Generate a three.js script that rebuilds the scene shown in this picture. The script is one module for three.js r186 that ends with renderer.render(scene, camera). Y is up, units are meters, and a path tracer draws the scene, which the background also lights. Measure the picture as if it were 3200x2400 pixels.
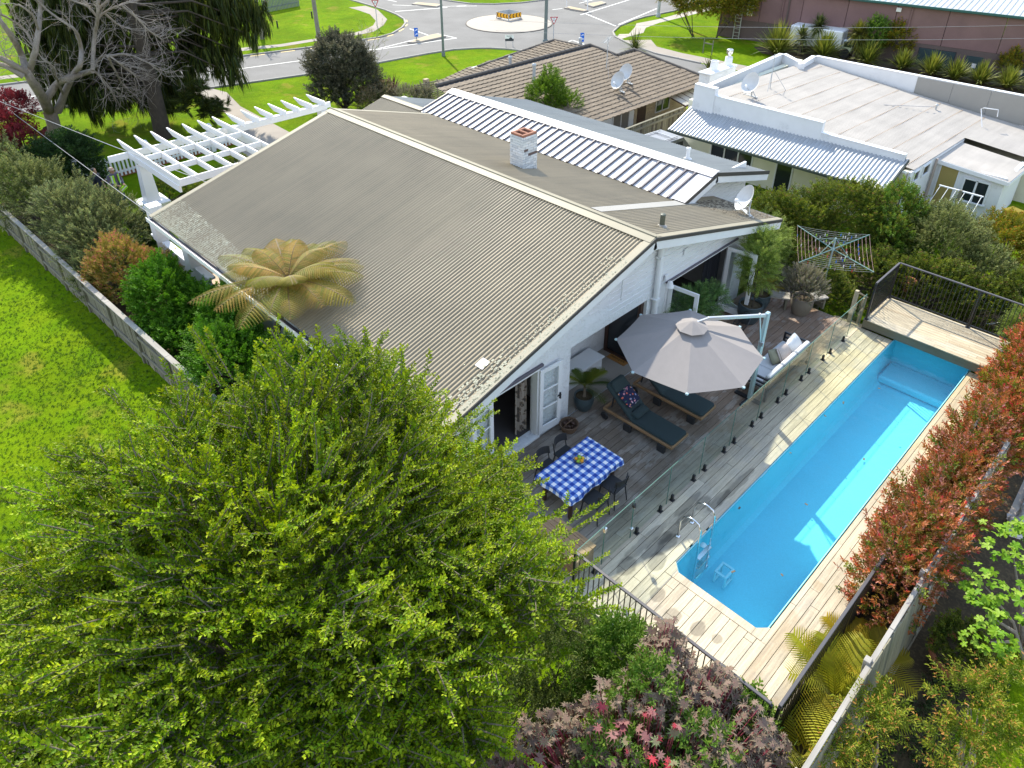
import * as THREE from 'three';
import { mergeGeometries } from 'three/addons/utils/BufferGeometryUtils.js';
import { MarchingCubes } from 'three/addons/objects/MarchingCubes.js';

// ---------- camera, sky, sun, exposure ----------
const scene = new THREE.Scene();
const camera = new THREE.PerspectiveCamera(54.98, 4 / 3, 0.3, 900);
camera.position.set(0, 12, 0);
{ const a = 44.82 * Math.PI / 180, p = 31.48 * Math.PI / 180;
  camera.lookAt(Math.sin(a) * Math.cos(p) * 10, 12 - Math.sin(p) * 10, -Math.cos(a) * Math.cos(p) * 10); }
camera.setViewOffset(1024, 768, 0, 93.4, 1024, 768);      // the photograph is cropped from a taller frame
camera.updateProjectionMatrix();
const renderer = new THREE.WebGLRenderer({ antialias: true });
renderer.setSize(1024, 768);
renderer.toneMapping = THREE.LinearToneMapping;
renderer.toneMappingExposure = 1.7;
renderer.shadowMap.enabled = true;
const SUN = (() => { const e = 42.5 * Math.PI / 180, a = 27 * Math.PI / 180; return new THREE.Vector3(Math.sin(a) * Math.cos(e), Math.sin(e), -Math.cos(a) * Math.cos(e)); })();
const sun = new THREE.DirectionalLight(new THREE.Color(1, 0.93, 0.79), 5.0);
sun.position.copy(SUN).multiplyScalar(80).add(new THREE.Vector3(18, 0, -20)); sun.target.position.set(18, 0, -20);
sun.castShadow = true; sun.shadow.radius = 1.5; sun.shadow.mapSize.set(4096, 4096);
Object.assign(sun.shadow.camera, { left: -55, right: 55, top: 55, bottom: -55, near: 1, far: 200 });
sun.name = 'sun'; scene.add(sun, sun.target);

// ---------- random numbers and noise ----------
let _s = 1;
const seed = n => { _s = n >>> 0; };
const rnd = () => { _s = (_s + 0x6D2B79F5) | 0; let t = Math.imul(_s ^ (_s >>> 15), 1 | _s); t = (t + Math.imul(t ^ (t >>> 7), 61 | t)) ^ t; return ((t ^ (t >>> 14)) >>> 0) / 4294967296; };
const rr = (a, b) => a + (b - a) * rnd();
const gs = () => (rnd() + rnd() + rnd() - 1.5) * 0.8165 * 1.2;
const pick = a => a[Math.floor(rnd() * a.length)];
const h2 = (x, y, s) => { let n = Math.imul(x, 374761393) + Math.imul(y, 668265263) + Math.imul(s, 982451653); n = Math.imul(n ^ (n >>> 13), 1274126177); return ((n ^ (n >>> 16)) >>> 0) / 4294967296; };
const sm = t => t * t * (3 - 2 * t);
const mod = (a, n) => ((a % n) + n) % n;
function vn(u, v, fx, fy, s) {                     // tileable value noise, u,v in 0..1
  const x = u * fx, y = v * fy, x0 = Math.floor(x), y0 = Math.floor(y), a = sm(x - x0), b = sm(y - y0);
  const X0 = mod(x0, fx), X1 = mod(x0 + 1, fx), Y0 = mod(y0, fy), Y1 = mod(y0 + 1, fy);
  return (h2(X0, Y0, s) * (1 - a) + h2(X1, Y0, s) * a) * (1 - b) + (h2(X0, Y1, s) * (1 - a) + h2(X1, Y1, s) * a) * b;
}
function fb(u, v, fx, fy, s, o = 4) { let a = 0.5, t = 0, n = 0; for (let i = 0; i < o; i++) { t += a * vn(u, v, fx << i, fy << i, s + i * 17); n += a; a *= 0.55; } return t / n; }
const cl = (x, a = 0, b = 1) => Math.min(b, Math.max(a, x));
const st = (a, b, x) => sm(cl((x - a) / (b - a)));
const n3 = (x, y, z, s) => { const xi = Math.floor(x), yi = Math.floor(y), zi = Math.floor(z), a = sm(x - xi), b = sm(y - yi), c = sm(z - zi);
  const f = (i, j, k) => h2(xi + i, yi + j, s + (zi + k) * 131); const l = (p, q, t) => p + (q - p) * t;
  return l(l(l(f(0, 0, 0), f(1, 0, 0), a), l(f(0, 1, 0), f(1, 1, 0), a), b), l(l(f(0, 0, 1), f(1, 0, 1), a), l(f(0, 1, 1), f(1, 1, 1), a), b), c); };

// ---------- sky: clear blue with thin bright cloud, air only ----------
{ const W = 512, Hh = 256, d = new Float32Array(W * Hh * 4);
  for (let j = 0; j < Hh; j++) for (let i = 0; i < W; i++) {
    const el = (j + 0.5) / Hh * Math.PI - Math.PI / 2, y = Math.sin(el), k = (j * W + i) * 4;
    let r, g, b;
    if (y < 0) { r = 0.30; g = 0.30; b = 0.27; }
    else { const t = Math.pow(1 - y, 3.0); r = 0.40 + 0.80 * t; g = 0.58 + 0.66 * t; b = 0.90 + 0.38 * t;
      const c = st(0.50, 0.72, fb(i / W, 0.5 * y + 0.1, 6, 4, 5, 5)) * st(0.02, 0.2, y) * 0.55; r += (1.2 - r) * c; g += (1.2 - g) * c; b += (1.2 - b) * c; }
    d[k] = r; d[k + 1] = g; d[k + 2] = b; d[k + 3] = 1;
  }
  const sky = new THREE.DataTexture(d, W, Hh, THREE.RGBAFormat, THREE.FloatType);
  sky.mapping = THREE.EquirectangularReflectionMapping; sky.magFilter = sky.minFilter = THREE.LinearFilter; sky.wrapS = THREE.RepeatWrapping; sky.needsUpdate = true;
  scene.background = sky; scene.environment = sky; scene.environmentIntensity = 1; scene.backgroundIntensity = 1; }

// ---------- textures ----------
function tex(size, metres, fn, hgt = size, my = metres) {
  const d = new Uint8Array(size * hgt * 4), e = c => Math.round(255 * cl(c <= 0.0031308 ? 12.92 * c : 1.055 * Math.pow(c, 1 / 2.4) - 0.055));
  for (let j = 0; j < hgt; j++) for (let i = 0; i < size; i++) { const c = fn(i / size, j / hgt), k = (j * size + i) * 4; if (typeof c === 'number') d[k] = d[k + 1] = d[k + 2] = e(c); else { d[k] = e(c[0]); d[k + 1] = e(c[1]); d[k + 2] = e(c[2]); } d[k + 3] = 255; }
  const t = new THREE.DataTexture(d, size, hgt); t.colorSpace = THREE.SRGBColorSpace; t.wrapS = t.wrapT = THREE.RepeatWrapping; t.magFilter = THREE.LinearFilter; t.minFilter = THREE.LinearMipmapLinearFilter; t.generateMipmaps = true;
  t.repeat.set(1 / metres, 1 / my); t.needsUpdate = true; return t;
}
const bumpOf = (size, metres, fn) => { const t = tex(size, metres, (u, v) => { const c = fn(u, v); return cl(c); }); t.colorSpace = THREE.NoColorSpace; return t; };
const T = {
  speck: tex(512, 2.2, (u, v) => 0.72 + 0.28 * (0.6 * fb(u, v, 6, 6, 3, 5) + 0.4 * vn(u, v, 240, 240, 9))),
  paint: tex(512, 3.1, (u, v) => { const d = st(0.62, 0.78, fb(u, v, 5, 5, 21, 6)); return 0.97 - 0.10 * fb(u, v, 9, 9, 4, 4) - 0.16 * d * vn(u, v, 120, 120, 8); }),
  wood: tex(512, 1.6, (u, v) => { const g = fb(u, v, 3, 60, 11, 4), k = fb(u, v, 4, 5, 15, 4); return 0.55 + 0.34 * g + 0.25 * (k - 0.5) - 0.25 * st(0.80, 0.9, vn(u, v, 5, 140, 31)); }),
  grey: tex(512, 1.9, (u, v) => { const g = fb(u, v, 4, 70, 41, 4), k = fb(u, v, 3, 6, 45, 5), m = st(0.55, 0.75, fb(u, v, 6, 6, 49, 5)); return [0.62 + 0.30 * g + 0.3 * (k - 0.5) - 0.12 * m, 0.62 + 0.30 * g + 0.3 * (k - 0.5) - 0.06 * m, 0.60 + 0.3 * g + 0.3 * (k - 0.5) - 0.16 * m]; }),
  roof: tex(1024, 6.5, (u, v) => { const a = fb(u, v, 7, 5, 51, 5), s = fb(u, v, 3, 46, 57, 3), p = vn(u, v, 300, 300, 3); return 0.76 + 0.26 * a + 0.24 * (s - 0.5) + 0.07 * (p - 0.5); }),
  conc: tex(512, 3.7, (u, v) => 0.66 + 0.30 * fb(u, v, 4, 4, 61, 6) + 0.10 * (vn(u, v, 250, 250, 6) - 0.5)),
  asph: tex(1024, 7.9, (u, v) => 0.62 + 0.34 * fb(u, v, 5, 5, 71, 5) + 0.30 * (vn(u, v, 500, 500, 7) - 0.5)),
  bark: tex(512, 1.1, (u, v) => 0.45 + 0.5 * fb(u, v, 6, 12, 81, 5) + 0.16 * (vn(u, v, 90, 40, 5) - 0.5)),
  tile: tex(512, 1.7, (u, v) => 0.66 + 0.28 * fb(u, v, 8, 8, 91, 5) + 0.16 * (vn(u, v, 200, 200, 4) - 0.5)),
  soil: tex(512, 2.3, (u, v) => { const a = fb(u, v, 9, 9, 95, 6), b = st(0.58, 0.66, vn(u, v, 70, 70, 4)); return [0.030 + 0.055 * a + 0.03 * b, 0.022 + 0.038 * a + 0.022 * b, 0.012 + 0.018 * a + 0.010 * b]; }),
  weave: tex(256, 0.5, (u, v) => 0.84 + 0.10 * fb(u, v, 3, 3, 13, 4) + 0.09 * (vn(u, v, 128, 128, 2) - 0.5)),
  pool: tex(512, 3.0, (u, v) => 0.90 + 0.10 * fb(u, v, 5, 5, 17, 4) + 0.10 * (vn(u, v, 170, 170, 12) - 0.5)),
};
T.grass = tex(1024, 9.7, (u, v) => {
  const a = fb(u, v, 5, 5, 101, 6), b = fb(u, v, 14, 14, 111, 4), f = vn(u, v, 512, 512, 7), c = fb(u, v, 60, 60, 131, 3), y = st(0.60, 0.78, fb(u, v, 9, 9, 121, 5));
  const k = (0.62 + 0.5 * a) * (0.70 + 0.35 * f + 0.35 * (c - 0.3));
  return [k * (0.100 + 0.075 * b + 0.09 * y), k * (0.215 + 0.04 * b + 0.01 * y), k * (0.002 + 0.002 * b + 0.02 * y)];
});
const BMP = {
  stucco: bumpOf(512, 1.3, (u, v) => { const w = fb(u, v, 5, 5, 201, 3); return 0.5 * fb(cl(u) + 0, v, 9, 9, 203, 4) + 0.5 * st(0.45, 0.6, fb(u + 0.02 * Math.sin(w * 20), v, 14, 14, 207, 3)); }),
  fine: bumpOf(512, 0.9, (u, v) => 0.6 * vn(u, v, 120, 120, 211) + 0.4 * fb(u, v, 20, 20, 213, 3)),
  grain: bumpOf(512, 1.2, (u, v) => fb(u, v, 4, 80, 221, 3)),
  ripple: bumpOf(512, 2.9, (u, v) => 0.6 * fb(u, v, 6, 6, 231, 3) + 0.4 * fb(u, v, 17, 15, 233, 3)),
};
const M = {};
const C = (r, g, b) => new THREE.Color().setRGB(r, g, b);
function mat(name, rgb, o = {}) {
  const m = new (o.phys ? THREE.MeshPhysicalMaterial : THREE.MeshStandardMaterial)({ color: C(...rgb), roughness: o.r ?? 0.8, metalness: o.m ?? 0, side: THREE.DoubleSide });
  if (o.t) m.map = o.t; if (o.b) { m.bumpMap = o.b; m.bumpScale = o.bs ?? 0.004; }
  for (const k of ['transmission', 'thickness', 'ior', 'clearcoat', 'clearcoatRoughness', 'vertexColors', 'sheen', 'sheenRoughness']) if (o[k] !== undefined) m[k] = o[k];
  m.name = name; M[name] = m; return m;
}
mat('white', [0.74, 0.75, 0.755], { r: 0.55, t: T.paint });
mat('whiteWall', [0.72, 0.735, 0.745], { r: 0.7, t: T.paint, b: BMP.stucco, bs: 0.02 });
mat('whiteClean', [0.76, 0.76, 0.76], { r: 0.4 });
mat('cream', [0.74, 0.72, 0.56], { r: 0.7, t: T.paint });
mat('roofBrown', [0.262, 0.215, 0.138], { r: 0.55, t: T.roof });
mat('roofCap', [0.25, 0.225, 0.158], { r: 0.6, t: T.roof });
mat('roofEdge', [0.060, 0.055, 0.050], { r: 0.6, t: T.speck });
mat('roofWhite', [0.62, 0.60, 0.60], { r: 0.5, t: T.paint });
mat('roofGrey', [0.235, 0.245, 0.230], { r: 0.42, t: T.roof });
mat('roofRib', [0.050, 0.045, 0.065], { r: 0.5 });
mat('flashing', [0.30, 0.29, 0.265], { r: 0.55, t: T.paint });
mat('gutter', [0.10, 0.09, 0.11], { r: 0.5 });
mat('lichen', [0.42, 0.41, 0.31], { r: 0.95, t: T.speck });
mat('galv', [0.40, 0.42, 0.44], { r: 0.38, m: 0.25, t: T.roof });
mat('flatRoof', [0.39, 0.355, 0.315], { r: 0.55, t: T.roof });
mat('tile', [0.172, 0.128, 0.084], { r: 0.75, t: T.tile });
mat('tileB', [0.145, 0.108, 0.072], { r: 0.75, t: T.tile });
mat('tileC', [0.198, 0.150, 0.102], { r: 0.75, t: T.tile });
mat('tileCap', [0.105, 0.090, 0.076], { r: 0.75, t: T.tile });
mat('black', [0.018, 0.018, 0.020], { r: 0.35 });
mat('blackMatt', [0.022, 0.022, 0.024], { r: 0.8 });
mat('railTop', [0.075, 0.07, 0.075], { r: 0.5 });
mat('steel', [0.72, 0.72, 0.72], { r: 0.16, m: 1 });
mat('alu', [0.56, 0.58, 0.60], { r: 0.32, m: 0.7 });
mat('mast', [0.38, 0.50, 0.52], { r: 0.35, m: 0.35 });
mat('glassFence', [0.80, 0.90, 0.84], { phys: 1, r: 0.03, transmission: 1, thickness: 0, ior: 1.5 });
mat('glassEdge', [0.10, 0.20, 0.16], { r: 0.2 });
mat('pane', [0.86, 0.90, 0.90], { phys: 1, r: 0.03, transmission: 1, thickness: 0, ior: 1.5 });
mat('darkGlass', [0.02, 0.025, 0.03], { r: 0.08 });
mat('water', [0.80, 0.95, 0.98], { phys: 1, r: 0.03, transmission: 1, thickness: 0, ior: 1.33, b: BMP.ripple, bs: 0.045 });
mat('poolShell', [0.14, 0.57, 0.70], { r: 0.6, t: T.pool });
mat('timber', [0.36, 0.31, 0.22], { r: 0.85, t: T.wood, b: BMP.grain, bs: 0.003 });
mat('timberPale', [0.60, 0.50, 0.34], { r: 0.85, t: T.wood, b: BMP.grain, bs: 0.002 });
mat('plankB', [0.54, 0.43, 0.28], { r: 0.85, t: T.wood }); mat('plankC', [0.64, 0.55, 0.40], { r: 0.85, t: T.wood });
mat('oldTimber', [0.235, 0.22, 0.165], { r: 0.95, t: T.grey, b: BMP.grain, bs: 0.004 });
mat('oldTimberB', [0.185, 0.175, 0.125], { r: 0.95, t: T.grey, b: BMP.grain, bs: 0.004 });
mat('oldTimberC', [0.30, 0.27, 0.185], { r: 0.95, t: T.grey, b: BMP.grain, bs: 0.004 });
mat('oldTop', [0.38, 0.355, 0.325], { r: 0.95, t: T.grey, b: BMP.grain, bs: 0.004 });
mat('teak', [0.40, 0.24, 0.12], { r: 0.6, t: T.wood });
mat('darkWood', [0.075, 0.035, 0.022], { r: 0.5, t: T.wood });
mat('bark', [0.20, 0.165, 0.12], { r: 0.95, t: T.bark, b: BMP.grain, bs: 0.01 });
mat('barkPale', [0.34, 0.29, 0.235], { r: 0.95, t: T.bark, b: BMP.grain, bs: 0.01 });
mat('barkDark', [0.07, 0.055, 0.04], { r: 0.95, t: T.bark });
mat('twig', [0.42, 0.36, 0.31], { r: 0.9, t: T.bark });
mat('soil', [1, 1, 1], { r: 1, t: T.soil });
mat('grass', [1, 1, 1], { phys: 1, r: 1, t: T.grass, b: BMP.fine, bs: 0.03 }).specularIntensity = 0.1;
mat('asphalt', [0.185, 0.18, 0.172], { r: 0.9, t: T.asph });
mat('path', [0.33, 0.29, 0.245], { r: 0.9, t: T.conc });
mat('concrete', [0.43, 0.385, 0.325], { r: 0.9, t: T.conc });
mat('kerb', [0.36, 0.34, 0.31], { r: 0.9, t: T.conc });
mat('marking', [0.66, 0.65, 0.61], { r: 0.7, t: T.speck });
mat('fabricGrey', [0.275, 0.25, 0.238], { r: 0.95, t: T.weave, phys: 1, transmission: 0.0 });
mat('cushionDark', [0.028, 0.048, 0.052], { r: 0.95, t: T.weave });
mat('cushionPale', [0.56, 0.56, 0.56], { r: 0.95, t: T.weave });
mat('cushionWhite', [0.76, 0.74, 0.72], { r: 0.95, t: T.weave });
mat('cushionKhaki', [0.25, 0.24, 0.16], { r: 0.95, t: T.weave });
mat('tan', [0.42, 0.19, 0.06], { r: 0.8, t: T.weave });
mat('glaze', [0.05, 0.075, 0.085], { r: 0.35, t: T.speck });
mat('terracottaPipe', [0.36, 0.30, 0.26], { r: 0.8 }); mat('greenDark', [0.03, 0.045, 0.04], { r: 0.5 }); mat('darkOld', [0.10, 0.085, 0.065], { r: 0.95, t: T.grey });
mat('terracotta', [0.42, 0.15, 0.07], { r: 0.85, t: T.speck });
mat('stonePot', [0.20, 0.17, 0.13], { r: 0.9, t: T.speck });
mat('pink', [0.235, 0.135, 0.128], { r: 0.8, t: T.conc });
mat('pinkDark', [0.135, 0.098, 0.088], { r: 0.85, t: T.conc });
mat('greenTrim', [0.015, 0.085, 0.075], { r: 0.5 });
mat('zinc', [0.46, 0.48, 0.48], { r: 0.4, t: T.roof });
mat('shutter', [0.02, 0.045, 0.05], { r: 0.6 });
mat('brickCream', [0.47, 0.37, 0.23], { r: 0.9, t: T.speck });
mat('interior', [0.36, 0.35, 0.34], { r: 0.9 });
mat('carpet', [0.085, 0.075, 0.072], { r: 1, t: T.speck });
mat('stone', [0.72, 0.70, 0.68], { r: 0.85, t: T.speck, b: BMP.stucco, bs: 0.01 });
mat('wire', [0.30, 0.30, 0.31], { r: 0.5 });
mat('skin', [0.36, 0.20, 0.13], { r: 0.7 });
mat('navy', [0.010, 0.013, 0.028], { r: 0.9 });
mat('jeans', [0.015, 0.045, 0.10], { r: 0.9 });
mat('shirt', [0.10, 0.085, 0.12], { r: 0.9, t: T.speck });
mat('hivis', [0.33, 0.62, 0.02], { r: 0.8 });
mat('silverTape', [0.60, 0.62, 0.62], { r: 0.4 });
mat('yellow', [0.70, 0.42, 0.02], { r: 0.6 });
mat('blueSign', [0.01, 0.14, 0.55], { r: 0.5 });
mat('red', [0.45, 0.02, 0.02], { r: 0.5 });
const foliage = mat('leafMat', [1, 1, 1], { phys: 1, r: 0.6, transmission: 0.55, thickness: 0, vertexColors: true }); foliage.specularIntensity = 0.3;
mat('leafSolid', [1, 1, 1], { phys: 1, r: 0.5, transmission: 0.25, thickness: 0, vertexColors: true }).specularIntensity = 0.3;
mat('grassBlade', [1, 1, 1], { phys: 1, r: 0.9, transmission: 0.35, thickness: 0, vertexColors: true }).specularIntensity = 0.2;

// ---------- geometry collector ----------
const V = (x, y, z) => new THREE.Vector3(x, y, z);
class GB {
  constructor() { this.p = []; this.n = []; this.u = []; this.uo = [0, 0]; }
  tri(a, b, c, ua, ub, uc, na, nb, nc) {
    let f; if (!na) { f = b.clone().sub(a).cross(c.clone().sub(a)).normalize(); na = nb = nc = f; }
    for (const [q, t, m] of [[a, ua, na], [b, ub, nb], [c, uc, nc]]) { this.p.push(q.x, q.y, q.z); this.n.push(m.x, m.y, m.z); this.u.push(t[0], t[1]); }
  }
  quad(a, b, c, d, ua, ub, uc, ud) { this.tri(a, b, c, ua, ub, uc); this.tri(a, c, d, ua, uc, ud); }
  qo(a, b, c, d, out, ua, ub, uc, ud) { const f = b.clone().sub(a).cross(c.clone().sub(a)); if (f.dot(out) < 0) this.quad(a, d, c, b, ua, ud, uc, ub); else this.quad(a, b, c, d, ua, ub, uc, ud); }
  // oriented chamfered box: centre, unit axes (X is the grain), half sizes, chamfer
  obox(c, ax, h, ch = 0) {
    const P = (i, j, k) => c.clone().addScaledVector(ax[0], i).addScaledVector(ax[1], j).addScaledVector(ax[2], k);
    const ch2 = Math.min(ch, h[0] * 0.45, h[1] * 0.45, h[2] * 0.45), [ou, ov] = this.uo;
    const uvf = (a, l) => a === 0 ? [l[2] + ou, l[1] + ov] : a === 1 ? [l[0] + ou, l[2] + ov] : [l[0] + ou, l[1] + ov];
    for (let a = 0; a < 3; a++) { const b = (a + 1) % 3, d = (a + 2) % 3;
      for (const s of [-1, 1]) { const L = [[-1, -1], [1, -1], [1, 1], [-1, 1]].map(([e, f]) => { const l = [0, 0, 0]; l[a] = s * h[a]; l[b] = e * (h[b] - ch2); l[d] = f * (h[d] - ch2); return l; });
        this.qo(...L.map(l => P(...l)), ax[a].clone().multiplyScalar(s), ...L.map(l => uvf(a, l))); }
      if (ch2 > 0) for (const s of [-1, 1]) for (const t of [-1, 1]) {
        const L = [[0, -1], [0, 1], [1, 1], [1, -1]].map(([w, e]) => { const l = [0, 0, 0]; l[d] = e * (h[d] - ch2); if (w === 0) { l[a] = s * h[a]; l[b] = t * (h[b] - ch2); } else { l[a] = s * (h[a] - ch2); l[b] = t * h[b]; } return l; });
        this.qo(...L.map(l => P(...l)), ax[a].clone().multiplyScalar(s).addScaledVector(ax[b], t), ...L.map(l => uvf(a, l))); }
    }
    if (ch2 > 0) for (const i of [-1, 1]) for (const j of [-1, 1]) for (const k of [-1, 1]) {
      const l = [[i * h[0], j * (h[1] - ch2), k * (h[2] - ch2)], [i * (h[0] - ch2), j * h[1], k * (h[2] - ch2)], [i * (h[0] - ch2), j * (h[1] - ch2), k * h[2]]], q = l.map(e => P(...e));
      const o = ax[0].clone().multiplyScalar(i).addScaledVector(ax[1], j).addScaledVector(ax[2], k), f = q[1].clone().sub(q[0]).cross(q[2].clone().sub(q[0]));
      if (f.dot(o) < 0) this.tri(q[0], q[2], q[1], uvf(1, l[0]), uvf(1, l[2]), uvf(1, l[1])); else this.tri(q[0], q[1], q[2], uvf(1, l[0]), uvf(1, l[1]), uvf(1, l[2])); }
    return this;
  }
  box(x0, y0, z0, x1, y1, z1, ch = 0) {
    const hx = (x1 - x0) / 2, hz = (z1 - z0) / 2, c = V((x0 + x1) / 2, (y0 + y1) / 2, (z0 + z1) / 2);
    if (Math.abs(hz) > Math.abs(hx)) return this.obox(c, [V(0, 0, 1), V(0, 1, 0), V(-1, 0, 0)], [Math.abs(hz), Math.abs(y1 - y0) / 2, Math.abs(hx)], ch);
    return this.obox(c, [V(1, 0, 0), V(0, 1, 0), V(0, 0, 1)], [Math.abs(hx), Math.abs(y1 - y0) / 2, Math.abs(hz)], ch);
  }
  // bar from p to q; w across (horizontal), t thickness in the other direction
  bar(p, q, w, t, ch = 0, up = V(0, 1, 0)) {
    const x = q.clone().sub(p), L = x.length(); x.normalize(); if (Math.abs(x.dot(up)) > 0.98) up = V(1, 0, 0);
    const z = x.clone().cross(up).normalize(), y = z.clone().cross(x);
    return this.obox(p.clone().add(q).multiplyScalar(0.5), [x, y, z], [L / 2, t / 2, w / 2], ch);
  }
  add(g, m) { g = g.index ? g.toNonIndexed() : g.clone(); if (m) g.applyMatrix4(m); const P = g.attributes.position, N = g.attributes.normal, U = g.attributes.uv;
    for (let i = 0; i < P.count; i++) { this.p.push(P.getX(i), P.getY(i), P.getZ(i)); this.n.push(N.getX(i), N.getY(i), N.getZ(i)); this.u.push(U ? U.getX(i) : P.getX(i), U ? U.getY(i) : P.getZ(i)); } return this; }
  tube(pts, r, seg = 6, closed = false) {          // r number or array; rings along a polyline
    const R = i => Array.isArray(r) ? r[i] : r, n = pts.length; let prev = null, len = 0, rings = [];
    for (let i = 0; i < n; i++) {
      const d = (closed ? pts[(i + 1) % n].clone().sub(pts[(i - 1 + n) % n]) : pts[Math.min(n - 1, i + 1)].clone().sub(pts[Math.max(0, i - 1)])).normalize();
      let a = prev ? prev.clone().addScaledVector(d, -prev.dot(d)) : (Math.abs(d.y) < 0.9 ? V(0, 1, 0) : V(1, 0, 0)).cross(d); if (a.lengthSq() < 1e-8) a = V(1, 0, 0.3).cross(d); a.normalize(); prev = a;
      const b = d.clone().cross(a); if (i) len += pts[i].distanceTo(pts[i - 1]);
      rings.push({ l: len, v: [...Array(seg + 1)].map((_, k) => { const t = k / seg * 2 * Math.PI, nn = a.clone().multiplyScalar(Math.cos(t)).addScaledVector(b, Math.sin(t)); return [pts[i].clone().addScaledVector(nn, R(i)), nn]; }), r: R(i) });
    }
    const N = closed ? n : n - 1;
    for (let i = 0; i < N; i++) { const A = rings[i], B = rings[(i + 1) % n], lb = closed && i === n - 1 ? A.l + 0.1 : B.l;
      for (let k = 0; k < seg; k++) { const c = 2 * Math.PI * Math.max(A.r, 0.01) / seg, ua = [A.l, k * c], ub = [lb, k * c], uc = [lb, (k + 1) * c], ud = [A.l, (k + 1) * c];
        const [a, na] = A.v[k], [b, nb] = B.v[k], [cc, nc] = B.v[k + 1], [d, nd] = A.v[k + 1];
        this.tri(a, d, cc, ua, ud, uc, na, nd, nc); this.tri(a, cc, b, ua, uc, ub, na, nc, nb); } }
    if (!closed) for (const [i, s] of [[0, -1], [n - 1, 1]]) { const A = rings[i]; for (let k = 0; k < seg; k++) { const a = A.v[k][0], b = A.v[k + 1][0]; s > 0 ? this.tri(pts[i], a, b, [0, 0], [0.02, 0], [0, 0.02]) : this.tri(pts[i], b, a, [0, 0], [0.02, 0], [0, 0.02]); } }
    return this;
  }
  lathe(c, prof, seg = 20) {                        // prof: [r, y] pairs from the bottom up
    const pts = prof.map(([r, y]) => new THREE.Vector2(Math.max(r, 1e-4), y)); const g = new THREE.LatheGeometry(pts, seg);
    return this.add(g, new THREE.Matrix4().makeTranslation(c.x, c.y, c.z));
  }
  // flat polygon (convex or not) given as Vector3 list, extruded by vector e
  slab(pts, e) {
    const nrm = pts[1].clone().sub(pts[0]).cross(pts[2].clone().sub(pts[0])).normalize(), ux = pts[1].clone().sub(pts[0]).normalize(), uy = nrm.clone().cross(ux);
    const p2 = pts.map(p => { const d = p.clone().sub(pts[0]); return new THREE.Vector2(d.dot(ux), d.dot(uy)); });
    const T2 = THREE.ShapeUtils.triangulateShape(p2, []), q = pts.map(p => p.clone().add(e)), U2 = i => [p2[i].x + this.uo[0], p2[i].y + this.uo[1]];
    for (const [i, j, k] of T2) for (const [L, s] of [[pts, -1], [q, 1]]) { const f = L[j].clone().sub(L[i]).cross(L[k].clone().sub(L[i])); if (f.dot(e) * s > 0) this.tri(L[i], L[j], L[k], U2(i), U2(j), U2(k)); else this.tri(L[i], L[k], L[j], U2(i), U2(k), U2(j)); }
    const cc = pts.reduce((a, b) => a.add(b), V(0, 0, 0)).multiplyScalar(1 / pts.length), area = p2.reduce((a, p, i) => { const o = p2[(i + 1) % p2.length]; return a + p.x * o.y - p.y * o.x; }, 0);
    for (let i = 0; i < pts.length; i++) { const j = (i + 1) % pts.length, d = pts[j].clone().sub(pts[i]), out = d.clone().cross(nrm).multiplyScalar(area > 0 ? 1 : -1), l = d.length(), t = e.length(); this.qo(pts[i], pts[j], q[j], q[i], out, [0, 0], [l, 0], [l, t], [0, t]); }
    return this;
  }
  geo(col) { const g = new THREE.BufferGeometry(); g.setAttribute('position', new THREE.Float32BufferAttribute(this.p, 3)); g.setAttribute('normal', new THREE.Float32BufferAttribute(this.n, 3)); g.setAttribute('uv', new THREE.Float32BufferAttribute(this.u, 2)); return g; }
}
// ---------- naming ----------
const used = {};
const numbered = n => { if (!(n in used)) { used[n] = 0; return n; } return n + '_' + String(++used[n]).padStart(3, '0'); };
function thing(name, label, category, group, pos) { const o = new THREE.Group(); o.name = numbered(name); o.userData = { label, category }; if (group) o.userData.group = group; if (pos) o.position.set(...pos); scene.add(o); return o; }
function part(parent, name, g, m, kind) { const q = new THREE.Mesh(g instanceof GB ? g.geo() : g, m); q.name = name; q.castShadow = q.receiveShadow = true; parent.add(q); if (kind) q.userData.kind = kind; return q; }
function struct(name, g, m, label) { const q = g ? new THREE.Mesh(g instanceof GB ? g.geo() : g, m) : new THREE.Group(); q.name = numbered(name); q.castShadow = q.receiveShadow = true; q.userData.kind = 'structure'; if (label) q.userData.label = label; scene.add(q); return q; }
function solo(name, g, m, label, category, group) { const q = new THREE.Mesh(g instanceof GB ? g.geo() : g, m); q.name = numbered(name); q.castShadow = q.receiveShadow = true; q.userData = { label, category }; if (group) q.userData.group = group; scene.add(q); return q; }
function copyOf(o, label, pos, turn) { const c = o.clone(); c.name = numbered(o.name.replace(/_\d+$/, '')); c.userData = { ...o.userData, label }; if (pos) c.position.set(...pos); if (turn !== undefined) c.rotation.y = turn; scene.add(c); return c; }
const ring = (cx, cz, r, y, n = 24, a0 = 0, a1 = Math.PI * 2) => [...Array(n + 1)].map((_, i) => { const a = a0 + (a1 - a0) * i / n; return V(cx + r * Math.cos(a), y, cz + r * Math.sin(a)); });
const GRD = -0.6;

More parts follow.
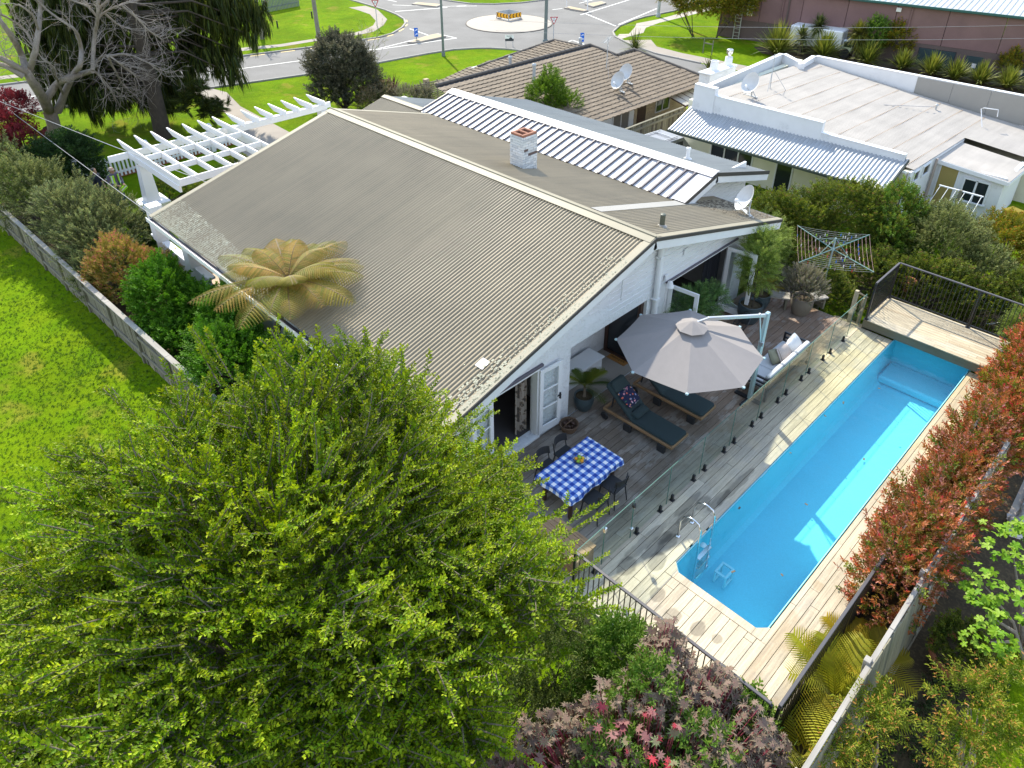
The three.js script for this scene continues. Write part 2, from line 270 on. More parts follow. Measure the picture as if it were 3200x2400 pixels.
// ground, roads, paths
function sheet(name, pts, y, m, holes = [], label) {
  const f = L => L.map(([x, z]) => new THREE.Vector2(x, -z)), s = new THREE.Shape(f(pts)); for (const h of holes) s.holes.push(new THREE.Path(f(h)));
  const g = new THREE.ShapeGeometry(s); g.rotateX(-Math.PI / 2); g.translate(0, y, 0);
  const P = g.attributes.position, U = g.attributes.uv; for (let i = 0; i < P.count; i++) U.setXY(i, P.getX(i), P.getZ(i));
  return struct(name, g, m, label);
}
const POOL = { x0: 8.78, x1: 19.9, z0: -4.48, z1: -2.5, c: 0.16 };
sheet('lawn_ground', [[-400, 400], [500, 400], [500, -600], [-400, -600]], GRD, M.grass, [[[8.5, -4.8], [20.3, -4.8], [20.3, -2.2], [8.5, -2.2]]], 'green lawn and open ground round the houses');
const nearK = [[-60, -66], [-30, -57.3], [9, -46], [18.7, -43.2], [23.3, -42], [28.5, -41.1], [32.3, -40.7], [34.3, -40.3], [35.8, -39.4], [36.4, -38.8], [37.1, -37.7], [37.6, -36.4], [37.9, -33], [38.2, -20]];
const rightK = [[43.4, -20], [43.4, -26.1], [43.4, -29.6], [44.1, -32], [44.8, -33.6], [45.4, -34.8], [46.5, -35.9], [48.5, -36.85], [51, -37.4], [52.8, -37.55], [56, -37.3], [62, -37.1], [140, -36]];
const verge = [[140, -46], [70, -47.6], [53, -48.4], [51.6, -48.7], [49.9, -49.1], [47.8, -50.3], [46.4, -51.9], [45.9, -54.5], [46.2, -60], [47.5, -120]];
const farK = [[40.6, -120], [39.9, -61.2], [39.6, -58], [39.3, -55], [38.8, -52.7], [38.1, -50.8], [37.2, -49.5], [36, -48.4], [34.2, -47.3], [32.7, -47], [28.4, -47.7], [22.3, -49.2], [9.3, -52.85], [-30, -64.5], [-60, -73]];
sheet('road', [...nearK, ...rightK, ...verge, ...farK], GRD + 0.006, M.asphalt, [], 'grey asphalt road with a small roundabout junction');
function kerb(label, pts, y = GRD) {
  const b = new GB(); const t = thing('kerb', label, 'kerb');
  for (let i = 0; i + 1 < pts.length; i++) { const p = V(pts[i][0], y + 0.04, pts[i][1]), q = V(pts[i + 1][0], y + 0.04, pts[i + 1][1]), L = p.distanceTo(q), n = Math.max(1, Math.round(L / 2.0));
    for (let k = 0; k < n; k++) { b.uo = [rr(0, 9), rr(0, 9)]; b.bar(p.clone().lerp(q, k / n + 0.004 / L), p.clone().lerp(q, (k + 1) / n - 0.004 / L), 0.15, 0.12, 0.02); } }
  part(t, 'kerb_stone', b, M.kerb); t.userData.kind = 'structure'; delete t.userData.category; return t;
}
kerb('pale concrete kerb along the near lawn and the bend', nearK.slice(2, 13)); kerb('concrete kerb round the right hand lawn', rightK.slice(1, 12)); kerb('concrete kerb along the far verge', verge.slice(1, 9)); kerb('concrete kerb along the far grass corner', farK.slice(1, 13));
{ // broken pale mowing strip beside the near kerb
  const b = new GB(); const L = nearK.slice(2, 11); let k = 0;
  for (let i = 0; i + 1 < L.length; i++) { const p = V(L[i][0], GRD + 0.012, L[i][1] - 0.16), q = V(L[i + 1][0], GRD + 0.012, L[i + 1][1] - 0.16), n = Math.max(1, Math.round(p.distanceTo(q) / 1.0)); for (let j = 0; j < n; j++) if (k++ % 3 < 2) b.bar(p.clone().lerp(q, j / n), p.clone().lerp(q, (j + 0.95) / n), 0.2, 0.008); }
  const F = farK.slice(5, 12); k = 0;
  for (let i = 0; i + 1 < F.length; i++) { const p = V(F[i][0], GRD + 0.012, F[i][1] + 0.2), q = V(F[i + 1][0], GRD + 0.012, F[i + 1][1] + 0.2), n = Math.max(1, Math.round(p.distanceTo(q) / 1.0)); for (let j = 0; j < n; j++) if (k++ % 2 < 1) b.bar(p.clone().lerp(q, j / n), p.clone().lerp(q, (j + 0.95) / n), 0.2, 0.008); }
  mat('kerbYellow', [0.72, 0.55, 0.26], { r: 0.8, t: T.speck });
  struct('road_marking', b, M.kerbYellow, 'worn yellow dashes painted along the kerbs');
}
{ // white lines
  const b = new GB(), y = GRD + 0.014; const line = (x0, z0, x1, z1, w = 0.12) => b.bar(V(x0, y, z0), V(x1, y, z1), w, 0.006);
  line(-30, -60.7, 9, -49.3); line(9, -49.3, 20.9, -46.3); line(20.9, -46.3, 26.4, -44.95);
  line(26.6, -46.45, 30.5, -44.3); line(30.5, -44.25, 33.7, -44.6); line(33.7, -44.6, 36.7, -44.85); line(30.5, -44.15, 34.2, -43.4); line(34.2, -43.4, 36.8, -42.85); line(36.8, -42.85, 36.75, -44.8); line(36.3, -47.8, 35.9, -44.95); line(28.2, -45.5, 30.4, -44.3, 0.2);
  line(49.74, -41.91, 58.1, -43.2, 0.16); line(50.4, -41.9, 48.4, -37.1, 0.16); line(49.0, -37.3, 56.5, -39.0, 0.16); line(49.7, -45.05, 50.7, -44.8, 0.14); line(58, -43.2, 90, -43.6); line(53.5, -45.3, 60, -46, 0.12);
  line(41.2, -56.5, 43.6, -53.0); line(43.6, -53.0, 45.6, -51.6); line(44.8, -52.0, 46.2, -50.9); line(42.4, -57.5, 41.6, -75); line(39.6, -54.0, 43.9, -52.2, 0.2);
  line(41.2, -36.1, 41.0, -31); line(41.2, -36.1, 42.4, -36.4); line(42.4, -36.4, 41.0, -31);
  struct('road_marking', b, M.marking, 'white lane and give way lines on the road');
}
sheet('footpath', [[-30, -66.2], [9, -55.4], [24.5, -51.2], [26.5, -50.4], [29.4, -50.1], [32, -49.7], [33.4, -49.9], [35, -50.8], [36.2, -52.1], [37.4, -54.6], [37.7, -56.7], [37.8, -58.3], [39.3, -57.9], [39.0, -55.7], [37.2, -51.9], [35.75, -50.4], [33.8, -49.0], [32.4, -48.85], [29.4, -49.4], [26.3, -49.65], [24.3, -50.3], [9, -54.5], [-30, -65]], GRD + 0.008, M.path, [], 'grey footpath curving round the far corner');
sheet('driveway', [[18.05, -43.3], [16.9, -43.6], [16.6, -40], [16.2, -36], [14.2, -32.5], [11.0, -29.5], [11.5, -23.5], [16.6, -23.5], [17.3, -33], [17.6, -39], [18.3, -42]], GRD + 0.008, M.path, [], 'brown concrete driveway leading to the house');
sheet('footpath', [[44.9, -34.1], [46.3, -34.2], [48.1, -34.2], [49.6, -35.1], [51.8, -35.45], [55, -35.4], [75, -35.2], [75, -36.2], [56, -36.4], [52.9, -36.3], [50.4, -36.6], [49.3, -35.9], [47, -34.75], [46.4, -35.2], [45.5, -34.7]], GRD + 0.008, M.concrete, [], 'pale footpath round the right hand lawn');
sheet('footpath', [[45, -33.8], [46.6, -32.4], [45.2, -30.9], [44.9, -28.6], [45.1, -20], [43.6, -20], [43.6, -29.6], [44.3, -32]], GRD + 0.008, M.path, [], 'grey footpath beside the side road');
sheet('garden_bed', [[6.7, -1.6], [22, -1.6], [22, 12], [2, 12], [3, -1.6]], GRD + 0.006, M.soil, [], 'dark soil under the neighbouring garden');
sheet('garden_bed', [[4.5, -34], [7.2, -33.2], [7.0, -24], [6.6, -9], [4.7, -9]], GRD + 0.006, M.soil, [], 'dark soil under the shrubs beside the left fence');
sheet('garden_bed', [[21.5, -9.9], [24.6, -10], [27, -3], [21.6, -1.6]], GRD + 0.006, M.soil, [], 'shaded soil under the hedge behind the pool');
sheet('garden_bed', [[48.7, -24.6], [50, -26], [52.4, -24], [54.2, -9], [50, -8], [49.6, -17]], GRD + 0.006, M.soil, [], 'soil bed under the flax in front of the pink building');
sheet('yard_paving', [[15.4, -0.3], [19.5, -0.45], [30, -0.6], [30, 6], [18.2, 6]], GRD + 0.012, M.concrete, [], 'pale concrete yard beside the timber fence');
sheet('yard_paving', [[37, -24], [27, -13.5], [22.2, -19], [22.2, -24.5], [36, -31]], GRD + 0.008, M.concrete, [], 'concrete yard round the tiled house');

// ---------- roundabout ----------
{ const c = [43.15, -43.75], t = thing('roundabout', 'round pale concrete traffic island with a dark rim in the junction', 'traffic island', null, [c[0], GRD, c[1]]);
  const b = new GB(); b.lathe(V(0, 0, 0), [[3.42, 0], [3.40, 0.05], [3.3, 0.075], [2.4, 0.12], [1.2, 0.16], [0, 0.17]], 56); part(t, 'apron', b, M.concrete);
  const r = new GB(); r.tube(ring(0, 0, 3.44, 0.02, 56).slice(0, 56), 0.045, 5, true); part(t, 'rim', r, M.tileCap);
  const u = new GB(); u.lathe(V(0.75, 0.13, -0.8), [[1.12, 0], [1.1, 0.05], [1.0, 0.07], [0, 0.08]], 32); part(t, 'hub', u, M.path);
  // ring of chevron boards on a base
  const s = thing('chevron_board', 'four yellow and black chevron boards set in a square on the roundabout', 'traffic sign', null, [c[0] + 0.75, GRD + 0.2, c[1] - 0.8]); s.rotation.y = 0.0;
  const cv = document.createElement('canvas'); cv.width = 512; cv.height = 128; const g = cv.getContext('2d'); g.fillStyle = '#e8a80a'; g.fillRect(0, 0, 512, 128); g.fillStyle = '#15140f';
  for (let k = 0; k < 4; k++) { const x = 20 + k * 128; g.beginPath(); g.moveTo(x + 50, 0); g.lineTo(x + 86, 0); g.lineTo(x + 46, 64); g.lineTo(x + 86, 128); g.lineTo(x + 50, 128); g.lineTo(x + 10, 64); g.fill(); }
  const ct = new THREE.CanvasTexture(cv); ct.colorSpace = THREE.SRGBColorSpace; const cm = new THREE.MeshStandardMaterial({ map: ct, roughness: 0.6, side: THREE.DoubleSide });
  const R = 0.72; for (let k = 0; k < 4; k++) { const a = k * Math.PI / 2 - 0.02; const G1 = new THREE.PlaneGeometry(2 * R * 0.98, 0.36); if (k === 1) { const U = G1.attributes.uv; for (let i = 0; i < U.count; i++) U.setX(i, 1 - U.getX(i)); }
    const g2 = new THREE.Group(); g2.name = 'board'; g2.position.set(Math.sin(a) * R, 0.3, Math.cos(a) * R); g2.rotation.y = a; s.add(g2);
    const bk = new GB(); bk.box(-R, -0.19, -0.02, R, 0.19, -0.004); part(g2, 'backing', bk, M.zinc); part(g2, 'chevrons', G1, cm); }
  const lg = new GB(); for (const [x, z] of [[-R, -R], [R, -R], [-R, R], [R, R]]) lg.bar(V(x * 0.96, -0.05, z * 0.96), V(x * 0.96, 0.5, z * 0.96), 0.06, 0.06); lg.box(-0.6, -0.05, -0.6, 0.6, 0.03, 0.6, 0.02); part(s, 'post', lg, M.zinc);
}
function island(label, pts) { const t = thing('traffic_island', label, 'traffic island'); const b = new GB(); b.slab(pts.map(([x, z]) => V(x, GRD + 0.006, z)), V(0, 0.12, 0)); part(t, 'kerbed_base', b, M.concrete);
  const cx = pts.reduce((a, p) => a + p[0], 0) / pts.length, cz = pts.reduce((a, p) => a + p[1], 0) / pts.length; const u = new GB(); u.slab(pts.map(([x, z]) => V(cx + (x - cx) * 0.82, GRD + 0.128, cz + (z - cz) * 0.82)), V(0, 0.004, 0)); part(t, 'infill', u, M.brickCream); }
island('narrow kerbed splitter island on the left road with a blue sign', [[33.2, -44.1], [35.6, -44.7], [36.6, -44.7], [36.4, -43.6], [34.0, -43.55], [33.4, -43.8]]);
island('small splitter island on the far road', [[42.4, -55.3], [43.2, -55.6], [44.2, -53.2], [43.2, -52.8]]);
island('splitter island inside the white hoop on the right road', [[50.7, -44.6], [51.5, -44.7], [51.3, -42.4], [50.7, -42.4]]);
island('second splitter island on the right road', [[53.2, -44.4], [55.3, -44.2], [55.0, -43.4], [52.8, -43.1]]);
{ const t = thing('barrier_hoop', 'white tubular hoop barrier on the right hand splitter island', 'barrier', null, [51.1, GRD + 0.12, -43.5]); const b = new GB(); b.tube([V(-0.1, 0, -1.1), V(-0.1, 0.72, -1.1), V(-0.08, 0.78, -1.0), V(0.08, 0.78, 1.0), V(0.1, 0.72, 1.1), V(0.1, 0, 1.1)], 0.045, 7); part(t, 'hoop', b, M.whiteClean); }
// ---------- poles and road signs ----------
function pole(label, x, z, r, h, m, cat, lean = 0) { const t = thing(cat.replace(' ', '_'), label, cat, null, [x, GRD, z]); const b = new GB(); b.tube([V(0, 0, 0), V(lean * 0.5, h * 0.5, 0), V(lean, h, 0)], [r, r * 0.85, r * 0.7], 9); part(t, 'post', b, m);
  const c = new GB(); c.lathe(V(0, 0, 0), [[r * 1.5, 0], [r * 1.5, 0.25], [r * 1.05, 0.3]], 10); part(t, 'collar', c, m); return t; }
mat('poleWood', [0.30, 0.28, 0.23], { r: 0.9, t: T.grey }); mat('poleSteel', [0.17, 0.205, 0.20], { r: 0.5, t: T.speck });
pole('weathered timber power pole behind the dark round bush', 26.59, -44.95, 0.15, 11, M.poleWood, 'power pole', -0.15);
pole('tall steel lamp post on the near lawn by the kerb', 32.71, -39.52, 0.085, 9, M.poleSteel, 'lamp post');
pole('dark steel pole at the roundabout behind the tiled roof', 40.29, -37.14, 0.13, 10, M.poleSteel, 'power pole', 0.1);
pole('grey steel pole on the grass at the right hand corner', 53.77, -36.92, 0.13, 9, M.zinc, 'lamp post');
const canv = (w, h, f) => { const cv = document.createElement('canvas'); cv.width = w; cv.height = h; f(cv.getContext('2d'), w, h); const t = new THREE.CanvasTexture(cv); t.colorSpace = THREE.SRGBColorSpace; return new THREE.MeshStandardMaterial({ map: t, roughness: 0.6, side: THREE.DoubleSide }); };
{ const blue = canv(64, 192, (g) => { g.fillStyle = '#1764c8'; g.fillRect(0, 0, 64, 192); g.fillStyle = '#e8f0ff'; for (let k = 0; k < 2; k++) { g.save(); g.translate(32, 50 + k * 92); g.rotate(-2.3); g.fillRect(-5, -30, 10, 40); g.beginPath(); g.moveTo(-20, 8); g.lineTo(20, 8); g.lineTo(0, 34); g.fill(); g.restore(); } });
  for (const [lab, x, z] of [['blue keep left sign on the left splitter island', 34.16, -44.25], ['blue keep left sign showing above the tiled roof ridge', 41.5, -34.72]]) {
    const t = thing('traffic_sign', lab, 'traffic sign', null, [x, GRD, z]); t.rotation.y = -0.75; const b = new GB(); b.tube([V(0, 0, 0), V(0, 0.95, 0)], 0.03, 8); part(t, 'post', b, M.poleSteel);
    const q = new GB(); q.box(-0.14, 0.32, 0.03, 0.14, 0.94, 0.045, 0.005); part(t, 'plate', q, M.blueSign); const pl = new THREE.PlaneGeometry(0.26, 0.6); pl.translate(0, 0.63, 0.0475); part(t, 'arrows', pl, blue); } 
  const tri = canv(256, 256, (g) => { g.fillStyle = '#b01526'; g.fillRect(0, 0, 256, 256); g.fillStyle = '#f2f2ee'; g.beginPath(); g.moveTo(42, 24); g.lineTo(214, 24); g.lineTo(128, 196); g.fill(); g.strokeStyle = '#222'; g.lineWidth = 10; for (let k = 0; k < 3; k++) { const a = k * 2.094; g.beginPath(); g.arc(128, 82, 30, a, a + 1.5); g.stroke(); g.save(); g.translate(128 + 30 * Math.cos(a + 1.6), 82 + 30 * Math.sin(a + 1.6)); g.rotate(a + 1.6 + Math.PI / 2); g.fillStyle = '#222'; g.beginPath(); g.moveTo(0, -14); g.lineTo(18, 0); g.lineTo(0, 14); g.fill(); g.restore(); } });
  for (const [lab, x, z, h] of [['red bordered roundabout give way triangle beside the dark pole', 41.37, -37.34, 1.66], ['red bordered give way triangle on the far grass corner', 34.77, -49.91, 2.05]]) {
    const t = thing('traffic_sign', lab, 'traffic sign', null, [x, GRD, z]); t.rotation.y = -0.72; const b = new GB(); b.tube([V(0, 0, 0), V(0, h, 0)], 0.03, 8); part(t, 'post', b, M.zinc);
    const sh = new THREE.Shape([new THREE.Vector2(-0.29, 0), new THREE.Vector2(0.29, 0), new THREE.Vector2(0, -0.55)]); const G1 = new THREE.ShapeGeometry(sh); const U = G1.attributes.uv, P = G1.attributes.position; for (let i = 0; i < U.count; i++) U.setXY(i, 0.5 + P.getX(i) / 0.58, 1 + P.getY(i) / 0.58); G1.translate(0, h, 0.045); part(t, 'face', G1, tri);
    const q = new GB(); q.slab([V(-0.29, h, 0.028), V(0.29, h, 0.028), V(0, h - 0.55, 0.028)], V(0, 0, 0.012)); part(t, 'plate', q, M.red); }
  const t = thing('advert_sign', 'small white notice board with a dark picture standing on the road edge', 'sign', null, [37.7, GRD, -38.2]); t.rotation.y = -0.75; const b = new GB(); b.bar(V(-0.25, 0, 0), V(-0.25, 0.8, 0), 0.04, 0.04); b.bar(V(0.25, 0, 0), V(0.25, 0.8, 0), 0.04, 0.04); part(t, 'post', b, M.zinc);
  const pl = new THREE.PlaneGeometry(0.6, 0.42); pl.translate(0, 0.62, 0.026); part(t, 'panel', pl, canv(128, 96, (g) => { g.fillStyle = '#f0efec'; g.fillRect(0, 0, 128, 96); g.fillStyle = '#777'; g.fillRect(20, 12, 84, 6); g.fillRect(30, 24, 64, 5); g.fillStyle = '#33393f'; g.fillRect(0, 58, 128, 38); g.beginPath(); g.arc(84, 60, 24, Math.PI, 0); g.fill(); }));
  for (const [lab, x, z] of [['short black bollard on the far lawn, nearer the path', 29.3, -55.5], ['short black bollard on the far lawn, further from the path', 33.2, -56.8]]) { const q = new GB(); q.tube([V(x, GRD, z), V(x, GRD + 0.5, z)], 0.06, 9); solo('bollard', q, M.blackMatt, lab, 'bollard', 'bollards on the far lawn'); }
}

// the main house
const RX = 12.93, RY = 4.20, SL = 0.271, GZ = -8.35, WZ = -8.8, FZ = -21.7;
const roofY = x => RY - SL * Math.abs(x - RX);
// corrugated sheet between (x0,y0) and (x1,y1), profile along z; prof(t)->[height, d/dt] with t in metres
function corr(x0, y0, x1, y1, za, zb, pitch, amp, per = 6, segs = 6, wob = 0.006) {
  const b = new GB(), n = Math.round(Math.abs(zb - za) / pitch * per), L = Math.hypot(x1 - x0, y1 - y0), nx = -(y1 - y0) / L, ny = (x1 - x0) / L, s = ny < 0 ? -1 : 1;
  const P = (i, k) => { const z = za + (zb - za) * i / n, t = k / segs, a = z / pitch * 2 * Math.PI, w = wob * (n3(t * 5, z * 0.8, 3, 77) - 0.5) * 2, h = amp * Math.sin(a) + w + 0.0035 * (Math.floor(z / (pitch * 8)) & 1), dn = -amp * Math.cos(a) * 2 * Math.PI / pitch;
    return [V(x0 + (x1 - x0) * t + nx * s * h, y0 + (y1 - y0) * t + ny * s * h, z), V(nx * s, ny * s, dn).normalize(), [t * L, z]]; };
  let prev = [...Array(segs + 1)].map((_, k) => P(0, k));
  for (let i = 1; i <= n; i++) { const cur = [...Array(segs + 1)].map((_, k) => P(i, k)); for (let k = 0; k < segs; k++) { const a = prev[k], c = prev[k + 1], d = cur[k + 1], e = cur[k]; b.tri(a[0], d[0], c[0], a[2], d[2], c[2], a[1], d[1], c[1]); b.tri(a[0], e[0], d[0], a[2], e[2], d[2], a[1], e[1], d[1]); } prev = cur; }
  return b;
}
// flat-topped ribbed sheet: list of [offset, height] repeated along z
function ribbed(x0, y0, x1, y1, za, zb, pitch, prof, axis = 'z') {
  const b = new GB(), L = Math.hypot(x1 - x0, y1 - y0), nx = -(y1 - y0) / L * Math.sign(x1 - x0), ny = Math.abs(x1 - x0) / L, n = Math.round(Math.abs(zb - za) / pitch), d = Math.sign(zb - za);
  const pts = []; for (let i = 0; i < n; i++) for (const [o, h] of prof) pts.push([za + d * (i + o) * pitch, h]); pts.push([zb, prof[0][1]]);
  for (let i = 0; i + 1 < pts.length; i++) { const [z, h] = pts[i], [w, k] = pts[i + 1]; const q = (t, zz, hh) => V(x0 + (x1 - x0) * t + nx * hh, y0 + (y1 - y0) * t + ny * hh, zz); b.qo(q(0, z, h), q(1, z, h), q(1, w, k), q(0, w, k), V(nx, ny, 0), [0, z], [L, z], [L, w], [0, w]); }
  return b;
}
const house = thing('white_house', 'long white house with brown corrugated gable roof beside the pool deck', 'house');
{ const roof = part(house, 'roof', corr(6.38, roofY(6.38), RX, RY, FZ, GZ, 0.098, 0.018, 6, 8), M.roofBrown);
  part(roof, 'roof_slope', corr(RX, RY, 19.5, roofY(19.5), FZ, GZ, 0.098, 0.018, 6, 6), M.roofBrown);
  const rc = new GB(); for (const s of [-1, 1]) rc.obox(V(RX + s * 0.11, RY + 0.032 - 0.11 * SL, (FZ + GZ) / 2), [V(0, 0, 1), V(-s * SL, -1, 0).normalize().multiplyScalar(-1), V(1, -s * SL, 0).normalize()], [(GZ - FZ) / 2 + 0.01, 0.004, 0.12], 0); rc.tube([V(RX, RY + 0.035, FZ), V(RX, RY + 0.035, GZ + 0.01)], 0.028, 8); part(roof, 'ridge_cap', rc, M.roofCap);
  // verge strips (flat sheet edge) and dark underside edge
  for (const [xa, xb] of [[6.36, RX], [RX, 19.52]]) { const mk = (nm, par, m, f) => { const g = new GB(); f(g); part(par, nm, g, m); }; const A = V(xa, roofY(xa), 0), B = V(xb, roofY(xb), 0), d = B.clone().sub(A).normalize(), nn = V(-d.y, d.x, 0);
    for (const [z, w] of [[GZ - 0.06, 0.09], [FZ + 0.06, 0.09]]) mk('verge_strip', roof, M.roofCap, g => { const c = A.clone().add(B).multiplyScalar(0.5).addScaledVector(nn, 0.02); c.z = z; g.obox(c, [d, nn, V(0, 0, 1)], [A.distanceTo(B) / 2, 0.005, w], 0.002); });
    const e = (nm, par, m, z, dy, hh, tz) => mk(nm, par, m, b => { const c = A.clone().add(B).multiplyScalar(0.5).addScaledVector(nn, dy); c.z = z; b.obox(c, [d, nn, V(0, 0, 1)], [A.distanceTo(B) / 2, hh, tz], 0.004); });
    for (const [z, s] of [[GZ, 1], [FZ, -1]]) { e('verge_edge', roof, M.roofEdge, z + s * 0.035, -0.028, 0.044, 0.012); e('bargeboard', house, M.white, z + s * 0.012, -0.185, 0.105, 0.016); } }
  
  const so = new GB(); for (const [xa, xb] of [[6.45, RX], [RX, 19.45]]) so.slab([V(xa, roofY(xa) - 0.09, GZ - 0.01), V(xb, roofY(xb) - 0.09, GZ - 0.01), V(xb, roofY(xb) - 0.09, FZ + 0.01), V(xa, roofY(xa) - 0.09, FZ + 0.01)], V(0, -0.02, 0)); part(house, 'soffit', so, M.white);
  // lichen-flecked strip at the left eave
  seed(11); const li = new GB(); for (let i = 0; i < 5200; i++) { const z = rr(-21.65, -14.2), lim = 0.95 - 0.5 * (z + 21.6) / 7.4, d = Math.pow(rnd(), 1.6) * Math.max(0.2, lim), x = 6.42 + d, s = rr(0.008, 0.03); const y = roofY(x) + 0.013 * Math.sin(z / 0.098 * 2 * Math.PI) + 0.004; li.obox(V(x, y, z), [V(1, SL, 0).normalize(), V(-SL, 1, 0).normalize(), V(0, 0, 1)], [s, 0.003, s * 0.5], 0); }
  for (let i = 0; i < 900; i++) { const x = rr(6.9, 12), z = GZ - 0.03 - Math.pow(rnd(), 3) * 0.5, s = rr(0.006, 0.025) * (x < 8.4 ? 1.4 : 0.8); li.obox(V(x, roofY(x) + 0.024, z), [V(1, SL, 0).normalize(), V(-SL, 1, 0).normalize(), V(0, 0, 1)], [s, 0.003, s * 0.7], 0); }
  part(roof, 'lichen', li, M.lichen, 'stuff');
  const dl = new GB(); seed(12); for (let i = 0; i < 420; i++) { const x = rr(17.6, 19.45), z = rr(-10.3, -8.45), s = rr(0.01, 0.045) * (z < -9.6 || x > 18.7 ? 1 : 0.4), a = rr(0, 3); dl.obox(V(x, roofY(x) + 0.02, z), [V(Math.cos(a), -SL * Math.cos(a), Math.sin(a)).normalize(), V(SL, 1, 0).normalize(), V(-Math.sin(a), 0, Math.cos(a))], [s, 0.004, s * 0.45], 0); }
  part(roof, 'leaf_litter', dl, M.bark, 'stuff');
  // gutters
  const gu = new GB(); gu.box(6.24, roofY(6.38) - 0.13, FZ, 6.26, roofY(6.38) + 0.0, GZ); gu.box(6.26, roofY(6.38) - 0.13, FZ, 6.42, roofY(6.38) - 0.11, GZ); part(house, 'gutter', gu, M.white);
  const gi = new GB(); gi.box(6.262, roofY(6.38) - 0.105, FZ, 6.40, roofY(6.38) - 0.085, GZ); part(house, 'gutter_bed', gi, M.gutter);
  const g2 = new GB(); g2.box(19.46, roofY(19.5) - 0.12, FZ, 19.60, roofY(19.5) - 0.02, GZ, 0.02); part(house, 'gutter', g2, M.gutter);
  // flat flashing strip running up from the valley end
  const fl = new GB(); { const d = V(1, -SL, 0).normalize(), nn = V(SL, 1, 0).normalize(); const q = (x, z) => V(x, roofY(x) + 0.02, z); fl.slab([q(13.25, -10.55), q(17.75, -10.52), q(17.75, -10.14), q(13.25, -10.2)], nn.clone().multiplyScalar(0.006)); } part(roof, 'flashing', fl, M.flashing);
  const pt = new GB(); pt.box(7.28, 0, 0, 7.52, 0.01, 0.22); { const d = V(1, SL, 0).normalize(), nn = V(-SL, 1, 0).normalize(); const p2 = new GB(); p2.obox(V(8.05, roofY(8.05) + 0.02, -8.95), [V(0, 0, 1), nn, d], [0.11, 0.004, 0.12], 0); part(roof, 'repair_patch', p2, M.roofWhite); }
}
{ // second gable: white ribbed slope, grey corrugated slope
  const X0 = 17.12, Y0 = 3.085, X1 = 18.75, Y1 = 3.52, ZB = -10.22, ZF = -22.2;
  const w = part(house, 'roof', ribbed(X0, Y0, X1, Y1, ZF, ZB - 0.42, 0.325, [[0, 0], [0.45, 0], [0.48, 0.012], [0.55, 0.012], [0.58, 0]]), M.roofWhite); w.userData.label = 'white ribbed metal roof slope';
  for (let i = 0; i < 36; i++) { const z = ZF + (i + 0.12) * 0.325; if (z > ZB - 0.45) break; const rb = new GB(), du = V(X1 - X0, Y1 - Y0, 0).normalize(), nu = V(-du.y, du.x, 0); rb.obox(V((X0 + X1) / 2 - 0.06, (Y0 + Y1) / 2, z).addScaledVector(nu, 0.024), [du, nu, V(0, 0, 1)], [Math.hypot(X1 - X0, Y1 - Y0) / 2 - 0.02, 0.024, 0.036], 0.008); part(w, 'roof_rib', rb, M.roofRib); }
  const fl = new GB(); const d = V(X1 - X0, Y1 - Y0, 0).normalize(), nn = V(-d.y, d.x, 0); fl.slab([V(X0, Y0 + 0.03, ZB - 0.46), V(X1, Y1 + 0.03, ZB - 0.46), V(X1, Y1 + 0.03, ZB), V(X0, Y0 + 0.03, ZB)], nn.clone().multiplyScalar(0.008)); part(w, 'verge_strip', fl, M.roofWhite);
  const cap = new GB(); cap.slab([V(X1 - 0.30, Y1 - 0.30 * 0.267 + 0.07, ZF - 0.02), V(X1 + 0.02, Y1 + 0.085, ZF - 0.02), V(X1 + 0.02, Y1 + 0.085, ZB + 0.01), V(X1 - 0.30, Y1 - 0.30 * 0.267 + 0.07, ZB + 0.01)], V(0, 0.01, 0)); cap.slab([V(X1, Y1 + 0.08, ZF), V(X1 + 0.14, Y1 + 0.045, ZF), V(X1 + 0.14, Y1 + 0.045, ZB), V(X1, Y1 + 0.08, ZB)], V(0, 0.01, 0)); part(w, 'ridge_cap', cap, M.roofWhite);
  const X2 = 22.1, Y2 = 2.62; const gslope = part(house, 'roof', corr(X1, Y1, X2, Y2, ZF + 0.8, ZB, 0.098, 0.018, 6, 4), M.roofGrey); gslope.userData.label = 'grey corrugated roof slope';
  for (const [xa, ya, xb, yb] of [[X0 - 0.02, Y0 + 0.01, X1, Y1 + 0.02], [X1, Y1 + 0.02, X2 + 0.03, Y2 + 0.01]]) { const A = V(xa, ya, 0), B = V(xb, yb, 0), dd = B.clone().sub(A).normalize(), n2 = V(-dd.y, dd.x, 0); for (const [nm, par, m, z, dy, hh] of [['verge_edge', w, M.roofEdge, ZB + 0.02, -0.03, 0.06], ['bargeboard', house, M.white, ZB + 0.004, -0.19, 0.1]]) { const b = new GB(), c = A.clone().add(B).multiplyScalar(0.5).addScaledVector(n2, dy); c.z = z; b.obox(c, [dd, n2, V(0, 0, 1)], [A.distanceTo(B) / 2, hh, 0.012], 0.003); part(par, nm, b, m); } }
  const under = new GB(); under.slab([V(X0, Y0 - 0.05, ZB - 0.02), V(X1, Y1 - 0.05, ZB - 0.02), V(X1, Y1 - 0.05, ZF), V(X0, Y0 - 0.05, ZF)], V(0, -0.02, 0)); under.slab([V(X1, Y1 - 0.05, ZB - 0.02), V(X2, Y2 - 0.05, ZB - 0.02), V(X2, Y2 - 0.05, ZF + 0.8), V(X1, Y1 - 0.05, ZF + 0.8)], V(0, -0.02, 0)); part(house, 'soffit', under, M.white);
  // gable wall boards of the second gable
  const zw = -10.72; seed(14); const top = x => x < X1 ? Y0 - 0.1 + (x - X0) * 0.267 : Y1 - 0.1 - (x - X1) * 0.2687;
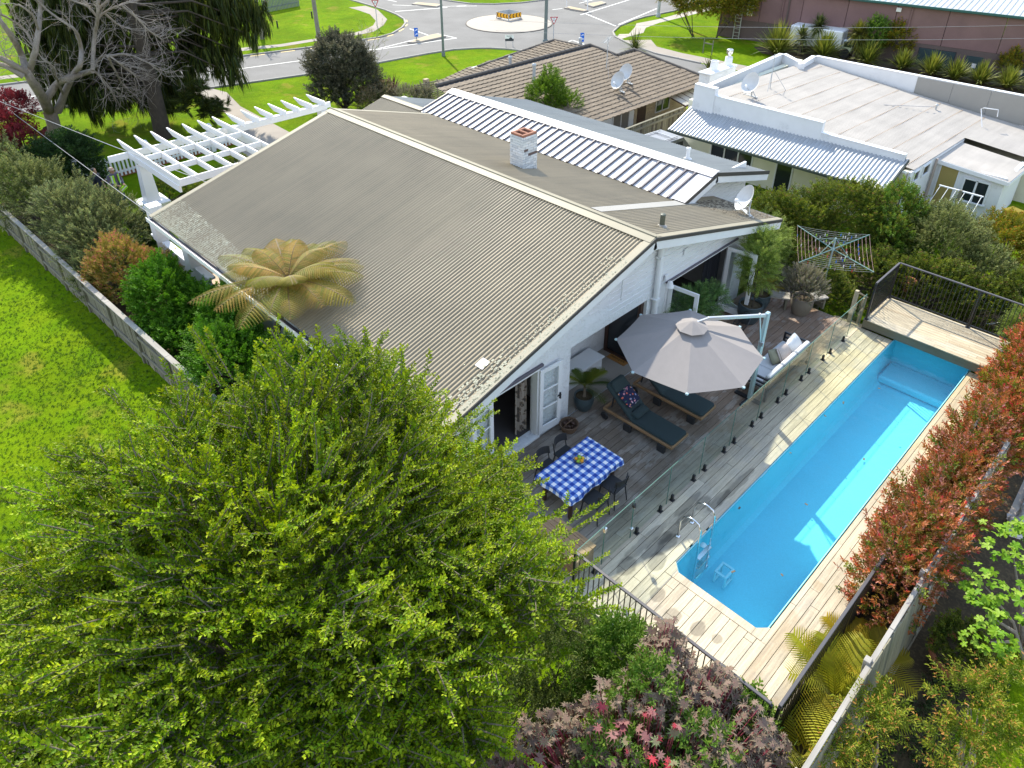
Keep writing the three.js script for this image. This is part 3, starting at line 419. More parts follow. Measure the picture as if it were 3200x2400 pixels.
  for (let i = 0; i < 26; i++) { const y0 = -0.6 + i * 0.16, y1 = y0 + 0.152; let a = Math.max(16.6, y1 > Y0 - 0.1 ? X0 + (y1 - Y0 + 0.1) / 0.267 : 16.6), c = Math.min(21.55, X1 + (Y1 - 0.1 - y1) / 0.2687); if (c - a < 0.1) break; const b = new GB(); b.uo = [rr(0, 5), rr(0, 5)]; b.obox(V((a + c) / 2, (y0 + y1) / 2, zw), [V(1, 0, 0), V(0, 1, 0.08).normalize(), V(0, -0.08, 1).normalize()], [(c - a) / 2, 0.079, 0.011], 0.004); part(house, 'weatherboard', b, M.white); }
  const w2 = new GB(); w2.box(21.5, -0.6, ZF + 1.2, 21.62, 2.6, zw); w2.box(16.7, -0.6, zw - 0.1, 21.5, 3.0, zw - 0.03); part(house, 'wall', w2, M.white);
  const vp = new GB(); vp.lathe(V(19.75, Y1 - 1.0 * 0.2687, -11.9), [[0.14, -0.02], [0.13, 0.02], [0.06, 0.06], [0.06, 0.32], [0.075, 0.32], [0.075, 0.38], [0.02, 0.40]], 14); const v = solo('vent_pipe', vp, M.whiteClean, 'white vent pipe on the grey corrugated slope', 'vent pipe');
}
{ // third small gable at the street end
  const rx = 17.38, ry = 3.02, zb = -24.9; const r = part(house, 'roof', corr(13.6, ry - 3.78 * SL, rx, ry, zb, FZ - 0.05, 0.098, 0.018, 6, 3), M.roofBrown); part(r, 'roof_slope', corr(rx, ry, 20.6, ry - 3.22 * SL, zb, FZ - 0.6, 0.098, 0.018, 6, 3), M.roofGrey);
  const c = new GB(); c.slab([V(rx - 0.16, ry + 0.0, zb), V(rx, ry + 0.05, zb), V(rx, ry + 0.05, FZ - 0.06), V(rx - 0.16, ry + 0.0, FZ - 0.06)], V(0, 0.01, 0)); c.slab([V(rx, ry + 0.05, zb), V(rx + 0.16, ry, zb), V(rx + 0.16, ry, FZ - 0.5), V(rx, ry + 0.05, FZ - 0.5)], V(0, 0.01, 0)); part(r, 'ridge_cap', c, M.roofCap);
  const b = new GB(); b.slab([V(14.1, -0.6, zb + 0.4), V(20.2, -0.6, zb + 0.4), V(20.2, ry - 2.95 * SL, zb + 0.4), V(rx, ry - 0.1, zb + 0.4), V(14.1, ry - 3.4 * SL, zb + 0.4)], V(0, 0, 0.1)); part(house, 'wall', b, M.white);
}
{ // ---- walls. Gable end facing the pool deck, plane z = WZ, with three openings
  const DL = [8.10, 9.56, 0.1, 2.05], RC = [10.65, 13.58, 0.0, 2.04], DR = [14.42, 17.74, 0.06, 2.2];
  const sp = 1.95, b = new GB(), t = -0.22, E = V(0, 0, t);
  const rect = (x0, x1, y0, y1) => b.slab([V(x0, y0, WZ), V(x1, y0, WZ), V(x1, y1, WZ), V(x0, y1, WZ)], E);
  const lowTop = 2.28;
  rect(7.12, DL[0], -0.6, lowTop); rect(DL[0], DL[1], -0.6, DL[2]); rect(DL[0], DL[1], DL[3], lowTop); rect(DL[1], RC[0], -0.6, lowTop); rect(RC[0], RC[1], -0.6, -0.02); rect(RC[0], RC[1], RC[3], lowTop); rect(RC[1], DR[0], -0.6, lowTop); rect(DR[0], DR[1], -0.6, DR[2]); rect(DR[0], DR[1], DR[3], lowTop); rect(DR[1], 18.5, -0.6, lowTop);
  // above: stucco part to the left, weatherboards to the right
  const q = x => roofY(x) - 0.12;
  b.slab([V(7.12, lowTop, WZ), V(12.0, lowTop, WZ), V(12.0, 2.84, WZ), V(10.2, 2.84, WZ), V(8.4, q(8.4), WZ), V(7.12, q(7.12), WZ)], E);
  part(house, 'stucco_wall', b, M.whiteWall);
  seed(21); for (let i = 0; i < 14; i++) { const y0 = lowTop + i * 0.155, y1 = y0 + 0.148; let a = y1 < 2.85 ? 12.0 : RX - (4.08 - y1) / SL, c = Math.min(18.5, RX + (4.08 - y1) / SL); if (i * 0.155 + lowTop > 2.84) a = Math.max(a, 8.0); if (c - a < 0.1) break; const g = new GB(); g.uo = [rr(0, 5), rr(0, 5)]; g.obox(V((a + c) / 2, (y0 + y1) / 2, WZ - 0.02), [V(1, 0, 0), V(0, 1, 0.09).normalize(), V(0, -0.09, 1).normalize()], [(c - a) / 2, 0.078, 0.012], 0.004); part(house, 'weatherboard', g, M.white); }
  const bk = new GB(); bk.slab([V(7.3, 2.2, WZ - 0.1), V(18.4, 2.2, WZ - 0.1), V(18.4, q(18.4) - 0.05, WZ - 0.1), V(RX, q(RX) - 0.06, WZ - 0.1), V(7.3, q(7.3) - 0.05, WZ - 0.1)], V(0, 0, -0.08)); part(house, 'wall_lining', bk, M.white);
  // left and right side walls, street end
  const sw = new GB(); sw.box(7.12, -0.6, -19.4, 7.32, 2.5, WZ - 0.22); sw.box(18.3, -0.6, -10.7, 18.5, 2.6, WZ - 0.22); sw.box(7.12, -0.6, -19.5, 11, 2.6, -19.3); sw.box(11.0, -0.6, -21.4, 11.2, 2.9, -19.5); sw.box(11.2, -0.6, -21.4, 18.4, 3.0, -21.2); part(house, 'wall', sw, M.white);
  // rooms behind the openings
  const room = (x0, x1, z1, y0, y1, fl) => { const r = new GB(); r.box(x0 - 0.1, y0, z1 - 0.1, x1 + 0.1, y1, z1); r.box(x0 - 0.1, y0, z1, x0, y1, WZ - 0.23); r.box(x1, y0, z1, x1 + 0.1, y1, WZ - 0.23); r.box(x0, y1, z1, x1, y1 + 0.05, WZ - 0.23); part(house, 'room_wall', r, M.interior); const f = new GB(); f.box(x0, y0 - 0.05, z1, x1, y0 + 0.01, WZ - 0.01); part(house, 'room_floor', f, fl); const k = new GB(); k.box(x0, y0 + 0.01, z1, x1, y0 + 0.12, z1 + 0.02); k.box(x0, y0 + 0.01, z1 + 0.02, x0 + 0.02, y0 + 0.12, WZ - 0.25); part(house, 'skirting', k, M.white); };
  room(7.5, 10.45, -12.4, 0.08, 2.15, M.carpet); room(13.95, 18.2, -12.4, 0.04, 2.3, M.carpet);
  // entry porch recess: floor, back wall, left wall, right wall with the dark framed door
  const pr = new GB(); pr.box(10.55, -0.02, -10.1, 13.75, 2.2, -9.98); pr.box(10.55, -0.02, -9.98, 10.65, 2.2, WZ - 0.22); pr.box(13.58, -0.02, -9.98, 13.75, 2.2, WZ - 0.22); pr.box(10.65, 2.1, -9.98, 13.58, 2.2, WZ - 0.22); part(house, 'porch_wall', pr, M.whiteWall);
  const pf = new GB(); pf.box(10.65, -0.08, -9.98, 13.58, -0.004, WZ - 0.01); part(house, 'porch_floor', pf, M.path);
  const dr = part(house, 'front_door', new GB().box(13.50, 0.02, -9.88, 13.56, 2.0, -8.95, 0.005), M.darkGlass); const df = new GB(); for (const z of [-9.92, -8.93]) df.box(13.46, 0.0, z - 0.05, 13.575, 2.04, z + 0.05, 0.008); df.box(13.46, 1.98, -9.92, 13.575, 2.05, -8.93, 0.008); df.box(13.40, 0.0, -9.92, 13.57, 0.03, -8.93, 0.008); part(dr, 'frame', df, M.darkWood);
  // pipe, lamp, vent plate, corner trims
  const dp = new GB(); dp.tube([V(13.8, 3.72, -8.70), V(13.8, 0.0, -8.70)], 0.075, 12); part(house, 'downpipe', dp, M.white); const cb = new GB(); for (const y of [0.6, 2.0, 3.2]) cb.box(13.70, y, -8.8, 13.90, y + 0.05, -8.62, 0.008); part(house, 'pipe_bracket', cb, M.white);
  const lm = new GB(); lm.box(14.2, 2.36, -8.78, 14.32, 2.52, -8.72, 0.01); lm.lathe(V(14.26, 2.22, -8.62), [[0.11, 0], [0.10, 0.02], [0.055, 0.15], [0.02, 0.18]], 14); part(house, 'wall_lamp', lm, M.white);
  const vt = new GB(); vt.box(15.0, 2.78, -8.79, 15.2, 2.96, -8.765, 0.006); part(house, 'vent_plate', vt, M.white); const ch = new GB(); ch.tube([...Array(14)].map((_, i) => V(12.35 + 0.01 * Math.sin(i), 3.25 - i * 0.05, -8.74)), 0.008, 5); part(house, 'rain_chain', ch, M.zinc);
  // French door on the left: frame, two leaves folded back, sill, head trim
  const fr = new GB(); fr.box(DL[0] - 0.05, DL[2], WZ - 0.14, DL[0] + 0.04, DL[3], WZ + 0.03, 0.006); fr.box(DL[1] - 0.04, DL[2], WZ - 0.14, DL[1] + 0.05, DL[3], WZ + 0.03, 0.006); fr.box(DL[0] + 0.04, DL[3] - 0.06, WZ - 0.14, DL[1] - 0.04, DL[3], WZ + 0.03, 0.006); fr.box(DL[0] - 0.05, DL[2] - 0.08, WZ - 0.2, DL[1] + 0.05, DL[2] - 0.005, WZ + 0.06, 0.01); part(house, 'door_frame', fr, M.white);
  const hd = new GB(); hd.box(DL[0] - 0.1, DL[3] + 0.02, WZ, DL[1] + 0.12, DL[3] + 0.09, WZ + 0.07, 0.01); part(house, 'head_flashing', hd, M.gutter);
  function leaf(hx, hz, dirx, dirz, w, y0, y1, bars, nm = 'door') { const ax = V(dirx, 0, dirz).normalize(), n = ax.clone().cross(V(0, 1, 0)), h = (y1 - y0) / 2; const b = new GB(), o = (u, v, hu, hv, ht = 0.02) => b.obox(V(hx, (y0 + y1) / 2 + v, hz).addScaledVector(ax, u), [ax, V(0, 1, 0), n], [hu, hv, ht], 0.004);
    const s = 0.055; o(s, 0, s, h); o(w - s, 0, s, h); o(w / 2, h - s, w / 2 - 2 * s, s); o(w / 2, -h + 0.1, w / 2 - 2 * s, 0.1); for (let i = 1; i < bars; i++) o(w / 2, -h + 0.2 + i * (2 * h - 0.31) / bars, w / 2 - 2 * s, 0.016, 0.014);
    const d = part(house, nm, b, M.white); for (let i = 0; i < bars; i++) { const g = new GB(); const a0 = -h + 0.2 + i * (2 * h - 0.31) / bars + 0.016, a1 = -h + 0.2 + (i + 1) * (2 * h - 0.31) / bars - 0.016; const c = V(hx, (y0 + y1) / 2 + (a0 + a1) / 2, hz).addScaledVector(ax, w / 2); const e = (u, v) => c.clone().addScaledVector(ax, u).add(V(0, v, 0)); const hw = w / 2 - 2 * s, hv = (a1 - a0) / 2; g.quad(e(-hw, -hv), e(hw, -hv), e(hw, hv), e(-hw, hv), [0, 0], [1, 0], [1, 1], [0, 1]); part(d, 'pane', g, M.pane); }
    const k = new GB(); k.obox(V(hx, (y0 + y1) / 2 - 0.05, hz).addScaledVector(ax, w - 0.05).addScaledVector(n, 0.03), [ax, V(0, 1, 0), n], [0.02, 0.09, 0.03], 0.01); k.obox(V(hx, (y0 + y1) / 2 - 0.02, hz).addScaledVector(ax, w - 0.09).addScaledVector(n, 0.05), [ax, V(0, 1, 0), n], [0.06, 0.012, 0.012], 0.004); part(d, 'handle', k, M.black); return d; }
  leaf(9.40 + 0.16, WZ + 0.06, 1, 0.10, 0.66, 0.14, 2.0, 3); leaf(8.12, WZ + 0.06, -1, 0.12, 0.66, 0.14, 2.0, 3);
  // bifold on the right: frame and leaves standing out from the wall
  const f2 = new GB(); f2.box(DR[0] - 0.05, DR[2], WZ - 0.14, DR[0] + 0.05, DR[3], WZ + 0.02, 0.006); f2.box(DR[1] - 0.05, DR[2], WZ - 0.14, DR[1] + 0.05, DR[3], WZ + 0.02, 0.006); f2.box(DR[0] + 0.05, DR[3] - 0.05, WZ - 0.14, DR[1] - 0.05, DR[3], WZ + 0.02, 0.006); f2.box(DR[0], DR[2] - 0.06, WZ - 0.2, DR[1], DR[2] + 0.02, WZ + 0.1, 0.01); part(house, 'door_frame', f2, M.white);
  const h3 = new GB(); h3.box(DR[0] - 0.1, DR[3] + 0.02, WZ, DR[1] + 0.1, DR[3] + 0.07, WZ + 0.06, 0.01); part(house, 'head_flashing', h3, M.gutter);
  leaf(17.70, WZ + 0.03, -0.24, 0.86, 0.88, 0.08, 2.16, 1, 'bifold_door'); leaf(17.34, WZ + 0.03, 0.10, 0.86, 0.86, 0.08, 2.16, 1, 'bifold_door'); leaf(14.47, WZ + 0.03, 0.08, 0.86, 0.86, 0.08, 2.16, 1, 'bifold_door');
  // curtains
  mat('curtainDark', [0.016, 0.018, 0.024], { r: 0.95, t: T.weave }); mat('curtainPrint', [0.42, 0.38, 0.34], { r: 0.95, t: tex(256, 0.7, (u, v) => { const a = fb(u, v, 8, 8, 301, 4); return a > 0.52 ? [0.85, 0.82, 0.78] : a > 0.42 ? [0.45, 0.36, 0.28] : [0.2, 0.2, 0.2]; }) });
  const drape = (x0, x1, z, y0, y1, n, m) => { const b = new GB(); const P = (i, y) => V(x0 + (x1 - x0) * i / n, y, z + 0.05 * Math.sin(i * 1.9) + 0.01 * Math.sin(i * 5 + y)); for (let i = 0; i < n; i++) b.quad(P(i, y0), P(i + 1, y0), P(i + 1, y1), P(i, y1), [i * 0.05, y0], [i * 0.05 + 0.05, y0], [i * 0.05 + 0.05, y1], [i * 0.05, y1]); part(house, 'curtain', b, m); };
  drape(16.75, 17.6, WZ - 0.32, 0.08, 2.2, 26, M.curtainDark); drape(9.18, 9.5, WZ - 0.34, 0.12, 2.08, 14, M.curtainPrint); drape(14.0, 14.4, WZ - 0.34, 0.08, 2.2, 14, M.curtainDark);
  const iw = new GB(); iw.box(15.0, 0.75, -12.4, 17.2, 2.0, -12.37, 0.004); part(house, 'inner_window', iw, M.whiteClean);
  // veranda on the left: panelled wall, balustrade, post
  const vw = new GB(); seed(31); for (let i = 0; i < 31; i++) { const z = -23.15 + i * 0.125; const b = new GB(); b.uo = [rr(0, 5), rr(0, 5)]; b.box(6.78, -0.6, z, 6.83, 1.08, z + 0.12, 0.006); part(house, 'veranda_board', b, M.white); }
  vw.box(6.70, 1.08, -23.25, 6.93, 1.16, -19.2, 0.01); part(house, 'veranda_rail', vw, M.white); for (const z of [-22.6, -20.3]) { const p = new GB(); p.slab([V(6.62, 1.16, z - 0.2), V(7.0, 1.16, z - 0.2), V(7.0, 1.16, z + 0.2), V(6.62, 1.16, z + 0.2)], V(0, 1.2, 0)); part(house, 'veranda_post', p, M.white); }
  for (let i = 0; i < 16; i++) { const b = new GB(); b.box(7.5, 0.4, -22.2 + i * 0.12, 7.54, 1.3, -22.15 + i * 0.12, 0.004); part(house, 'baluster', b, M.white); } const vr = new GB(); vr.box(7.46, 1.3, -22.4, 7.58, 1.36, -20.2, 0.008); part(house, 'veranda_rail', vr, M.white); const vf = new GB(); vf.box(6.83, 0.0, -23.1, 11.0, 0.06, -19.5); part(house, 'veranda_floor', vf, M.teak);
}
{ // chimney: painted bricks laid one by one round two flues
  const t = thing('chimney', 'white painted brick chimney with flaking paint and two flues', 'chimney', null, [14.81, 3.55, -14.42]);
  const wx = 0.30, wz = 0.27, bh = 0.075, bl = 0.22; seed(41);
  mat('brickA', [0.62, 0.65, 0.66], { r: 0.85, t: T.paint }); mat('brickB', [0.55, 0.58, 0.60], { r: 0.9, t: T.speck }); mat('brickC', [0.68, 0.70, 0.70], { r: 0.85, t: T.paint }); mat('brickBare', [0.14, 0.10, 0.09], { r: 0.95, t: T.speck }); mat('brickRed', [0.33, 0.15, 0.095], { r: 0.9, t: T.speck });
  const core = new GB(); core.box(-wx + 0.02, -0.4, -wz + 0.02, wx - 0.02, 1.12, wz - 0.02); part(t, 'mortar', core, M.brickB);
  const rows = 16; for (let r = 0; r < rows; r++) { const y = -0.05 + r * bh, off = (r % 2) * bl / 2; for (const [face, L] of [[0, wx], [1, wz], [2, wx], [3, wz]]) for (let s = -L - off; s < L; s += bl) { const a = Math.max(-L, s + 0.004), c = Math.min(L, s + bl - 0.004); if (c - a < 0.03) continue; const b = new GB(); b.uo = [rr(0, 3), rr(0, 3)]; const d = rr(-0.004, 0.006), y1 = y + bh - 0.007; if (face === 0) b.box(a, y, wz - 0.05, c, y1, wz + d, 0.006); if (face === 2) b.box(a, y, -wz - d, c, y1, -wz + 0.05, 0.006); if (face === 1) b.box(wx - 0.05, y, a, wx + d, y1, c, 0.006); if (face === 3) b.box(-wx - d, y, a, -wx + 0.05, y1, c, 0.006);
    const k = rnd(); part(t, 'brick', b, (face === 0 && r === 8 && a > -0.1) || k < 0.035 ? M.brickBare : k < 0.35 ? M.brickB : k < 0.7 ? M.brickA : M.brickC); } }
  const tp = new GB(); for (const [x0, z0, x1, z1] of [[-0.29, -0.26, 0.29, -0.16], [-0.29, 0.16, 0.29, 0.26], [-0.29, -0.16, -0.2, 0.16], [0.2, -0.16, 0.29, 0.16], [-0.04, -0.16, 0.04, 0.16]]) tp.box(x0 + 0.003, 1.13, z0 + 0.003, x1 - 0.003, 1.21, z1 - 0.003, 0.01); part(t, 'flue_top', tp, M.brickRed); const fi = new GB(); fi.box(-0.2, 1.05, -0.16, 0.2, 1.132, 0.16); part(t, 'flue', fi, M.blackMatt);
  const fl = new GB(); fl.obox(V(0.1, -0.06 + 0.09, 0.36), [V(1, -SL, 0).normalize(), V(SL, 1, 0).normalize(), V(0, 0, 1)], [0.46, 0.006, 0.1], 0.002); part(t, 'flashing', fl, M.flashing); const ld = new GB(); ld.box(-0.31, -0.2, -0.28, 0.31, 0.05, 0.285, 0.004); part(t, 'lead_apron', ld, M.roofEdge);
}
{ const b = new GB(), y = roofY(14.08); const t = thing('roof_vent', 'dark green vent pipe on the brown roof near the gable', 'vent pipe', null, [14.08, y, -8.95]); b.lathe(V(0, 0, 0), [[0.065, -0.02], [0.065, 0.30], [0.07, 0.31], [0.06, 0.33], [0, 0.335]], 16); mat('ventGreen', [0.075, 0.085, 0.065], { r: 0.5 }); part(t, 'pipe', b, M.ventGreen); const f = new GB(); f.lathe(V(0, 0.0, 0), [[0.14, -0.03], [0.13, 0.0], [0.08, 0.03], [0.07, 0.06]], 16); part(t, 'collar', f, M.flashing); }
function dish(label, pos, r, az, m, el = 0.5) { const t = thing('satellite_dish', label, 'satellite dish', 'satellite dishes on the roofs', pos); delete t.userData.group; t.rotation.y = az; const b = new GB(); const prof = [...Array(8)].map((_, i) => { const q = r * i / 7; return [q, q * q / (r * 2.2)]; }); const L = new THREE.LatheGeometry(prof.map(p => new THREE.Vector2(p[0] + 1e-4, p[1])), 28); L.rotateX(Math.PI / 2 - el); L.scale(0.88, 1, 1); L.translate(0, r * 1.15, 0.05); b.add(L); part(t, 'reflector', b, m);
  const p = new GB(); p.tube([V(0, 0, 0), V(0, r * 1.1, -0.02)], 0.03, 8); p.tube([V(-0.3, 0.0, 0.28), V(0, r * 0.6, 0)], 0.018, 6); p.tube([V(0.34, 0, 0.1), V(0, r * 0.6, 0)], 0.018, 6); p.box(-0.3, -0.02, -0.06, 0.3, 0.02, 0.06); part(t, 'stand', p, M.zinc);
  const a = new GB(); const tip = V(0, r * 1.1, r * 1.05); a.tube([V(0, r * 0.35, 0.05), tip], 0.015, 6); part(t, 'arm', a, M.zinc); const l = new GB(); l.lathe(tip.clone().add(V(0, -0.04, 0)), [[0.05, 0], [0.055, 0.05], [0.05, 0.1], [0, 0.11]], 10); part(t, 'receiver', l, M.whiteClean); return t; }
mat('dishWhite', [0.66, 0.67, 0.66], { r: 0.5, t: T.speck });
dish('large white satellite dish at the corner of the brown roof', [18.6, roofY(18.6) + 0.02, -8.98], 0.40, -2.2, M.dishWhite);
{ // overhead service wires to the roof corner
  const w = (a, b, sag) => { const g = new GB(); g.tube([...Array(15)].map((_, i) => { const t = i / 14, p = a.clone().lerp(b, t); p.y -= sag * 4 * t * (1 - t); return p; }), 0.011, 5); return g; };
  solo('service_wire', w(V(7.4, 0.9, -60), V(6.45, 2.4, -21.6), 0.1), M.wire, 'thin grey service wire running to the left roof corner', 'wire'); solo('service_wire', w(V(2.9, 3.1, -57), V(8.3, 2.9, -21.75), 0.15), M.wire, 'thin grey service wire running to the far roof edge above the shrubs', 'wire'); }

// pool deck
const DX0 = 6.95, DX1 = 19.5, DZ0 = -8.78, DZ1 = -1.62, PIT = 0.178;
{ const deck = struct('pool_deck', null, null, 'timber deck of long boards round the pool and along the house');
  // one colour map in metres over the whole deck: grain, board tones, wet prints and stains
  const W = 2048, Hh = 1152, SX = 13.4, SZ = 7.6;
  const blots = [[9.6, -4.95, 0.55, 0.1], [10.1, -5.0, 0.35, 0.13], [10.6, -4.95, 0.3, 0.12], [10.9, -4.75, 0.4, 0.1], [11.6, -4.7, 0.75, 0.09], [9.2, -4.85, 0.35, 0.14], [8.7, -4.75, 0.25, 0.16], [8.1, -4.3, 0.16, 0.13], [7.9, -3.85, 0.2, 0.16], [8.05, -3.4, 0.17, 0.12], [8.1, -3.05, 0.10, 0.09], [8.9, -5.2, 0.7, 0.12], [9.0, -4.98, 0.5, 0.12], [8.2, -5.1, 0.28, 0.16], [7.6, -5.05, 0.3, 0.15], [10.35, -5.15, 0.5, 0.08]];
  const dt = tex(W, 1, (u, v) => { const x = 6.6 + u * SX, z = -8.9 + v * SZ; const row = Math.floor((z + 8.78) / PIT), pl = Math.floor((x + h2(row, 3, 9) * 4) / 4.2);
    const g = fb(u + h2(row, pl, 1), v, 40, 420, 401 + (row & 3), 3), l = fb(u, v, 13, 7, 411, 5), tone = h2(row, pl, 5), sp = vn(u, v, 700, 400, 13);
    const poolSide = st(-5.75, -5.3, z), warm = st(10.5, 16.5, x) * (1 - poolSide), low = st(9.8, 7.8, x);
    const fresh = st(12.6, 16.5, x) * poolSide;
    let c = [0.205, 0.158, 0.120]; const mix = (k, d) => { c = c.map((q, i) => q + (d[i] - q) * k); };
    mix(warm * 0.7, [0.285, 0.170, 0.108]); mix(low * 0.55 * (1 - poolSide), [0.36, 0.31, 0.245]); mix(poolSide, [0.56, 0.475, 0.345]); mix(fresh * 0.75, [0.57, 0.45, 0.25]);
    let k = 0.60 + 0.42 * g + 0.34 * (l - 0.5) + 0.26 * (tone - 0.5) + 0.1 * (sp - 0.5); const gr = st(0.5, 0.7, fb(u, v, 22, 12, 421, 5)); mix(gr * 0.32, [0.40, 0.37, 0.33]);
    const ws = st(0.60, 0.67, fb(u, v, 30, 40, 431, 4)) * (1 - poolSide) * 0.3; mix(ws, [0.50, 0.46, 0.42]);
    for (const [bx, bz, rx, rz] of blots) { const wob = 0.28 * (fb(u, v, 60, 36, 441, 3) - 0.5) * 2, d = Math.hypot((x - bx) / rx, (z - bz) / rz) + wob; if (d < 1.15) mix(st(1.12, 0.85, d) * 0.62, c.map(q => q * 0.36)); }
    if (z > -2.4 && x < 10.5) { const r = st(0.5, 0.62, fb(u, v, 16, 12, 451, 4)); mix(r * 0.35, [0.42, 0.28, 0.14]); }
    return c.map(q => q * k); }, Hh);
  dt.repeat.set(1, 1);
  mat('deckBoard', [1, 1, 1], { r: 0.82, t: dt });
  const UV = g => { const P = g.attributes.position, U = g.attributes.uv; for (let i = 0; i < P.count; i++) U.setXY(i, (P.getX(i) - 6.6) / SX, (P.getZ(i) + 8.9) / SZ); return g; };
  const boardG = (x0, x1, z0, z1, y = 0) => { const b = new GB(); b.box(x0, y - 0.028, z0, x1, y, z1, 0.004); return UV(b.geo()); };
  seed(51); const rows = Math.floor((DZ1 - DZ0) / PIT);
  for (let r = 0; r < rows; r++) { const z0 = DZ0 + r * PIT + 0.004; let z1 = DZ0 + (r + 1) * PIT - 0.004; const edge = z1 < POOL.z0 && z1 > POOL.z0 - 0.1; let cuts = [DX0]; let x = DX0 - rr(0.3, 3.6); while (x < DX1) { x += rr(3.6, 4.8); if (x > DX0 + 0.4 && x < DX1 - 0.4) cuts.push(x); } cuts.push(DX1);
    for (let i = 0; i + 1 < cuts.length; i++) { let segs = [[cuts[i] + 0.002, cuts[i + 1] - 0.002]];
      if (z1 > POOL.z0 - 0.02 && z0 < POOL.z1 + 0.02) segs = segs.flatMap(([a, c]) => { const o = []; if (a < POOL.x0 - 0.17) o.push([a, Math.min(c, POOL.x0 - 0.17)]); const a2 = Math.max(a, POOL.x0 + 0.175), a3 = Math.max(a, POOL.x0 - 0.168); if (c > a2 && z0 < POOL.z0 - 0.1) o.push([a2, c, z0, POOL.z0 - 0.006]); if (c > a3 && z1 > POOL.z1 + 0.03) o.push([a3, c, POOL.z1 + 0.024, z1]); return o; });
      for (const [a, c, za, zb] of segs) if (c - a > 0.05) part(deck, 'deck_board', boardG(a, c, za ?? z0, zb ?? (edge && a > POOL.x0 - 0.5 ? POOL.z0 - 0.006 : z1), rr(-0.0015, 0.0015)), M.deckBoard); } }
  // pool edging boards: near end, both long sides, cut corners
  const cp = (pts) => { const b = new GB(); b.slab(pts.map(([x, z]) => V(x, -0.028, z)), V(0, 0.034, 0)); part(deck, 'pool_edging', UV(b.geo()), M.deckBoard); };
  const P = POOL; cp([[P.x0 - 0.165, P.z0 + 0.17], [P.x0 + 0.0, P.z0 + 0.17], [P.x0 + 0.0, P.z1 - 0.17], [P.x0 - 0.165, P.z1 - 0.17]]);
  cp([[P.x0 - 0.165, P.z0 - 0.02], [P.x0 + 0.17, P.z0 - 0.02], [P.x0 + 0.17, P.z0], [P.x0, P.z0 + 0.165], [P.x0 - 0.165, P.z0 + 0.165]]); cp([[P.x0 - 0.165, P.z1 + 0.02], [P.x0 + 0.17, P.z1 + 0.02], [P.x0 + 0.17, P.z1], [P.x0, P.z1 - 0.165], [P.x0 - 0.165, P.z1 - 0.165]]);
  // framing beneath and edge fascias
  const fa = new GB(); fa.box(DX0 - 0.03, -0.6, DZ0, DX0 - 0.004, -0.005, DZ1, 0.003); fa.box(DX0, -0.24, DZ1 + 0.004, DX1, -0.005, DZ1 + 0.03, 0.003); fa.box(DX1 + 0.002, -0.6, -8.7, DX1 + 0.03, -0.005, -5.5, 0.003); part(deck, 'fascia', fa, M.timber);
  const jo = new GB(); for (let x = 7.2; x < 19.4; x += 0.6) { if (x < POOL.x0 - 0.2) jo.box(x, -0.2, DZ0, x + 0.05, -0.034, DZ1); else { jo.box(x, -0.2, DZ0, x + 0.05, -0.034, POOL.z0 - 0.06); jo.box(x, -0.2, POOL.z1 + 0.06, x + 0.05, -0.034, DZ1); } } part(deck, 'joists', jo, M.timber, 'stuff');
  // raised platform at the far end of the pool
  const pf = struct('raised_platform', null, null, 'pale raised timber platform at the far end of the pool'); const X0 = 19.42, X1 = 21.12, py = 0.35;
  seed(52); for (let i = 0; i < 14; i++) { const x0 = X0 + i * 0.1215 + 0.003, x1 = X0 + (i + 1) * 0.1215 - 0.003; let z = -5.36; while (z < -1.0) { const e = Math.min(-0.95, z + rr(1.6, 3.0)); const b = new GB(); b.uo = [rr(0, 9), rr(0, 9)]; b.box(x0, py - 0.03, z + 0.001, x1, py, e - 0.001, 0.003); part(pf, 'platform_board', b, pick([M.timberPale, M.timberPale, M.plankB, M.plankC])); z = e; } }
  const fz = new GB(); fz.box(X0 + 0.05, 0.06, -5.34, X0 + 0.08, py - 0.032, -0.95, 0.003); fz.box(X0 + 0.05, -0.6, -5.36, X1, py - 0.035, -5.34); fz.box(X1 - 0.03, -0.6, -5.34, X1, py - 0.035, -0.95); part(pf, 'fascia', fz, M.oldTimberB);
}
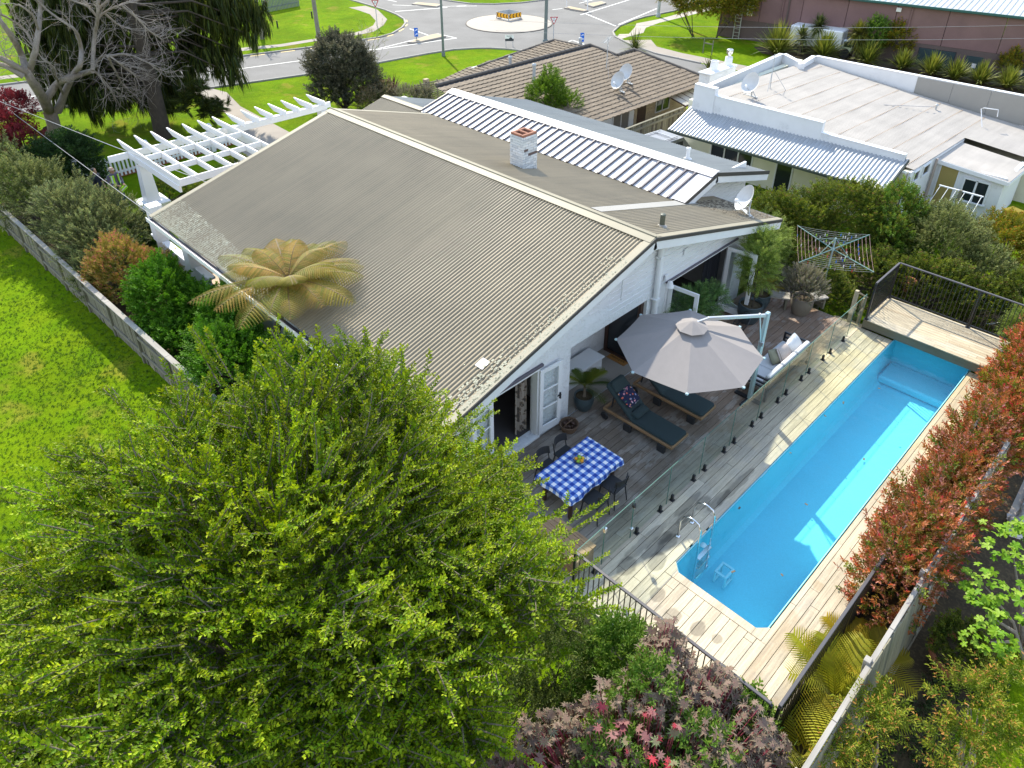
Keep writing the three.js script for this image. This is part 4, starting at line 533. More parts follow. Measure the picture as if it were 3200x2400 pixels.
// ---------- pool ----------
{ const P = POOL, c = P.c, t = struct('swimming_pool', null, null, 'long narrow bright blue swimming pool set in the timber deck'); const O = [[P.x0, P.z0 + c], [P.x0 + c, P.z0], [P.x1, P.z0], [P.x1, P.z1], [P.x0 + c, P.z1], [P.x0, P.z1 - c]];
  const D = -1.1, L = [[0, -0.004], [0.0, -0.16], [0.01, -0.5], [0.03, D + 0.2], [0.08, D + 0.06], [0.18, D]]; const b = new GB(), cx = (P.x0 + P.x1) / 2, cz = (P.z0 + P.z1) / 2; const at = (i, k) => { const [x, z] = O[i % O.length], [o, y] = L[k]; return V(x + Math.sign(cx - x) * o, y, z + Math.sign(cz - z) * o); };
  for (let k = 0; k + 1 < L.length; k++) for (let i = 0; i < O.length; i++) { const a = at(i, k), bb = at(i + 1, k), cc = at(i + 1, k + 1), d = at(i, k + 1), l = a.distanceTo(bb); b.quad(a, bb, cc, d, [0, L[k][1]], [l, L[k][1]], [l, L[k + 1][1]], [0, L[k + 1][1]]); }
  const fl = O.map((_, i) => at(i, L.length - 1)); for (let i = 1; i + 1 < fl.length; i++) b.tri(fl[0], fl[i], fl[i + 1], [fl[0].x, fl[0].z], [fl[i].x, fl[i].z], [fl[i + 1].x, fl[i + 1].z]);
  part(t, 'pool_shell', b, M.poolShell);
  const bs = new GB(); bs.box(P.x1 - 1.0, D, P.z0 + 0.05, P.x1 - 0.03, -0.86, P.z1 - 0.05, 0.07); part(t, 'bench_step', bs, M.poolShell);
  const s = new THREE.Shape(O.map(([x, z]) => new THREE.Vector2(x + Math.sign(cx - x) * 0.002, -(z + Math.sign(cz - z) * 0.002)))); const g = new THREE.ShapeGeometry(s); g.rotateX(-Math.PI / 2); g.translate(0, -0.075, 0); const U = g.attributes.uv, Q = g.attributes.position; for (let i = 0; i < U.count; i++) U.setXY(i, Q.getX(i), Q.getZ(i)); const w = part(t, 'water', g, M.water); w.castShadow = false;
  mat('poolRim', [0.30, 0.62, 0.70], { r: 0.5, t: T.pool }); const lr = new GB(); const rim = O.map(([x, z]) => V(x + Math.sign(cx - x) * 0.012, -0.03, z + Math.sign(cz - z) * 0.012)); lr.tube(rim, 0.014, 5, true); part(t, 'rim', lr, M.poolRim);
  const sk = new GB(); sk.box(12.2, -0.07, P.z0 + 0.003, 12.5, -0.03, P.z0 + 0.02, 0.006); sk.lathe(V(9.9, -0.28, P.z0 + 0.05), [[0.07, 0], [0.05, 0.03], [0, 0.03]], 14); part(t, 'pool_inlet', sk, M.whiteClean);
  const cp = new GB(); cp.slab([V(P.x0 - 0.1, -1.3, P.z0 - 0.1), V(P.x1 + 0.1, -1.3, P.z0 - 0.1), V(P.x1 + 0.1, -1.3, P.z1 + 0.1), V(P.x0 - 0.1, -1.3, P.z1 + 0.1)], V(0, 0.05, 0)); part(t, 'base_slab', cp, M.concrete);
  // ladder
  const la = thing('pool_ladder', 'stainless steel pool ladder at the near left corner of the pool', 'pool ladder', null, [9.75, 0, P.z0]); const r = new GB(); for (const x of [-0.25, 0.25]) r.tube([V(x, 0, -0.33), V(x, 0.45, -0.33), V(x, 0.62, -0.26), V(x, 0.70, -0.10), V(x, 0.66, 0.06), V(x, 0.5, 0.13), V(x, 0.0, 0.14), V(x, -1.0, 0.16)], 0.022, 10); part(la, 'handrail', r, M.steel);
  for (let i = 0; i < 3; i++) { const q = new GB(); q.box(-0.23, -0.30 - i * 0.28, 0.11, 0.23, -0.27 - i * 0.28, 0.21, 0.01); part(la, 'tread', q, M.steel); } const fb2 = new GB(); for (const x of [-0.25, 0.25]) fb2.lathe(V(x, 0.006, -0.33), [[0.055, 0], [0.05, 0.02], [0.025, 0.03]], 14); part(la, 'foot_plate', fb2, M.steel);
  const bx = thing('underwater_frame', 'pale plastic step frame under the water beside the ladder', 'pool step', null, [10.05, -1.09, -3.95]); const q = new GB(); for (const y of [0.3, 0.02]) { q.box(-0.17, y, 0.09, 0.17, y + 0.04, 0.14, 0.01); q.box(-0.17, y, -0.14, 0.17, y + 0.04, -0.09, 0.01); } for (const x of [-0.17, 0.13]) for (const z of [-0.14, 0.1]) q.box(x, 0.06, z, x + 0.04, 0.3, z + 0.04, 0.008); q.box(-0.17, 0.3, -0.09, -0.12, 0.338, 0.09); q.box(0.12, 0.3, -0.09, 0.17, 0.338, 0.09); mat('paleBlue', [0.32, 0.62, 0.70], { r: 0.5 }); part(bx, 'frame', q, M.paleBlue);
}
// ---------- frameless glass pool fence ----------
{ const t = thing('glass_fence', 'frameless glass pool fence on black spigots between the deck and the pool', 'glass fence', null, [13, 0, -5.45]); const z = 0, panels = []; for (let i = 0; i < 9; i++) panels.push([8.76 + i * 1.243, 9.99 + i * 1.243]); panels[8][1] = 19.44;
  panels.unshift([7.86, 8.74]); panels.unshift([7.02, 7.84]);
  for (const [a, c] of panels) { const b = new GB(); const x0 = a - 13, x1 = c - 13; b.quad(V(x0, 0.04, 0.0), V(x1, 0.04, 0), V(x1, 1.13, 0), V(x0, 1.13, 0), [0, 0], [1, 0], [1, 1], [0, 1]); const p = part(t, 'glass_panel', b, M.glassFence); const e = new GB(); e.box(x0 - 0.003, 0.04, -0.006, x0, 1.13, 0.006); e.box(x1, 0.04, -0.006, x1 + 0.003, 1.13, 0.006); e.box(x0, 1.13, -0.006, x1, 1.134, 0.006); part(p, 'edge', e, M.glassEdge);
    for (const x of c - a > 1 ? [x0 + 0.21, x1 - 0.21] : a < 7.5 ? [x0 + 0.25, x1 - 0.2] : []) { const s = new GB(); s.box(x - 0.03, 0.008, -0.028, x + 0.03, 0.16, -0.004, 0.006); s.box(x - 0.03, 0.008, 0.004, x + 0.03, 0.16, 0.028, 0.006); s.box(x - 0.05, 0.0, -0.05, x + 0.05, 0.012, 0.05, 0.004); part(t, 'spigot', s, M.black); } }
  const h = new GB(); for (const y of [0.25, 0.9]) h.box(-4.27, y, -0.03, -4.2, y + 0.07, 0.03, 0.008); h.box(-5.17, 0.95, -0.03, -5.1, 1.06, 0.03, 0.008); part(t, 'hinge', h, M.steel); const lt = new GB(); lt.lathe(V(-4.24, 0.9, 0.0), [[0.03, 0], [0.045, 0.04], [0.04, 0.1], [0, 0.12]], 10); part(t, 'latch', lt, M.black);
}
// ---------- black metal balustrades ----------
function railing(label, pts, y0, h, gap, postEvery, cat = 'balustrade') { const t = thing('metal_balustrade', label, cat); t.position.set(pts[0][0], y0, pts[0][1]); const O = V(pts[0][0], 0, pts[0][1]);
  for (let i = 0; i + 1 < pts.length; i++) { const p = V(pts[i][0], 0, pts[i][1]).sub(O), q = V(pts[i + 1][0], 0, pts[i + 1][1]).sub(O), L = p.distanceTo(q), d = q.clone().sub(p).normalize(), U = y => V(0, y, 0);
    const r = new GB(); r.bar(p.clone().add(U(h)), q.clone().add(U(h)), 0.055, 0.035, 0.006); part(t, 'top_rail', r, M.railTop); const b = new GB(); b.bar(p.clone().add(U(0.08)), q.clone().add(U(0.08)), 0.035, 0.035, 0.004); part(t, 'bottom_rail', b, M.black);
    const n = Math.max(1, Math.round(L / postEvery)); for (let k = i ? 1 : 0; k <= n; k++) { const s = p.clone().lerp(q, k / n), g = new GB(); g.bar(s.clone(), s.clone().add(U(h - 0.02)), 0.05, 0.05, 0.005); g.box(s.x - 0.06, 0, s.z - 0.06, s.x + 0.06, 0.012, s.z + 0.06, 0.003); part(t, 'post', g, M.black); }
    const m = Math.floor(L / gap); for (let k = 1; k < m; k++) { const s = p.clone().addScaledVector(d, k * L / m), g = new GB(); g.bar(s.clone().add(U(0.09)), s.clone().add(U(h - 0.018)), 0.016, 0.016); part(t, 'baluster', g, M.black); } }
  return t; }
railing('black metal balustrade round the raised platform at the far end of the pool', [[19.45, -5.3], [21.08, -5.3], [21.05, -0.95]], 0.35, 1.19, 0.105, 2.0);
railing('black metal pool fence at the near end of the deck behind the castor plant', [[6.98, -5.42], [6.98, -1.62]], 0.0, 1.17, 0.11, 1.9);
{ // outer pool fence on the right of the deck, standing on the ground
  railing('black metal fence along the right edge of the deck beside the palms', [[7.1, -1.53], [12.4, -1.53], [17.6, -1.53]], -0.55, 1.62, 0.115, 2.4);
}
mat('deckStep', [0.45, 0.36, 0.22], { r: 0.85, t: T.wood });
{ const t = thing('garden_steps', 'slatted timber steps going down from the deck with a handrail post', 'steps', null, [19.53, -0.6, -5.75]); for (let i = 0; i < 4; i++) { const b = new GB(); b.box(0.02 + i * 0.26, 0.46 - i * 0.14, -0.42, 0.26 + i * 0.26, 0.49 - i * 0.14, 0.36, 0.004); part(t, 'tread', b, M.deckStep); } const s = new GB(); for (const z of [-0.43, 0.37]) s.bar(V(0.0, 0.5, z), V(1.1, -0.02, z), 0.04, 0.2, 0.004); part(t, 'stringer', s, M.timber); for (const [x, h, w] of [[0.1, 1.62, 0.1], [1.0, 0.95, 0.09]]) { const p = new GB(); p.bar(V(x, -0.01, -0.03), V(x, h, -0.03), w, w, 0.008); part(t, 'post', p, M.timberPale); } const h = new GB(); h.bar(V(0.06, 1.6, -0.03), V(1.1, 0.96, -0.03), 0.1, 0.04, 0.006); part(t, 'handrail', h, M.timberPale); }

// furniture on the deck
{ // dining table with checked cloth
  const t = thing('dining_table', 'low dark dining table under the checked cloth', 'table', null, [8.98, 0, -7.01]); const L = 0.83, D = 0.49; const tp = new GB(); tp.box(-L + 0.03, 0.69, -D + 0.03, L - 0.03, 0.725, D - 0.03, 0.006); part(t, 'tabletop', tp, M.darkWood); for (const x of [-L + 0.15, L - 0.15]) for (const z of [-D + 0.13, D - 0.13]) { const b = new GB(); b.bar(V(x, 0, z), V(x, 0.69, z), 0.07, 0.07, 0.006); part(t, 'leg', b, M.darkWood); }
  const chk = tex(256, 0.176, (u, v) => { const a = u < 0.5 ? 1 : 0, b = v < 0.5 ? 1 : 0, w = vn(u, v, 128, 128, 3); const k = 0.93 + 0.1 * (w - 0.5); return a + b === 2 ? [0.008 * k, 0.045 * k, 0.30 * k] : a + b === 1 ? [0.13 * k, 0.23 * k, 0.56 * k] : [0.80 * k, 0.80 * k, 0.82 * k]; });
  mat('gingham', [1, 1, 1], { r: 0.9, t: chk });
  const c = new GB(), nx = 44, nz = 30, ov = 0.14; const P = (i, j) => { const u = -L - ov + (2 * L + 2 * ov) * i / nx, v = -D - ov + (2 * D + 2 * ov) * j / nz; const ex = Math.max(0, Math.abs(u) - L), ez = Math.max(0, Math.abs(v) - D), drop = Math.max(ex, ez); let x = cl(u, -L, L), z = cl(v, -D, D); const fl = drop > 0 ? 0.022 * Math.sin(u * 9 + v * 11) + 0.012 * Math.sin(u * 23 - v * 17) : 0; if (ex > 0) x += Math.sign(u) * (ex * 0.16 + (ex >= ez ? fl * drop * 6 : 0)); if (ez > 0) z += Math.sign(v) * (ez * 0.16 + (ez >= ex ? fl * drop * 6 : 0)); return [V(x, 0.738 - drop * 0.98 + 0.0015 * Math.sin(u * 7) * Math.sin(v * 9), z), [u + 3, v + 3]]; };
  for (let i = 0; i < nx; i++) for (let j = 0; j < nz; j++) { const a = P(i, j), b = P(i, j + 1), d = P(i + 1, j + 1), e = P(i + 1, j); c.quad(a[0], b[0], d[0], e[0], a[1], b[1], d[1], e[1]); }
  const cloth = solo('tablecloth', c, M.gingham, 'blue and white checked tablecloth over the dining table', 'tablecloth'); cloth.position.set(8.98, 0, -7.01);
  const bw = thing('fruit_bowl', 'wire fruit bowl standing on the checked tablecloth', 'fruit bowl', null, [9.08, 0.742, -7.11]); const w = new GB(); for (const [r, y] of [[0.15, 0.11], [0.12, 0.06], [0.06, 0.015]]) w.tube(ring(0, 0, r, y, 24).slice(0, 24), 0.005, 5, true); for (let k = 0; k < 12; k++) { const a = k * Math.PI / 6; w.tube([V(0.05 * Math.cos(a), 0.012, 0.05 * Math.sin(a)), V(0.11 * Math.cos(a), 0.05, 0.11 * Math.sin(a)), V(0.15 * Math.cos(a), 0.11, 0.15 * Math.sin(a))], 0.004, 4); } part(bw, 'basket', w, M.black);
  mat('orangeFruit', [0.72, 0.30, 0.01], { r: 0.5, b: BMP.fine, bs: 0.002 }); mat('greenFruit', [0.26, 0.42, 0.02], { r: 0.4 }); mat('lemonFruit', [0.75, 0.50, 0.03], { r: 0.5, b: BMP.fine, bs: 0.002 });
  const orange = (x, y, z, m, nm) => { const g = new GB(); g.lathe(V(0, -0.036, 0), [[0, 0], [0.022, 0.005], [0.036, 0.022], [0.039, 0.036], [0.036, 0.052], [0.02, 0.068], [0.006, 0.071], [0.004, 0.067], [0, 0.067]], 14); const q = solo('fruit', g, m, nm, 'fruit'); q.position.set(9.08 + x, 0.742 + y, -7.11 + z); q.rotation.set(x * 9, y, z * 9); };
  orange(-0.07, 0.075, 0.02, M.greenFruit, 'green fruit at the left of the wire bowl'); orange(-0.01, 0.08, 0.075, M.orangeFruit, 'orange at the front of the wire bowl'); orange(0.07, 0.075, 0.03, M.lemonFruit, 'yellow fruit at the right of the wire bowl'); orange(0.05, 0.075, -0.06, M.greenFruit, 'green fruit at the back right of the wire bowl'); orange(-0.04, 0.075, -0.06, M.orangeFruit, 'orange at the back left of the wire bowl'); orange(0.0, 0.13, 0.0, M.greenFruit, 'green fruit on top of the pile in the wire bowl'); orange(0.0, 0.045, 0.0, M.lemonFruit, 'yellow fruit at the bottom of the pile in the wire bowl');
}
function chair(label, x, z, turn) { const t = thing('dining_chair', label, 'chair', null, [x, 0, z]); t.rotation.y = turn; // backrest towards +z
  const s = new GB(); s.box(-0.21, 0.43, -0.21, 0.21, 0.455, 0.2, 0.012); part(t, 'seat', s, M.blackMatt); const b = new GB(); const n = 10; for (let i = 0; i < n; i++) { const a0 = -0.9 + 1.8 * i / n, a1 = -0.9 + 1.8 * (i + 1) / n, f = (a, y) => V(0.25 * Math.sin(a), y, 0.02 + 0.22 * Math.cos(a) + (y - 0.6) * 0.15); b.slab([f(a0, 0.62), f(a1, 0.62), f(a1, 0.80), f(a0, 0.80)], V(0, 0, 0.014)); } part(t, 'backrest', b, M.blackMatt);
  for (const [px, pz, qx, qz] of [[-0.18, -0.18, -0.22, -0.22], [0.18, -0.18, 0.22, -0.22], [-0.18, 0.17, -0.21, 0.23], [0.18, 0.17, 0.21, 0.23]]) { const g = new GB(); g.tube([V(qx, 0, qz), V(px, 0.43, pz)], [0.012, 0.016], 7); part(t, 'leg', g, M.black); } const u = new GB(); for (const x2 of [-0.19, 0.19]) u.tube([V(x2, 0.43, 0.17), V(x2 * 1.02, 0.72, 0.23)], 0.012, 6); part(t, 'back_support', u, M.black); return t; }
chair('black dining chair on the pool side of the table, nearer the loungers', 9.32, -6.36, 0); chair('black dining chair on the pool side of the table, next to the tree', 8.74, -6.36, 0.05); chair('black dining chair on the house side of the table, nearer the loungers', 9.30, -7.66, Math.PI); chair('black dining chair on the house side of the table, next to the tree', 8.72, -7.66, Math.PI - 0.05);
{ // sun loungers
  const floral = tex(256, 0.5, (u, v) => { let c = [0.010, 0.014, 0.055]; for (let k = 0; k < 46; k++) { const x = h2(k, 1, 7), y = h2(k, 2, 7), r = 0.022 + 0.045 * h2(k, 3, 7); let dx = Math.abs(u - x), dy = Math.abs(v - y); dx = Math.min(dx, 1 - dx); dy = Math.min(dy, 1 - dy); const a = Math.atan2(v - y, u - x), d = Math.hypot(dx, dy) / (r * (0.75 + 0.25 * Math.cos(a * 6))); if (d < 1) c = [[0.75, 0.16, 0.09], [0.72, 0.30, 0.38], [0.62, 0.58, 0.66], [0.28, 0.33, 0.58], [0.05, 0.16, 0.10], [0.80, 0.38, 0.16]][Math.floor(h2(k, 5, 7) * 6)].map(q => q * (d < 0.3 ? 0.5 : 1)); } return c; });
  mat('floral', [1, 1, 1], { r: 0.9, t: floral });
  const t = thing('sun_lounger', 'timber sun lounger with dark green mattress in the open beside the table', 'sun lounger', 'sun loungers under the umbrella', [11.6, 0, -7.2]);  // head towards -z
  delete t.userData.group; const f = new GB(); for (const x of [-0.32, 0.32]) f.bar(V(x, 0.24, -1.0), V(x, 0.24, 0.98), 0.05, 0.075, 0.008); f.bar(V(-0.32, 0.24, 0.96), V(0.32, 0.24, 0.96), 0.05, 0.075, 0.008); f.bar(V(-0.32, 0.24, -0.98), V(0.32, 0.24, -0.98), 0.05, 0.075, 0.008); part(t, 'frame', f, M.teak);
  for (const [x, z] of [[-0.34, 0.72], [0.34, 0.72], [-0.34, -0.25], [0.34, -0.25]]) { const b = new GB(); b.box(x - 0.05, 0, z - 0.1, x + 0.05, 0.21, z + 0.1, 0.01); part(t, 'leg', b, M.blackMatt); } for (const x of [-0.40, 0.40]) { const b = new GB(); const g = new THREE.TorusGeometry(0.085, 0.025, 8, 20); g.rotateY(Math.PI / 2); g.translate(x, 0.11, -0.9); b.add(g); const c2 = new THREE.CylinderGeometry(0.07, 0.07, 0.03, 16); c2.rotateZ(Math.PI / 2); c2.translate(x, 0.11, -0.9); b.add(c2); part(t, 'wheel', b, M.black); }
  // mattress: seat run, back tilted up, rounded section
  const pad = (pts, w, th) => { const b = new GB(); const sec = []; for (let k = 0; k <= 12; k++) { const a = k / 12 * Math.PI; sec.push([Math.cos(a), Math.sin(a)]); } const S = (i, k) => { const p = pts[i], q = pts[Math.min(i + 1, pts.length - 1)], r = pts[Math.max(0, i - 1)], d = q.clone().sub(r).normalize(), up = V(1, 0, 0).cross(d).multiplyScalar(-1); if (up.y < 0) up.negate(); const [c, s] = sec[k]; const e = i === 0 || i === pts.length - 1 ? 0.82 : 1; return p.clone().add(V(Math.sign(c) * Math.pow(Math.abs(c), 0.25) * w * e, 0, 0)).addScaledVector(up, Math.pow(s, 0.35) * th * e); }; for (let i = 0; i + 1 < pts.length; i++) for (let k = 0; k < 12; k++) b.quad(S(i, k), S(i, k + 1), S(i + 1, k + 1), S(i + 1, k), [i * 0.2, k * 0.08], [i * 0.2, k * 0.08 + 0.08], [i * 0.2 + 0.2, k * 0.08 + 0.08], [i * 0.2 + 0.2, k * 0.08]); for (const i of [0, pts.length - 1]) { for (let k = 0; k < 12; k++) b.tri(pts[i], S(i, k), S(i, k + 1), [0, 0], [0.1, 0], [0, 0.1]); } return b; };
  const run = [[0.97, 0.29], [0.92, 0.285], [0.5, 0.285], [0.1, 0.285], [-0.16, 0.29], [-0.24, 0.33], [-0.45, 0.50], [-0.75, 0.72], [-0.98, 0.89], [-1.02, 0.92]].map(([z, y]) => V(0, y, z)); part(t, 'mattress', pad(run, 0.31, 0.07), M.cushionDark);
  const hp = part(t, 'headrest', pad([[-0.72, 0.78], [-0.75, 0.80], [-0.92, 0.93], [-0.95, 0.95]].map(([z, y]) => V(0, y, z)), 0.24, 0.07), M.cushionDark); const bs = new GB(); for (const x of [-0.26, 0.26]) bs.bar(V(x, 0.27, -0.22), V(x, 0.86, -0.99), 0.035, 0.03); bs.bar(V(-0.2, 0.28, -0.85), V(-0.2, 0.72, -0.8), 0.03, 0.03); bs.bar(V(0.2, 0.28, -0.85), V(0.2, 0.72, -0.8), 0.03, 0.03); part(t, 'back_frame', bs, M.blackMatt);
  const cushion = (name, lab, m, s, pos, rot, th = 0.08, cat = 'cushion') => { const n = 14, b = new GB(); const P = (i, j, g) => { const u = i / n * 2 - 1, v = j / n * 2 - 1, e = (1 - Math.pow(Math.abs(u), 3)) * (1 - Math.pow(Math.abs(v), 3)), pin = 1 - 0.10 * (Math.abs(u * v)); return [V(u * s[0] * (1 - 0.06 * v * v) * 1, g * th * Math.pow(e, 0.5), v * s[1] * (1 - 0.06 * u * u)), [u * s[0] + 0.25, v * s[1] + 0.25]]; }; for (const g of [-1, 1]) for (let i = 0; i < n; i++) for (let j = 0; j < n; j++) { const a = P(i, j, g), d = P(i + 1, j, g), c = P(i + 1, j + 1, g), e = P(i, j + 1, g); b.quad(a[0], e[0], c[0], d[0], a[1], e[1], c[1], d[1]); } const q = solo(name, b, m, lab, cat); q.position.set(...pos); q.rotation.set(...rot); return q; };
  cushion('cushion', 'navy floral cushion on the lounger beside the table', M.floral, [0.24, 0.23], [11.6, 0.70, -7.72], [0.64, 0.1, 0]); cushion('cushion', 'plain dark green bolster on the lounger beside the table', M.cushionDark, [0.25, 0.12], [11.62, 0.43, -7.38], [0.25, 0.05, 0], 0.07);
  const c2 = copyOf(t, 'timber sun lounger with dark green mattress partly under the umbrella', [12.9, 0, -7.28], 0.02); cushion('cushion', 'navy floral cushion on the lounger under the umbrella', M.floral, [0.24, 0.23], [12.9, 0.70, -7.80], [0.64, -0.05, 0]);
  // outdoor sofa against the glass
  const s = thing('outdoor_sofa', 'dark framed outdoor sofa with pale cushions standing against the glass fence', 'sofa', null, [15.65, 0, -6.05]); const fr = new GB(); for (const x of [-1.12, 1.12]) { for (const y of [0.66, 0.52, 0.40]) fr.bar(V(x, y, -0.36), V(x, y, 0.36), 0.05, 0.05, 0.004); for (const z of [-0.36, 0.36]) fr.bar(V(x, 0, z), V(x, 0.68, z), 0.05, 0.05, 0.004); } fr.bar(V(-1.12, 0.26, -0.36), V(1.12, 0.26, -0.36), 0.05, 0.05, 0.004); fr.bar(V(-1.12, 0.26, 0.36), V(1.12, 0.26, 0.36), 0.05, 0.05, 0.004); fr.bar(V(-1.12, 0.68, 0.37), V(1.12, 0.68, 0.37), 0.05, 0.05, 0.004); part(s, 'frame', fr, M.black);
  for (let i = 0; i < 3; i++) { const b = new GB(); b.box(-1.08 + i * 0.72, 0.29, -0.38, -0.37 + i * 0.72, 0.43, 0.2, 0.03); part(s, 'seat_cushion', b, M.cushionPale); const k = new GB(); k.obox(V(-0.725 + i * 0.72, 0.58, 0.27), [V(1, 0, 0), V(0, 0.97, 0.24), V(0, -0.24, 0.97)], [0.35, 0.17, 0.06], 0.03); part(s, 'back_cushion', k, M.cushionPale); }
  mat('stripe', [0.62, 0.57, 0.53], { r: 0.95, t: tex(128, 0.12, (u, v) => (u * 4 % 1) < 0.5 ? [0.85, 0.8, 0.78] : [0.5, 0.46, 0.43]) });
  cushion('cushion', 'white cushion at the far end of the outdoor sofa', M.cushionWhite, [0.27, 0.26], [16.42, 0.62, -5.98], [1.0, 0.25, 0.1], 0.11); cushion('cushion', 'striped pale cushion in the middle of the outdoor sofa', M.stripe, [0.25, 0.24], [15.92, 0.60, -6.0], [0.95, -0.1, 0], 0.1); cushion('cushion', 'khaki cushion leaning in front of the striped one on the sofa', M.cushionKhaki, [0.23, 0.2], [15.72, 0.56, -6.12], [0.8, -0.3, 0], 0.09); cushion('cushion', 'tan leather cushion lying on the deck beyond the umbrella', M.tan, [0.3, 0.24], [15.25, 0.22, -7.05], [0.1, 0.5, 0.05], 0.09);
  // round black string chair
  const a = thing('string_chair', 'round black string chair beside the blue pots', 'chair', null, [16.35, 0, -7.5]); a.rotation.y = -2.5; const ri = new GB(); const N = 32, loop = [...Array(N)].map((_, i) => { const q = i / N * 2 * Math.PI; return V(0.38 * Math.cos(q), 0.62 + 0.34 * Math.sin(q), 0.02 - 0.22 * Math.sin(q)); }); ri.tube(loop, 0.014, 6, true); const low = [...Array(16)].map((_, i) => { const q = i / 16 * 2 * Math.PI; return V(0.13 * Math.cos(q), 0.36, 0.12 + 0.13 * Math.sin(q)); }); ri.tube(low, 0.012, 5, true); part(a, 'rim', ri, M.black); for (let i = 0; i < N; i++) { const g = new GB(); g.tube([loop[i], low[Math.floor(i / 2)].clone().lerp(loop[i], 0.35).add(V(0, -0.05, -0.03)), low[Math.floor(i / 2)]], 0.005, 4); part(a, 'cord', g, M.black); } for (const q of [0.5, 2.6, 4.7]) { const g = new GB(); g.tube([V(0.1 * Math.cos(q), 0.34, 0.12 + 0.1 * Math.sin(q)), V(0.3 * Math.cos(q), 0, 0.12 + 0.3 * Math.sin(q))], 0.012, 6); part(a, 'leg', g, M.black); }
  // basket, mat, bench
  const bk = thing('wicker_basket', 'round wicker basket of pine cones on the deck by the open door leaf', 'basket', null, [10.3, 0, -8.45]); const wv = new GB(); for (let i = 0; i < 9; i++) wv.tube(ring(0, 0, 0.16 + 0.006 * i + (i === 8 ? 0.012 : 0), 0.02 + i * 0.022, 24).slice(0, 24), i === 8 ? 0.018 : 0.013, 5, true); wv.lathe(V(0, 0.005, 0), [[0, 0], [0.15, 0], [0.15, 0.02], [0, 0.02]], 16); mat('wicker', [0.19, 0.115, 0.07], { r: 0.9, t: T.wood }); part(bk, 'weave', wv, M.wicker); const hn = new GB(); hn.tube([...Array(11)].map((_, i) => { const q = Math.PI * i / 10; return V(0.2 * Math.cos(q), 0.19 + 0.17 * Math.sin(q), 0.08 * Math.sin(q)); }), 0.012, 5); part(bk, 'handle', hn, M.wicker); seed(55); for (let i = 0; i < 8; i++) { const g = new GB(); const q = i * 0.8; g.lathe(V(0, 0, 0), [[0, -0.05], [0.03, -0.035], [0.042, -0.01], [0.03, 0.02], [0.012, 0.045], [0, 0.05]], 8); const m = solo('pine_cone', g, M.darkWood, 'brown pine cone lying in the wicker basket', 'pine cone', 'pine cones in the basket'); m.position.set(10.3 + 0.1 * Math.cos(q), 0.16 + 0.03 * (i % 2), -8.45 + 0.1 * Math.sin(q)); m.rotation.set(rr(0, 3), rr(0, 3), 0); }
  const mt = new GB(); mt.box(-0.12, 0, -0.3, 0.14, 0.016, 0.3, 0.004); mat('coir', [0.36, 0.17, 0.05], { r: 1, t: T.speck }); const mm = thing('door_mat', 'brown coir welcome mat before the front door', 'door mat', null, [13.32, -0.004, -9.36]); part(mm, 'pile', mt, M.coir); const pm = new THREE.PlaneGeometry(0.5, 0.2); pm.rotateX(-Math.PI / 2); pm.rotateY(Math.PI / 2); pm.translate(0.01, 0.0175, 0); part(mm, 'lettering', pm, (() => { const cv = document.createElement('canvas'); cv.width = 256; cv.height = 104; const g = cv.getContext('2d'); g.fillStyle = '#9a6a30'; g.fillRect(0, 0, 256, 104); g.fillStyle = '#17130f'; g.font = 'italic bold 54px serif'; g.textAlign = 'center'; g.fillText('welcome', 128, 68); const tx = new THREE.CanvasTexture(cv); tx.colorSpace = THREE.SRGBColorSpace; return new THREE.MeshStandardMaterial({ map: tx, roughness: 1 }); })());
  const bn = thing('white_bench', 'white painted box bench inside the porch recess', 'bench', null, [11.75, 0, -9.55]); const q = new GB(); q.box(-0.95, 0.42, -0.32, 0.95, 0.46, 0.22, 0.008); part(bn, 'seat', q, M.white); for (let i = 0; i < 9; i++) { const g = new GB(); g.box(-0.92 + i * 0.205, 0.02, 0.14, -0.72 + i * 0.205, 0.418, 0.16, 0.004); part(bn, 'front_board', g, M.white); } const sd = new GB(); sd.box(0.91, 0, -0.3, 0.93, 0.418, 0.13, 0.004); sd.box(-0.93, 0, -0.3, -0.925, 0.418, 0.13); part(bn, 'side', sd, M.white);
}
